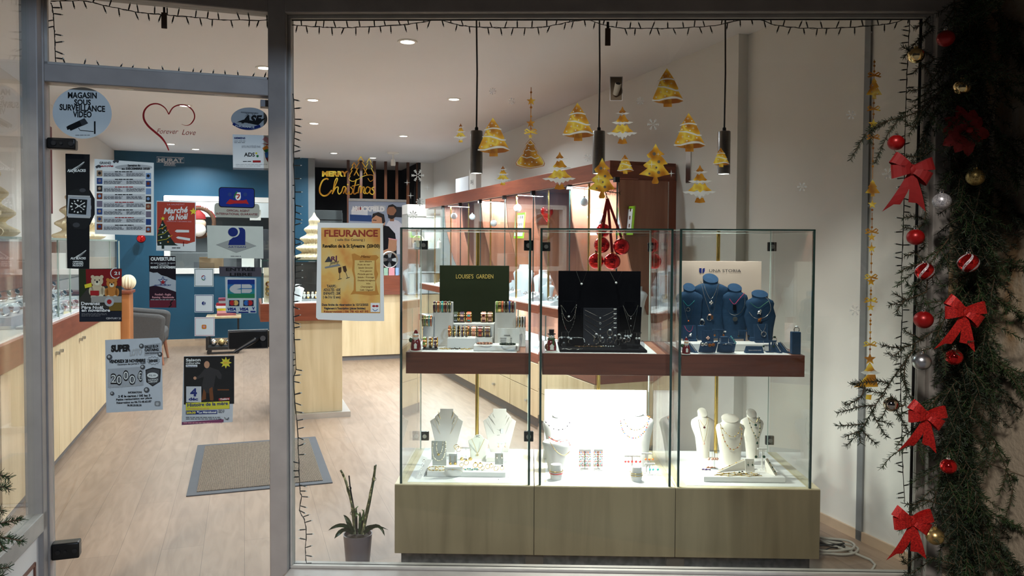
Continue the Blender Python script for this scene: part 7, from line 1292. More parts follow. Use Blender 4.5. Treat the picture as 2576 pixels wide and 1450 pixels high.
def bar_ramp(lb, p0, p1, z, m):
    a, b_ = (W(*WZ(*p0, z), z), None); v = WZ(*p0, z)[1]; b_ = hit(p1[0], p1[1], WN, v + .06); t = thing('bracelet_ramp', lb, 'bracelet stand', a, PH); d_ = MF(a, PH).inverted() @ b_; s_ = Vector((-d_.y, d_.x, 0)).normalized() * .009; MB().add([tuple(-s_), tuple(s_), tuple(d_ + s_), tuple(d_ - s_), (d_.x + s_.x, d_.y + s_.y, 0), (d_.x - s_.x, d_.y - s_.y, 0), (0, 0, -.0), ], [(0, 1, 2, 3), (3, 2, 4, 5), (0, 3, 5), (1, 4, 2)]).build('ramp', M_IV, t, smooth=0)
    bt = thing('bracelet', 'gold bracelet laid on the ' + lb, 'bracelet', a, PH); MB().tube([tuple(d_ * s + Vector((0, -.003, .003))) for s in (.05, .3, .55, .8, .98)], .0012, 6).build('chain', M_GOLD, bt); q = MB()
    for s in (.2, .45, .7): q.sphere(tuple(d_ * s + Vector((0, -.004, .004))), .0035, 8, 6)
    q.build('beads', m, bt, smooth=60)
bar_ramp('long sloping ivory ramp across the middle of the tray', (1803, 1188), (1872, 1157), ZQ, M_GOLD); bar_ramp('sloping ivory ramp at the right of the tray', (1954, 1197), (1928, 1154), ZQ, M_EM)
for i in range(3):
    lying('fine gold bracelet lying slanted at the left of the tray, %s' % ('leftmost', 'middle one', 'rightmost')[i], 1752 + i * 12, 1776 + i * 12, 1188 - i * 5, ZR if i < 1 else ZQ, M_GOLD, (M_GARN, mat('violet_stone', srgb(70, 50, 130), .1), M_COP)[i], h=.003)
for i in range(3): lying('gold link bracelet along the front of the tray, %s' % ('front one', 'middle one', 'back one')[i], 1797 + i * 4, 1916 - i * 6, 1198 - i * 3, ZQ, M_GOLD, M_GOLD, h=.003)
ring_on('green agate slice brooch on the link bracelets', 1860, 1194, WZ(1860, 1196, ZQ)[1], 5, M_EM, None, M_GOLD); ring_on('dark oval stone ring beside the agate slice', 1867, 1191, WZ(1867, 1194, ZQ)[1], 4, M_ONYX, None, M_GOLD)
# ================================================================== orchid pot, cable coil by the window
po = thing('orchid_plant', 'bare potted orchid with cut flower spikes standing on the floor by the window', 'potted plant', W(-0.785, 3.52, 0), PH)
def H(x, y, dv=0.0): p = hit(x, y, WN, 3.52 + dv); return MF(W(-0.785, 3.52, 0), PH).inverted() @ p
k = hpx(3.52)
zt = WV(3.52, 900, 1343)[1]; x0 = H(900, 1343).x
MB().lathe([(.050, 0.0), (.052, .004), (.0655, zt - .004), (.067, zt), (.062, zt), (.060, zt - .02), (.002, zt - .022)], 36, (x0, 0, 0)).build('pot', mat('mauve_grey_pot', srgb(112, 102, 106), .28, var=.04), po)
MB().lathe([(.059, zt - .022), (.05, zt - .012), (.02, zt - .008), (.001, zt - .008)], 20, (x0, 0, 0)).build('bark_soil', mat('bark', srgb(48, 38, 30), .9, var=.4, scale=60, bump=1.0), po)
def stem(pts, m, r0, r1, nm):
    P = [H(x, y, .01 * sin(i)) for i, (x, y) in enumerate(smooth(pts, 3))]; n = len(P); MB().tube(P, [(r0 + (r1 - r0) * i / n) * (1.18 if i % 3 == 0 else 1) for i in range(n)], 8).build(nm, m, po)
MSP = ramp_mat('dry_orchid_spike', [(.35, srgb(58, 66, 40)), (.6, srgb(96, 92, 58)), (.75, srgb(186, 178, 130))], 60, .6)
stem([(893, 1345), (888, 1290), (884, 1262), (876, 1235), (871, 1215), (863, 1195), (857, 1184)], MSP, .0075, .004, 'spike'); stem([(912, 1345), (925, 1280), (933, 1240), (940, 1205), (944, 1172)], MSP, .008, .005, 'spike'); stem([(897, 1345), (890, 1280), (882, 1235), (878, 1198)], M_ONYX, .0035, .003, 'support_stick'); stem([(915, 1340), (930, 1270), (938, 1225), (946, 1170)], mat('green_stick', srgb(50, 62, 40), .5), .003, .0028, 'support_stick')
q = MB()
for x, y in ((879, 1229), (941, 1206), (886, 1292)): q.ring(tuple(H(x, y)), .009, .0012, 'y', 12, 5)
q.build('plant_clip', M_ONYX, po)
MLF = mat('orchid_leaf', srgb(36, 58, 30), .35, var=.25, scale=20)
def leaf(base, mid, tip, w, dv=0.0):
    A, B_, C_ = H(*base), H(*mid, dv), H(*tip, dv * 1.6); rows = []; N = 8
    for i in range(N + 1):
        t = i / N; p = A * (1 - t) ** 2 + B_ * 2 * t * (1 - t) + C_ * t * t; tg = ((B_ - A) * (1 - t) + (C_ - B_) * t).normalized(); s_ = tg.cross(Vector((0, 1, .35))).normalized() * w * (sin(pi * min(1, t * .92 + .08)) ** .7); rows.append((p - s_, p + Vector((0, .004, -.002)), p + s_))
    q = MB()
    for a, b_ in zip(rows, rows[1:]):
        for j in range(2): q.ngon([a[j], a[j + 1], b_[j + 1], b_[j]])
    q.build('leaf', MLF, po, smooth=80)
for a in (((890, 1345), (868, 1305), (826, 1335), .012, -.03), ((888, 1345), (866, 1318), (841, 1356), .015, -.05), ((885, 1345), (880, 1310), (864, 1296), .013, .02), ((905, 1345), (925, 1310), (977, 1334), .008, .02), ((915, 1345), (955, 1300), (968, 1350), .011, -.04), ((898, 1345), (893, 1310), (897, 1278), .008, .03), ((908, 1345), (912, 1310), (916, 1282), .008, .02), ((912, 1345), (935, 1322), (938, 1334), .010, -.03), ((890, 1345), (885, 1325), (870, 1312), .010, -.02), ((903, 1345), (908, 1305), (905, 1288), .007, .0)): leaf(*a)
for pts in ([(897, 1300), (892, 1285), (900, 1275)], [(912, 1310), (915, 1290), (911, 1283)], [(905, 1315), (905, 1300), (898, 1292)]): stem(pts, mat('young_shoot', srgb(88, 112, 58), .5), .004, .002, 'shoot')
cb = thing('cable_coil', 'loosely coiled grey and black cables on the floor at the right of the showcases', 'cable', S(2.74, 3.08, 0)); rc = random.Random(4)
def loop(n, R, m, r, nm, x=0, y=0):
    P = [(x + (R + rc.uniform(-.02, .02)) * cos(i * .5) + .0005 * i, y + (R * .62 + rc.uniform(-.02, .02)) * sin(i * .5), r + .0011 * i * (1 if nm == 'cable' else .8)) for i in range(int(n * 12.6))]; return [Vector(p) for p in P]
P = loop(2.4, .13, 0, .006, 'cable') ; P += [Vector((.16, -.12, .006)), Vector((.10, -.25, .006))]; P = [Vector((-.08, .16, .006)), Vector((-.06, .15, .006))] + P
MB().tube([p - Vector((0.02, .02, 0)) for p in smooth(P, 3)], .0058, 8).build('cable', mat('grey_cable', srgb(172, 168, 160), .5), cb); P = loop(2.0, .10, 0, .014, 'thin', -.03, .02); MB().tube(smooth([Vector((-.11, .11, .006))] + P, 3), .003, 6).build('thin_cable', M_RUBBER, cb)
mt = thing('door_mat', 'ribbed brown door mat with grey rubber border on the shop floor', 'mat', S(0.10, 5.55, 0), TH); MB().box(-.425, .425, -.615, .615, 0, .006).build('rubber_border', mat('mat_rubber', srgb(66, 67, 73), .7, var=.05), mt, smooth=0)
def mat_rib():
    m = bpy.data.materials.new('ribbed_mat_pile'); m.use_nodes = True; nt = m.node_tree; b = nt.nodes['Principled BSDF']; b.inputs['Roughness'].default_value = .95; tc = nt.nodes.new('ShaderNodeTexCoord'); wv = nt.nodes.new('ShaderNodeTexWave'); wv.inputs['Scale'].default_value = 55; wv.inputs['Distortion'].default_value = 2.5; wv.inputs['Detail'].default_value = 3; wv.inputs['Detail Scale'].default_value = 8; rp = nt.nodes.new('ShaderNodeValToRGB'); rp.color_ramp.elements[0].color = (*srgb(62, 54, 47), 1); rp.color_ramp.elements[1].color = (*srgb(140, 122, 104), 1); nz = nt.nodes.new('ShaderNodeTexNoise'); nz.inputs['Scale'].default_value = 160; mx = nt.nodes.new('ShaderNodeMix'); mx.data_type = 'RGBA'; mx.blend_type = 'OVERLAY'; mx.inputs['Factor'].default_value = .8; nt.links.new(tc.outputs['Object'], wv.inputs[0]); nt.links.new(tc.outputs['Object'], nz.inputs['Vector']); nt.links.new(wv.outputs['Fac'], rp.inputs[0]); nt.links.new(rp.outputs[0], mx.inputs[6]); nt.links.new(nz.outputs['Fac'], mx.inputs[7]); nt.links.new(mx.outputs[2], b.inputs['Base Color']); bp = nt.nodes.new('ShaderNodeBump'); bp.inputs['Strength'].default_value = .8; bp.inputs['Distance'].default_value = .004; nt.links.new(wv.outputs['Fac'], bp.inputs['Height']); nt.links.new(bp.outputs[0], b.inputs['Normal']); return m
MB().box(-.37, .37, -.56, .56, .006, .010).build('pile', mat_rib(), mt, smooth=0)
# ================================================================== cherry wall unit along the right wall
xu = (E_ * -0.0345 + D_ * 0.9994); yu = (E_ * -0.9994 + D_ * -0.0345); N0 = S(2.37, 4.81)
MU = Matrix(((xu.x, yu.x, 0, N0.x), (xu.y, yu.y, 0, N0.y), (0, 0, 1, 0), (0, 0, 0, 1))); MUi = MU.inverted(); LU = 4.93
def UY(y, px, py):      # pixel -> (x, z) on the unit plane local y
    q = MUi @ hit(px, py, yu, yu.dot(N0) + y); return q.x, q.z
wu = thing('display_cabinet', 'long cherry wall cabinet with lit glass bays along the right wall', 'cabinet', M=MU)
MB().box(0, LU, -.03, 0, 1.965, 2.085).box(0, .03, -.525, -.03, 1.965, 2.085).build('fascia', M_CHERRYH, wu, bevel=.002)
MB().box(0, LU, -.52, -.03, 2.06, 2.08).box(.03, LU, -.52, -.04, 1.955, 1.965).build('top_board', M_SHELFW, wu)
MB().box(.25, LU, -.47, -.45, .62, 1.955).build('back_panel', M_CHERRY, wu)
MB().box(.0, .25, -.47, -.45, .62, 1.955).box(.0, .012, -.45, -.24, .62, 1.955).build('white_lining', M_WHITE, wu)
MB().prism([(-.23, 1.965), (-.23, 1.86), (-.25, 1.5), (-.30, 1.1), (-.37, .83), (-.37, .0), (-.53, 0), (-.53, 1.965)], .0, .02, 'x').build('end_panel', wood('cherry_end_panel', srgb(124, 64, 44), srgb(146, 80, 56)), wu)
MB().box(.3, LU, -.46, .075, .945, 1.012).build('counter_ledge', M_CHERRYH, wu, bevel=.002); MB().box(.31, LU, -.45, .06, 1.012, 1.018).build('ledge_top', M_TRAYW, wu)
MB().box(.02, LU, -.46, .085, .545, .62).build('lower_ledge', M_CHERRYH, wu, bevel=.002); MB().box(.03, LU, -.45, .07, .62, .626).build('ledge_top', M_TRAYW, wu)
MB().box(.02, LU, -.46, .07, .09, .545).build('drawer_case', M_MAPLE, wu); MB().box(.02, LU, -.44, .04, 0, .09).build('plinth', mat('grey_plinth', srgb(112, 108, 108), .5), wu)
for i in range(6):
    x0 = .04 + i * .81
    for z0, z1 in ((.10, .315), (.32, .54)):
        dw = MB().box(x0, x0 + .80, .07, .088, z0, z1).build('drawer', M_MAPLE, wu, bevel=.0015); MB().box(x0 + .38, x0 + .42, .088, .108, (z0 + z1) / 2 - .008, (z0 + z1) / 2 + .008).build('drawer_knob', M_STEEL, dw)
bx = [UY(0, x, 620)[0] for x in (1545, 1427, 1336, 1265, 1204, 1154, 1111)]
for i, x in enumerate(bx):
    MB().prism([(-.45, 1.955), (-.05, 1.955), (-.07, 1.7), (-.16, 1.35), (-.27, 1.1), (-.30, 1.02), (-.45, 1.02)], x + .05, x + .068, 'x').build('curved_divider', M_CHERRY, wu); MB().box(x - .015, x + .015, -.03, .004, 1.93, 1.965).build('clamp', M_BLACK, wu)
MB().box(.02, LU, -.022, -.016, 1.02, 1.955).build('upper_pane', M_CGLASS, wu); MB().box(.02, LU, -.022, -.016, .628, .945).build('lower_pane', M_CGLASS, wu)
q = MB()
for x in bx: q.box(x - .003, x + .003, -.023, -.015, 1.02, 1.955)
for x in [.5 + .62 * i for i in range(8)]: q.box(x - .003, x + .003, -.023, -.015, .628, .945)
q.build('pane_edge', M_EDGE, wu)
for px in (1481, 1380, 1299, 1234, 1179, 1134, 1094): x = UY(-.05, px, 620)[0]; MB().cyl((x, -.05, 1.018), (x, -.05, 1.955), .009, 12).build('brass_tube', M_BRASS, wu)
lu = lambda x, y, z: MU @ Vector((x, y, z))
for x in (.6, 1.7, 2.8, 3.9):
    lamp('cabinet_light', 'AREA', lu(x, -.16, 1.95), 38, (.84, .92, 1.0), size=.9, size_y=.03, aim=None); lamp('cabinet_lower_light', 'AREA', lu(x, -.16, .942), 34, (.80, .90, 1.0), size=.9, size_y=.03)
WB = mat('blue_white_lacquer', srgb(226, 230, 236), .35, var=.02)
def ubox(nm, lb, cat, x, y, z, w, d, h, m, g=None, rz=0): return whole(MB().box(-w / 2, w / 2, -d / 2, d / 2, 0, h).build(nm, m, smooth=0, bevel=.0015), lb, cat, g, lu(x, y, z), TH + pi / 2 + .0345 + rz)
ORD = ['first', 'second', 'third', 'fourth', 'fifth', 'sixth', 'seventh', 'eighth', 'ninth', 'tenth', 'eleventh', 'twelfth', 'thirteenth', 'fourteenth', 'fifteenth', 'sixteenth']
for i, (px, py, r) in enumerate(((1142, 544, 8), (1188, 546, 8), (1242, 562, 8.5), (1302, 524, 10), (1470, 508, 11))):
    x, z = UY(-.06, px, py); dpt = (lu(x, -.06, z) - EYE).dot(_fw); R = r * dpt / FPX; o = thing('glass_bauble', 'white glass bauble hanging in the wall cabinet, %s from its far end' % ORD[i], 'bauble', lu(x, -.06, z), 0, 'glass baubles in the wall cabinet')
    MB().sphere((0, 0, 0), R, 16, 12).build('ball', mat('frosted_glass', srgb(214, 224, 232), .12, var=.04, coat=.5), o); MB().lathe([(R * .25, R * .95), (R * .2, R * 1.25)], 10).build('cap', M_SILVER, o); MB().cyl((0, 0, R * 1.2), (0, 0, 1.955 - z), .001, 5).build('thread', M_SILVER, o)
x, z = UY(-.06, 1376, 532); hb = thing('heart_bauble', 'red heart bauble hanging in the wall cabinet', 'bauble', lu(x, -.06, z), 0); MB().sphere((0, 0, .0), .055, 14, 10, sz=.9).lathe([(.001, -.09), (.03, -.05), (.05, -.01)], 14).build('heart', M_SRED, hb, smooth=60); MB().cyl((0, 0, .04), (0, 0, 1.955 - z), .001, 5).build('thread', M_SILVER, hb)
LIME = mat('lime_frame', srgb(150, 205, 40), .4, var=.03)
for (x0, y0, x1, y1, lb, yy) in ((1296, 535, 1312, 600, 'lime green framed white sign inside the wall cabinet, farther one', -.12), (1550, 518, 1590, 592, 'lime green framed card of charms inside the wall cabinet, nearer one', -.12)):
    a = UY(yy, x1, y0); b_ = UY(yy, x0, y1); o = thing('framed_card', lb, 'display card', lu((a[0] + b_[0]) / 2, yy, b_[1]), TH + pi / 2 + .0345, 'lime framed cards'); w_ = max(.12, abs(a[0] - b_[0]) / 2); h = a[1] - b_[1]
    MB().at(Matrix.Rotation(.08, 4, 'X')).box(-w_, w_, -.006, .0, 0, h).build('frame', LIME, o, smooth=0); MB().at(Matrix.Rotation(.08, 4, 'X')).box(-w_ + .02, w_ - .02, 0, .003, .02, h - .02).build('card', WB, o, smooth=0); q = MB().at(Matrix.Rotation(.08, 4, 'X'))
    for i in range(4):
        for j in range(3): q.box(-w_ + .04 + i * w_ * .4, -w_ + .055 + i * w_ * .4, .003, .005, .05 + j * h * .28, .075 + j * h * .28)
    q.build('charms', M_SILVER, o, smooth=0)
    sh_ = ubox('glass_shelf', 'small glass shelf under the ' + lb.split(' inside')[0] + lb[-14:], 'shelf', (a[0] + b_[0]) / 2, -.3, b_[1] - .01, .5, .3, .008, M_CGLASS)
for i, px in enumerate((1135, 1182, 1232)):
    x, z = UY(-.25, px, 602 + i * 6); ubox('glass_shelf', 'short dark-edged glass shelf in the wall cabinet, %s bay from the far end' % ORD[i + 1], 'shelf', x, -.33, z, .34, .22, .008, M_CGLASS)
for i, (px, py, h) in enumerate(((1313, 735, .30), (1362, 742, .26), (1497, 592, .2), (1575, 690, .26), (1600, 692, .2), (1235, 616, .10), (1290, 726, .14), (1377, 742, .16))):
    yy = -.2; x, z = UY(yy, px, py); zz = 1.02 if py > 650 else z
    t = thing('necklace_bust', 'white necklace bust inside the wall cabinet, %s of the row' % ORD[i], 'necklace bust', lu(x, yy, zz), TH + pi / 2 + .0345 + pi + .5, 'white busts in the wall cabinet'); R = [ell(0, .12 * h * s, s * h, w_ * h, .16 * h, 14) for s, w_ in ((0, .26), (.5, .34), (.72, .42), (.8, .34), (.86, .17), (1.0, .16))]; MB().loft(R).build('body', WB, t, smooth=50)
rj = random.Random(12)
for i in range(16):
    x = .5 + i * .27; lvl = i % 2; z0 = 1.018 if lvl == 0 else .626
    t = thing('jewellery_tray', 'white tray of silver on the %s ledge of the cherry unit, %s from the window' % ('upper' if lvl == 0 else 'lower', ORD[i // 2]), 'tray', lu(x, -.10 + .02 * (i % 3), z0), TH + pi / 2 + .0345 + rj.uniform(-.2, .2), 'silver trays in the wall cabinet')
    MB().add([(-.09, -.07, 0), (.09, -.07, 0), (.09, .07, 0), (-.09, .07, 0), (-.09, -.07, .07), (.09, -.07, .07), (.09, .07, .02), (-.09, .07, .02)], [(0, 3, 2, 1), (4, 5, 6, 7), (0, 1, 5, 4), (1, 2, 6, 5), (2, 3, 7, 6), (3, 0, 4, 7)]).build('base', WB, t, smooth=0); q = MB()
    for k in range(9):
        if rj.random() < .6: q.ring((rj.uniform(-.07, .07), rj.uniform(-.05, .05), rj.uniform(.045, .075)), .014, .003, 'y', 10, 5)
        else: q.sphere((rj.uniform(-.07, .07), rj.uniform(-.05, .05), rj.uniform(.045, .07)), .008, 6, 5)
    o = q.build('jewels', M_SILVER, t, smooth=60); o['kind'] = 'stuff'
x0, z0 = UY(-.2, 1165, 505); x1, _ = UY(-.2, 1075, 505)
t = thing('shop_sign', 'white acrylic brand sign boxes standing on top of the far end of the cherry fascia', 'sign', lu(4.05, -.25, 2.08), TH + pi / 2 + .0345 + pi); MB().box(-.28, .22, -.03, .03, 0, .22).build('acrylic_box', WB, t, smooth=0); MB().box(.26, .50, -.03, .03, 0, .28).build('acrylic_box', M_WHITE, t, smooth=0)
q = MB(); vs, fs = glyphs('EN-JJ', .02); q.add([(.30 + v[0] * .05, -.031, .12 + v[1] * .06) for v in vs], fs); q.build('lettering', M_GREY, t, smooth=0)
b_ = [WV(VWIN, x, y) for x, y in ((1536, 195), (1564, 252))]; zw = abs(b_[0][1] - b_[1][1]) / 2; bw = abs(b_[0][0] - b_[1][0]) / 2
pl = thing('pipe_plate', 'brown plate with a stub of ivory pipe, high in the big window', 'pipe', W((b_[0][0] + b_[1][0]) / 2, VWIN, (b_[0][1] + b_[1][1]) / 2), PH)
MB().box(-bw - .003, bw + .003, -.002, 0, -zw - .003, zw + .003).build('white_border', M_WHITE, pl, smooth=0); MB().box(-bw, bw, -.004, -.002, -zw, zw).build('back_plate', mat('brown_plate', srgb(120, 104, 82), .6), pl, smooth=0)
MB().tube([(-.003, -.004, -zw * .5), (.001, -.022, -zw * .1), (.004, -.036, zw * .3)], [.011, .0125, .0125], 18).build('pipe', mat('ivory_pvc', srgb(214, 206, 186), .4), pl); MB().tube([(.0041, -.0363, zw * .305), (.0042, -.0368, zw * .318)], .0105, 18).build('pipe_mouth', M_BLACK, pl)
p = S(AW, *SA(AW, 1733, 412)); o = MB().box(-.006, 0, -.03, .03, -.13, .10).build('steel_bracket', M_STEEL, smooth=0); whole(o, 'small steel wall bracket at the top right corner of the cherry unit', 'bracket', None, p, TH)
# red baubles on ribbons at the cabinet corner
BC = 4.74
fs_ = thing('fir_sprig', 'small fir sprig tied to the corner of the cherry fascia above the red baubles', 'fir sprig', S(*[SB(BC, 1525, 490)[0], BC, SB(BC, 1525, 490)[1]]), TH)
FI = MF(fs_.location, TH).inverted(); nb, tw = MB(), MB(); main = None
for pl_ in ([(1515, 455), (1522, 480), (1530, 505)], [(1522, 480), (1540, 484), (1560, 486)], [(1520, 470), (1508, 468)]):
    P = [FI @ hit(x, y, D_, BC) for x, y in smooth(pl_, 3)]; needles(nb, P, r2, 520, .026, .1); tw.tube(P, .003, 5)
nb.build('needles', M_FIR, fs_, smooth=0); tw.build('twig', M_TWIG, fs_)
for i, (x, y, r, lb) in enumerate(((1517, 580, 18, 'upper red bauble of the bunch behind the middle showcase'), (1514, 617, 20, 'left red bauble of the bunch, below the upper one'), (1563, 621, 21, 'rightmost red bauble of the bunch behind the middle showcase'), (1500, 657, 20, 'lower left red bauble of the bunch behind the middle showcase'), (1540, 658, 21, 'lowest red bauble of the bunch, just above the black board'))):
    bb2 = BC - .075 * (i % 3); p = hit(x, y, D_, bb2); R = r / FPX * (p - EYE).dot(_fw); o = thing('bauble', lb, 'bauble', p, TH, 'red baubles hung in the shop'); MB().sphere((0, 0, 0), R, 24, 16).build('ball', M_SRED, o); MB().lathe([(R * .22, R * .92), (R * .2, R * 1.12)], 12).build('cap', M_GOLD, o)
    top = MF(p, TH).inverted() @ hit(1528, 500, D_, bb2); q = MB(); s_ = Vector((.010, 0, 0)); c_ = Vector((0, 0, R * 1.1)); q.ngon([tuple(c_ - s_), tuple(c_ + s_), tuple(top + s_), tuple(top - s_)]); q.build('ribbon', M_DRED, o, smooth=0)
# ================================================================== honeycomb paper trees
M_HONEY = mat('honeycomb_paper', srgb(240, 228, 196), .8, var=.03)
def htree(lb, loc, w, h, tiers=5):
    t = thing('honeycomb_tree', lb, 'paper tree', loc, 0, 'honeycomb paper trees'); rows = []; n = 56
    for i in range(tiers * 8 + 1):
        s = i / (tiers * 8); ph = (s * tiers) % 1.0; env = (1 - s) ** .8; r = w / 2 * max(.015, env * (.80 + .20 * cos(2 * pi * (ph - .22))) + .01) * (.82 + .18 * min(1, i / 3)); rows.append([(r * (1 - .10 * (j % 2)) * cos(2 * pi * j / n), r * (1 - .10 * (j % 2)) * sin(2 * pi * j / n), s * h) for j in range(n)])
    MB().loft(rows).build('paper_body', M_HONEY, t, smooth=20); return t
# ================================================================== centre counter
CF = 6.87
ct = thing('sales_counter', 'maple counter with cherry band and glass top case, in the middle of the shop', 'counter', S(0, 0), TH)
MB().box(.27, .815, CF, CF + .62, .045, .845).build('pedestal', M_MAPLE, ct, bevel=.002); MB().box(.24, .88, CF - .05, CF + .70, 0, .045).build('base_plate', mat('aluminium_base', (.7, .7, .7), .3, .9, var=.03), ct)
MB().box(.135, .95, CF - .03, CF + .72, .845, .995).build('band', M_CHERRYH, ct, bevel=.002); MB().box(.15, .935, CF - .01, CF + .70, .995, 1.0).build('top_liner', M_TRAYW, ct)
MB().box(.15, .935, CF, CF + .006, 1.0, 1.36).box(.15, .156, CF, CF + .7, 1.0, 1.36).box(.929, .935, CF, CF + .7, 1.0, 1.36).box(.15, .935, CF, CF + .7, 1.36, 1.366).build('glass_case', M_CGLASS, ct); MB().box(.15, .935, CF - .002, CF + .001, 1.355, 1.368).box(.148, .156, CF - .002, CF + .004, 1.0, 1.36).build('case_edge', M_EDGE, ct); MB().box(.30, .935, CF + .4, CF + .41, 1.0, 1.34).build('black_backing', M_BLACK, ct)
lamp('counter_case_light', 'AREA', S(.45, CF + .15, 1.35), 3, (1, .93, .84), size=.5, size_y=.02)
htree('lit white honeycomb paper tree on the centre counter case, beside the party poster', S(.605, CF + .3, 1.366), .40, .42)
for i, (px, y0, y1, lb) in enumerate(((748, 760, 716, 'white bust left of the watch stand in the centre counter case'), (706, 758, 700, 'white card of rings hidden by the mullion in the counter case'))):
    a, z = SB(CF + .12, px, y0); z1 = SB(CF + .12, px, y1)[1]; t = thing('necklace_bust', lb, 'necklace bust', S(a, CF + .12, 1.0), TH); h = z1 - 1.0; MB().loft([ell(0, .1 * h * s, s * h, w_ * h, .16 * h, 14) for s, w_ in ((0, .24), (.5, .32), (.74, .40), (.82, .30), (.87, .15), (1.0, .14))]).build('body', WB, t, smooth=50)
for i, px in enumerate((765, 775, 786, 795)):
    a, z = SB(CF + .16, px, 750); t = thing('wristwatch', 'wristwatch on a stand inside the centre counter case, %s from the left' % ORD[i], 'watch', S(a, CF + .16, 1.0), TH, 'watches in the counter case'); MB().box(-.018, .018, -.01, .03, 0, .02).build('stand', WB, t, smooth=0); MB().hoop((0, 0, .055), .034, .016, .003, 'x', 18, sy=1.0).build('strap', M_GOLD if i % 2 else M_SILVER, t); MB().at(Matrix.Translation((0, -.034, .055)) @ Matrix.Rotation(pi / 2, 4, 'X')).lathe([(.015, -.003), (.015, .004)], 18).build('dial', M_WHITE, t)
for i, (px, py, m) in enumerate(((679, 715, M_GOLD), (686, 719, M_ROSE), (679, 728, M_GOLD), (687, 728, M_ONYX), (679, 738, M_GOLD), (687, 741, M_ONYX), (681, 716, M_WINE))):
    a, z = SB(CF + .05, px - 4, py); o = MB().ring((0, 0, 0), .02, .005, 'y', 16, 6).sphere((0, -.004, .018), .01, 8, 6).build('ring', m, smooth=60); whole(o, 'big costume ring on the pale card inside the left of the counter case, %s down' % ORD[i], 'ring', 'costume rings on the pale card', S(a, CF + .05, z), TH)
o = board_ = MB().box(.165, .245, CF + .07, CF + .075, 1.0, 1.30).build('ring_card', mat('pale_card', srgb(220, 208, 184), .7), smooth=0); o.matrix_world = MS; tag(o, 'pale card holding costume rings at the left of the counter case', 'display card')
# ================================================================== back counter, banner, tall vitrine
CB = 10.12
bc = thing('back_counter', 'maple and cherry counter at the back right, below the men’s clothing banner', 'counter', S(0, 0), TH); MB().box(1.19, 2.12, CB, CB + .6, .06, .85).build('front', M_MAPLE, bc, bevel=.002); MB().box(1.19, 2.12, CB + .03, CB + .6, 0, .06).build('plinth', MATS['grey_plinth'], bc); MB().box(1.15, 1.97, CB - .04, CB + .62, .85, 1.10).build('band', M_CHERRYH, bc, bevel=.002)
MB().box(1.97, 2.20, CB - .04, CB + .62, .85, .90).build('low_top', WB, bc)
for i, (x0, x1, m, lb) in enumerate(((966, 976, flat('card_sage', 150, 180, 160), 'pale green'), (978, 993, PK, 'pale pink'), (995, 1003, flat('card_sky', 150, 180, 220), 'pale blue'))):
    a0, z1 = SB(CB - .02, x0, 676); a1, _ = SB(CB - .02, x1, 676); o = MB().box(a0, a1, CB - .02, CB - .016, 1.10, 1.20).build('small_card', m, smooth=0); o.matrix_world = MS; tag(o, 'small %s card standing on the back counter' % lb, 'card', 'small cards on the back counter')
t = thing('desk_fan', 'round grey and silver desk fan standing on the back counter', 'fan', S(SB(CB + .2, 980, 660)[0], CB + .2, 1.10), TH); MB().lathe([(.07, 0), (.06, .02), (.012, .03), (.012, .10)], 16).build('base', M_CHAR, t); MB().ring((0, 0, .20), .105, .012, 'y', 28, 8).build('guard', M_STEEL, t); MB().at(Matrix.Translation((0, 0, .2)) @ Matrix.Rotation(pi / 2, 4, 'X')).lathe([(.03, -.03), (.03, .02)], 16).build('hub', M_CHAR, t); q = MB()
for k in range(4): q.at(Matrix.Translation((0, 0, .2)) @ Matrix.Rotation(k * pi / 2, 4, 'Y')).add([(.02, -.01, -.01), (.09, -.015, -.03), (.095, .01, .03), (.02, .01, .01)], [(0, 1, 2, 3)])
q.build('blades', M_GREY, t)
s = Sheet(D_, 10.95, E_).origin(950, 600)
s.rect(877, 506, 1022, 700, flat('harbour_sky', 150, 160, 182), 1, dy=3)
for (x0, y0, x1, y1, m) in ((880, 540, 935, 556, flat('hull_blue', 46, 70, 120)), (884, 528, 925, 540, flat('boat_white', 210, 212, 220)), (990, 520, 1020, 546, flat('boat_dark', 50, 54, 62)), (896, 520, 910, 530, flat('boat_red', 150, 60, 60)), (940, 516, 970, 530, flat('boat_grey', 176, 180, 190))): s.rect(x0, y0, x1, y1, m, 2, dy=2)
s.text('RUCKFIELD', 893, 967, 531, 12, WH, 4, .06, dy=1); s.poly([(884, 532), (888, 518), (893, 524), (891, 532)], WH, 4)
SH = flat('shirt_white', 206, 204, 216); HR = flat('ink_hair', 46, 42, 44); SK2 = flat('ink_skin_dark', 150, 106, 84)
s.poly([(968, 572), (978, 556), (990, 552), (1002, 556), (1018, 570), (1021, 640), (972, 640)], SH, 3); s.poly([(980, 545), (992, 545), (991, 557), (981, 557)], SK2, 4); s.disc(985, 532, 12, SK2, 4, ry=16); s.poly([(975, 538), (981, 542), (990, 542), (997, 532), (996, 546), (986, 552), (977, 549)], HR, 5); s.poly([(973, 528), (977, 517), (988, 514), (997, 520), (997, 528), (990, 520), (978, 521)], HR, 5)
s.poly([(960, 566), (978, 570), (994, 588), (998, 620), (996, 690), (960, 690)], flat('shirt_black', 24, 24, 28), 6); s.disc(952, 558, 17, SK, 6, ry=20); s.poly([(934, 552), (938, 538), (952, 534), (966, 540), (969, 558), (962, 566), (960, 548), (946, 542)], HR, 7); s.poly([(936, 570), (946, 576), (960, 572), (964, 562), (964, 580), (950, 584), (938, 578)], HR, 7); s.line([(938, 554), (947, 555)], 2, HR, 8); s.poly([(978, 600), (998, 604), (997, 630), (975, 640), (960, 642), (960, 632), (976, 626)], SK, 8); s.line([(977, 600), (999, 604)], 2.5, PK, 9)
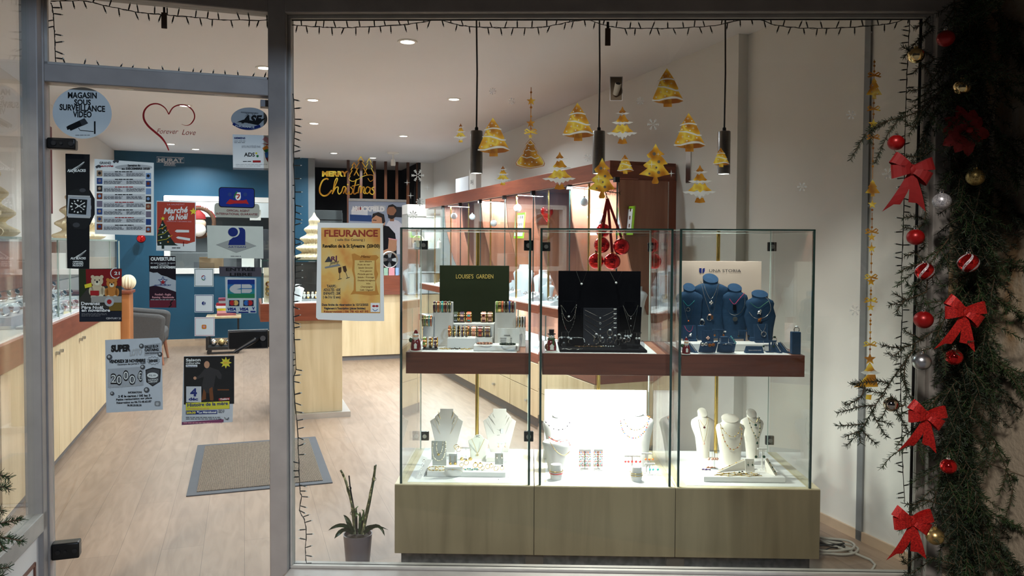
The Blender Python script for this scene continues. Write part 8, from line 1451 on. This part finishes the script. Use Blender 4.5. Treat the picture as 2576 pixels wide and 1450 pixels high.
bn = s.finish('rollup_banner', 'tall clothing banner with two bearded men in polo shirts before boats, at the back', 'banner', flat('banner_base', 140, 150, 172), [(877, 505), (1022, 508), (1022, 730), (877, 730)])
a_, b_ = s.px(877, 503), s.px(1022, 508); MB().box(a_[0], b_[0], b_[1] - .005, a_[1] + .02, -.012, .012).build('top_rail', M_STEEL, bn, smooth=0); zb = (s.M @ Vector((0, a_[1], 0))).z; MB().box(a_[0] + .35, a_[0] + .38, a_[1] - zb, a_[1], -.03, -.012).box(a_[0], b_[0], a_[1] - zb, a_[1] - zb + .08, -.06, .06).build('stand', M_STEEL, bn, smooth=0)
MUI = mat('chrome_shelf_edge', (.8, .82, .84), .1, 1.0)
tvn = thing('tall_vitrine', 'lit white glass vitrine with perfume bottles left of the cherry wall unit', 'display case', S(0, 0), TH); VB = 9.83; va0, va1 = SB(VB, 1025, 540)[0], 2.42
MB().box(va0, va1, VB + .35, VB + .37, 0, 1.90).box(va0, va0 + .012, VB, VB + .35, 0.9, 1.9).build('back_panel', mat('vitrine_grey', srgb(176, 176, 172), .5), tvn); MB().box(va0, va1, VB, VB + .36, 1.88, 2.02).build('top_box', M_WHITE, tvn); MB().box(va0, va1, VB, VB + .35, 0, .86).build('base', M_MAPLE, tvn)
for z in (.87, 1.14, 1.45): MB().box(va0 + .01, va1, VB + .01, VB + .34, z, z + .012).build('shelf', WB, tvn)
MB().box(va0, va1, VB - .006, VB, .87, 1.88).build('front_pane', M_CGLASS, tvn); lamp('vitrine_light', 'AREA', S((va0 + va1) / 2, VB + .15, 1.87), 22, (.95, .97, 1), size=.3, size_y=.1)
for i, (px, py, w_, h, z, m) in enumerate(((1043, 618, .05, .10, 1.462, M_CRYS), (1030, 650, .04, .12, 1.152, mat('clear_brown_glass', srgb(150, 120, 96), .1)), (1045, 655, .05, .09, 1.152, M_CRYS), (1057, 660, .04, .08, 1.152, M_CRYS), (1105, 625, .06, .13, 1.462, M_WHITE))):
    a, _ = SB(VB + .1, px, py); t = thing('perfume_bottle', 'small perfume bottle in the white vitrine, %s one' % ORD[i], 'bottle', S(a, VB + .1, z), TH, 'bottles in the white vitrine'); MB().lathe([(w_ / 2, 0), (w_ / 2, h * .6), (w_ * .15, h * .72), (w_ * .15, h * .8)], 14).build('body', m, t); MB().lathe([(w_ * .22, h * .8), (w_ * .22, h)], 12).build('stopper', M_SILVER, t)
for i, (x0, x1, y0, lb, m) in enumerate(((1055, 1094, 669, 'bright white gift box in the white vitrine', WB), (1031, 1042, 686, 'pale perfume carton left of the white gift box', CRM), (1098, 1106, 686, 'gold and cream carton right of the white gift box', TN))):
    a0, z1 = SB(VB + .04, x0, y0); a1, _ = SB(VB + .04, x1, y0); o = MB().box(a0, a1, VB + .04, VB + .09, .882, min(z1, 1.13)).build('carton', m, smooth=0); o.matrix_world = MS; tag(o, lb, 'box', 'boxes in the white vitrine')
a0, z1 = SB(VB + .2, 1035, 549); a1, z0_ = SB(VB + .2, 1068, 571); o = MB().box(a0, a1, VB + .2, VB + .205, 1.462, z1).build('photo_card', flat('photo_grey', 90, 88, 84), smooth=0); o.matrix_world = MS; tag(o, 'black and white photo card standing at the top of the white vitrine', 'card'); MB().box(a0 + .03, a1 - .03, VB + .199, VB + .2, z1 - .12, z1 - .05).build('print', WH, o, smooth=0)
a, z = SB(VB + .1, 1052, 607); o = MB().at(Matrix.Rotation(pi / 2, 4, 'X')).lathe([(.075, -.006), (.08, 0), (.075, .006)], 24).build('round_plate', flat('cream_plate', 226, 214, 188), smooth=30); whole(o, 'round cream brand plate standing in the white vitrine', 'plate', None, S(a, VB + .1, z), TH)
st = thing('stair_balustrade', 'dark brown timber balusters before the unlit stair bay', 'balustrade', S(0, 0), TH); M_DKW = wood('dark_timber', srgb(58, 30, 18), srgb(86, 48, 28))
for px in (876, 908, 942, 970, 998, 1026, 1050): a, z = SB(12.35, px, 470); MB().box(a - .02, a + .02, 12.33, 12.37, 1.2, ZC).build('baluster', M_DKW, st, smooth=0)
MB().box(1.06, 2.6, 12.36, 12.42, 1.75, 1.83).build('rail', M_DKW, st, smooth=0)
st2 = thing('dark_cabinet', 'dark panelled cabinet at the back left of the stair bay', 'cabinet', S(0, 0), TH); MB().box(1.06, 1.5, 12.55, 12.95, 0, 2.0).build('body', mat('dark_cabinet_paint', srgb(52, 54, 54), .5), st2, smooth=0, bevel=.003)
for z in (1.55, 1.72, 1.89): MB().box(1.07, 1.49, 12.535, 12.55, z, z + .15).build('drawer', mat('dark_drawer', srgb(62, 66, 66), .4), st2, smooth=0, bevel=.004)
# ================================================================== left counter with watches
lc_ = thing('watch_counter', 'long maple counter with cherry band and glass watch cases along the left wall', 'counter', S(0, 0), TH); LF = -1.167
MB().box(AL + .005, LF - .02, 4.55, 8.66, .07, .83).build('carcass', M_MAPLE, lc_); MB().box(AL + .005, LF - .04, 4.55, 8.62, 0, .07).build('plinth', MATS['grey_plinth'], lc_); MB().box(AL + .005, LF + .01, 4.5, 8.66, .83, .975).build('band', M_CHERRYH, lc_, bevel=.002); MB().box(AL + .01, LF - .02, 4.52, 8.64, .975, .98).build('top_liner', M_TRAYW, lc_)
db = [SA(LF, x, 960)[0] for x in (128, 147, 175, 205, 248)] ; db = [4.56, 5.15] + db + [8.65]
for i, (b0, b1) in enumerate(zip(db, db[1:])):
    d_ = MB().box(LF - .02, LF, b0 + .003, b1 - .003, .075, .826).build('door', M_MAPLE, lc_, bevel=.0015); bh = b1 - .06 if i % 2 == 0 else b0 + .06; MB().box(LF, LF + .02, bh - .015, bh + .015, .765, .785).build('door_handle', M_STEEL, d_)
MB().box(AL + .008, AL + .02, 4.55, 8.64, .98, 1.51).build('cherry_backing', M_CHERRY, lc_); MB().box(LF - .03, LF - .024, 4.52, 8.64, .98, 1.525).box(AL + .01, LF - .024, 4.52, 8.64, 1.525, 1.532).build('glass_case', M_CGLASS, lc_); MB().box(AL + .03, LF - .05, 4.55, 8.6, 1.235, 1.242).build('glass_shelf', M_CGLASS, lc_); q = MB().box(LF - .032, LF - .022, 4.52, 8.64, 1.52, 1.534)
for x in (146, 176, 221, 277, 300): b_ = SA(LF - .027, x, 700)[0]; q.box(LF - .032, LF - .022, b_ - .006, b_ + .006, .98, 1.525)
q.build('case_edge', mat('clear_edge', srgb(170, 186, 178), .1), lc_)
lamp('watch_case_light', 'AREA', S(-1.42, 6.6, 1.515), 14, (1, .95, .88), size=.08, size_y=3.6).rotation_euler = (0, 0, TH)
htree('tall white honeycomb paper tree on the left watch counter, behind the black strip', S(-1.45, 8.2, 1.534), .50, .62); htree('white honeycomb paper tree at the near end of the left watch counter', S(-1.46, 5.4, 1.534), .42, .60)
wt0 = None; k = 0
for r_, (a, z) in enumerate(((-1.24, 1.03), (-1.36, 1.09), (-1.48, 1.15))):
    rk = MB().box(a - .05, a + .05, 5.35, 7.3, .98, z - .035).build('watch_riser', WB, smooth=0, bevel=.003); rk.matrix_world = MS; tag(rk, 'long white riser carrying the %s row of watches in the left counter' % ('front', 'middle', 'back')[r_], 'riser', 'watch risers')
    for j in range(9):
        b_ = 5.45 + j * .215; lb = 'steel wristwatch on a cuff stand in the left counter, %s row, %s from the door' % (('front', 'middle', 'back')[r_], ORD[j])
        if wt0 is None:
            wt0 = thing('wristwatch', lb, 'watch', S(a, b_, z), TH + 1.1, 'watches in the left counter'); MB().hoop((0, 0, .0), .036, .022, .003, 'x', 18).build('bracelet', M_SILVER, wt0); MB().at(Matrix.Translation((0, -.03, .02)) @ Matrix.Rotation(1.0, 4, 'X')).lathe([(.02, -.004), (.021, .004)], 18).build('case', M_CHROME, wt0); MB().at(Matrix.Translation((0, -.0335, .0225)) @ Matrix.Rotation(1.0, 4, 'X')).lathe([(.016, -.0005), (.016, .0015)], 18).build('dial', M_ONYX, wt0)
        else: dup(wt0, S(a, b_, z), TH + 1.1 + .1 * (k % 3), label=lb)
        k += 1
ec = thing('end_cabinet', 'orange cherry cabinet at the far end of the left counter', 'cabinet', S(0, 0), TH); MB().box(AL + .01, -1.09, 8.70, 8.98, 0, .99).build('body', wood('orange_cherry', srgb(168, 104, 58), srgb(196, 130, 80)), ec, bevel=.003); MB().box(AL + .01, -1.07, 8.68, 9.0, .99, 1.02).build('top', M_CHERRYH, ec, bevel=.003)
t = thing('pompom', 'fluffy white paper pompom on the far cabinet beside the armchair', 'decoration', S(-1.12, 8.86, 1.10), TH); rows = [[(.075 * sin(pi * i / 12) * (1 - .15 * (j % 2)) * cos(2 * pi * j / 28) + 0, .075 * sin(pi * i / 12) * (1 - .15 * (j % 2)) * sin(2 * pi * j / 28), -.08 * cos(pi * i / 12)) for j in range(28)] for i in range(1, 12)]; MB().loft(rows).build('paper_ball', M_HONEY, t, smooth=20)
o = MB().box(AL + .001, AL + .008, 7.75, 8.45, 1.78, 2.6).build('wall_panel', mat('wine_panel', srgb(96, 26, 30), .5), smooth=0); o.matrix_world = MS; tag(o, 'dark red brand panel on the left wall above the honeycomb tree', 'sign'); vs, fs = glyphs('STORIA', .0); MB().add([(AL + .009, 7.85 + v[0] * .13, 2.35 + v[1] * .09) for v in vs], fs).build('lettering', LG, o, smooth=0)
# display bay left of the door
gb = thing('bay_case', 'glass display case in the bay left of the door', 'display case', S(0, 0), TH); MB().box(-1.70, -1.28, 3.75, 4.35, 0, .75).build('base', M_CHERRY, gb, bevel=.003); MB().box(-1.70, -1.28, 3.75, 3.757, .75, 1.72).box(-1.287, -1.28, 3.75, 4.35, .75, 1.72).box(-1.70, -1.28, 3.75, 4.35, 1.713, 1.72).box(-1.68, -1.30, 3.78, 4.33, 1.2, 1.207).build('panes', M_CGLASS, gb); MB().box(-1.284, -1.278, 3.748, 3.754, .75, 1.722).box(-1.70, -1.278, 3.748, 3.752, 1.712, 1.722).box(-1.283, -1.278, 3.75, 4.35, 1.712, 1.722).build('pane_edge', mat('blue_glass_edge', srgb(70, 120, 140), .1), gb)
# ================================================================== seating corner and back wall
M_UPH = mat('grey_upholstery', srgb(84, 82, 82), .95, var=.12, scale=90); ac = thing('armchair', 'grey upholstered armchair with tapered wooden legs before the teal wall', 'armchair', S(-1.28, 10.75, 0), TH)
MB().box(-.36, .36, -.28, .28, .26, .44).build('seat', M_UPH, ac, bevel=.05)
MB().prism([(-.42, .22), (-.42, .95), (-.30, .98), (-.22, .44), (-.22, .22)], -.36, .36).build('backrest', M_UPH, ac, bevel=.04)
for y in (-.42, .30): MB().prism([(-.40, .2), (.34, .22), (.38, .60), (.30, .63), (-.36, .70)], y, y + .12).build('armrest', M_UPH, ac, bevel=.04)
for sx in (-.3, .3):
    for sy in (-.3, .3): MB().tube([(sx * 1.15, sy * 1.1, 0), (sx, sy, .26)], [.014, .026], 10).build('leg', M_CHERRY, ac)
sdt = thing('side_table', 'small side table with black legs and wooden top before the teal wall', 'table', S(-.08, 11.95, 0), TH); MB().box(-.42, .05, -.22, .2, .44, .47).build('tabletop', M_MAPLE, sdt, bevel=.003)
for sx in (-.38, .01):
    for sy in (-.18, .16): MB().box(sx - .012, sx + .012, sy - .012, sy + .012, 0, .44).build('leg', M_BLACK, sdt, smooth=0)
rm = random.Random(3)
for i, (m, lb) in enumerate(((flat('cover_rose', 150, 90, 96), 'lowest, rose covered'), (PK, 'second, pink covered'), (YE, 'third, yellow edged'), (WH, 'fourth, white covered'), (flat('cover_red', 150, 40, 50), 'fifth, red covered'), (flat('cover_grey', 150, 150, 154), 'sixth, grey covered'), (flat('cover_wine', 120, 60, 74), 'topmost, wine covered'))):
    h = .035; o = MB().box(-.13, .13, -.10, .10, 0, h).build('magazine', m, smooth=0); whole(o, 'magazine in the pile on the side table, ' + lb, 'magazine', 'magazines on the side table', S(-.22 + rm.uniform(-.02, .02), 11.94, .471 + i * .0355), TH + rm.uniform(-.15, .15))
tr_ = thing('low_trolley', 'low black wheeled tray full of silver baubles on the floor by the teal wall', 'trolley', S(-.22, 11.35, 0), TH); MB().box(-.26, .18, -.12, .12, .06, .10).box(-.26, -.235, -.12, .12, .1, .24).build('tray', M_BLACK, tr_, smooth=0)
for sx in (-.22, .14): MB().cyl((sx, -.1, .03), (sx, .1, .03), .03, 12).build('wheel', M_BLACK, tr_)
for i in range(4): o = MB().sphere((0, 0, 0), .05, 18, 12).build('bauble', M_BGOLD if i % 2 else M_SILVER, smooth=60); whole(o, 'large silver bauble on the low trolley, %s from the left' % ORD[i], 'bauble', 'baubles on the low trolley', S(-.39 + i * .105, 11.35, .151), 0)
s = Sheet(D_, BB - .002, E_).origin(428, 405); s.line([(394, 395), (463, 397), (463, 410), (394, 408)], 1.4, LG, 1, closed=True); s.text('MURAT', 397, 460, 407, 9, LG, 1, .04, dy=1); s.text('PARIS', 414, 440, 415.5, 5, LG, 1, .03); s.line([(412, 410), (442, 411), (442, 417.5), (412, 416.5)], 1, LG, 1, closed=True); s.decal('wall_lettering', 'pale brand lettering in a thin frame at the top of the teal wall', 'sign')
p = hit(355, 601, D_, 12.2); o = thing('bauble', 'single red bauble hanging at the left edge of the workshop window', 'bauble', p, TH); MB().sphere((0, 0, 0), .062, 20, 14).build('ball', M_SRED, o); MB().cyl((0, 0, .06), (0, 0, 2.2 - p.z), .0015, 5).build('thread', M_RUBBER, o)
# workshop beyond the window
lamp('workshop_light', 'AREA', S(-.4, 13.4, 2.75), 55, (.94, .97, 1.0), size=1.2, size_y=.3)
def wbox(nm, lb, cat, a0, a1, b0, b1, z0, z1, m): o = MB().box(a0, a1, b0, b1, z0, z1).build(nm, m, smooth=0, bevel=.004); o.matrix_world = MS; tag(o, lb, cat)
wbox('workbench', 'grey workbench behind the workshop window', 'bench', -2.2, .9, 13.6, 14.3, 0, .95, flat('bench_grey', 120, 122, 122)); wbox('tool_cabinet', 'grey drawer cabinet standing on the workbench behind the market poster', 'cabinet', -1.3, -.5, 13.8, 14.2, .952, 1.35, flat('drawer_grey', 150, 154, 156)); wbox('machine', 'dark grey workshop machine behind the artisan plate', 'machine', -.1, .6, 13.7, 14.2, .952, 1.75, flat('machine_grey', 84, 86, 90)); wbox('wall_cupboard', 'pale wall cupboard at the top of the workshop', 'cupboard', -1.6, .9, 14.0, 14.38, 1.95, 2.5, flat('cupboard_white', 196, 198, 198)); wbox('door_panel', 'pale blue door panel at the left of the workshop window', 'door', -1.75, -1.45, 14.2, 14.38, 0.952, 1.94, flat('pale_blue', 186, 204, 220)); wbox('cardboard_box', 'brown cardboard box at the foot of the workshop window', 'box', -.62, -.28, 12.5, 12.7, 1.13, 1.30, flat('cardboard', 150, 126, 100)); wbox('notice', 'white notice standing in the workshop window under the artisan plate', 'notice', -.02, .16, 12.43, 12.44, 1.13, 1.36, M_WHITE); wbox('shelf_board', 'window shelf inside the workshop carrying box and notice', 'shelf', -1.07, .6, 12.42, 12.9, 1.10, 1.129, flat('shelf_grey', 130, 128, 124)); wbox('wall_note', 'white note hanging in the workshop behind the artisan plate', 'note', .10, .26, 12.44, 12.445, 1.86, 2.02, M_WHITE)
wr = thing('door_wreath', 'vine wreath with red ribbon hung in the workshop window, right of the market poster', 'wreath', S(SB(12.25, 500, 560)[0], 12.25, SB(12.25, 500, 560)[1]), TH); MB().ring((0, 0, 0), .21, .03, 'y', 32, 8).build('vine_ring', mat('vine', srgb(90, 62, 44), .9, var=.3, scale=50), wr); MB().hoop((0, 0, 0), .245, .04, .012, 'y', 20, .3, 2.6).build('red_ribbon', M_DRED, wr); MB().sphere((0, -.02, -.02), .10, 14, 10, sy=.5).build('plush_face', SKP := mat('plush_skin', srgb(224, 190, 164), .9), wr); MB().lathe([(.10, 0), (.09, .06), (.02, .13)], 14, (0, -.02, .05), sy=.5).build('plush_hat', M_DRED, wr); MB().sphere((0, -.05, -.11), .10, 12, 8, sy=.4).build('plush_beard', mat('plush_white', srgb(228, 222, 214), .95), wr)
vs, fs = glyphs('FETES', .04); q = MB()
for v in vs: pass
q.add([((.247) * sin(.15 + v[0] * .24), -.022, (.232 + v[1] * .035) * cos(.15 + v[0] * .24)) for v in vs], fs); q.build('lettering', WH, wr, smooth=0)
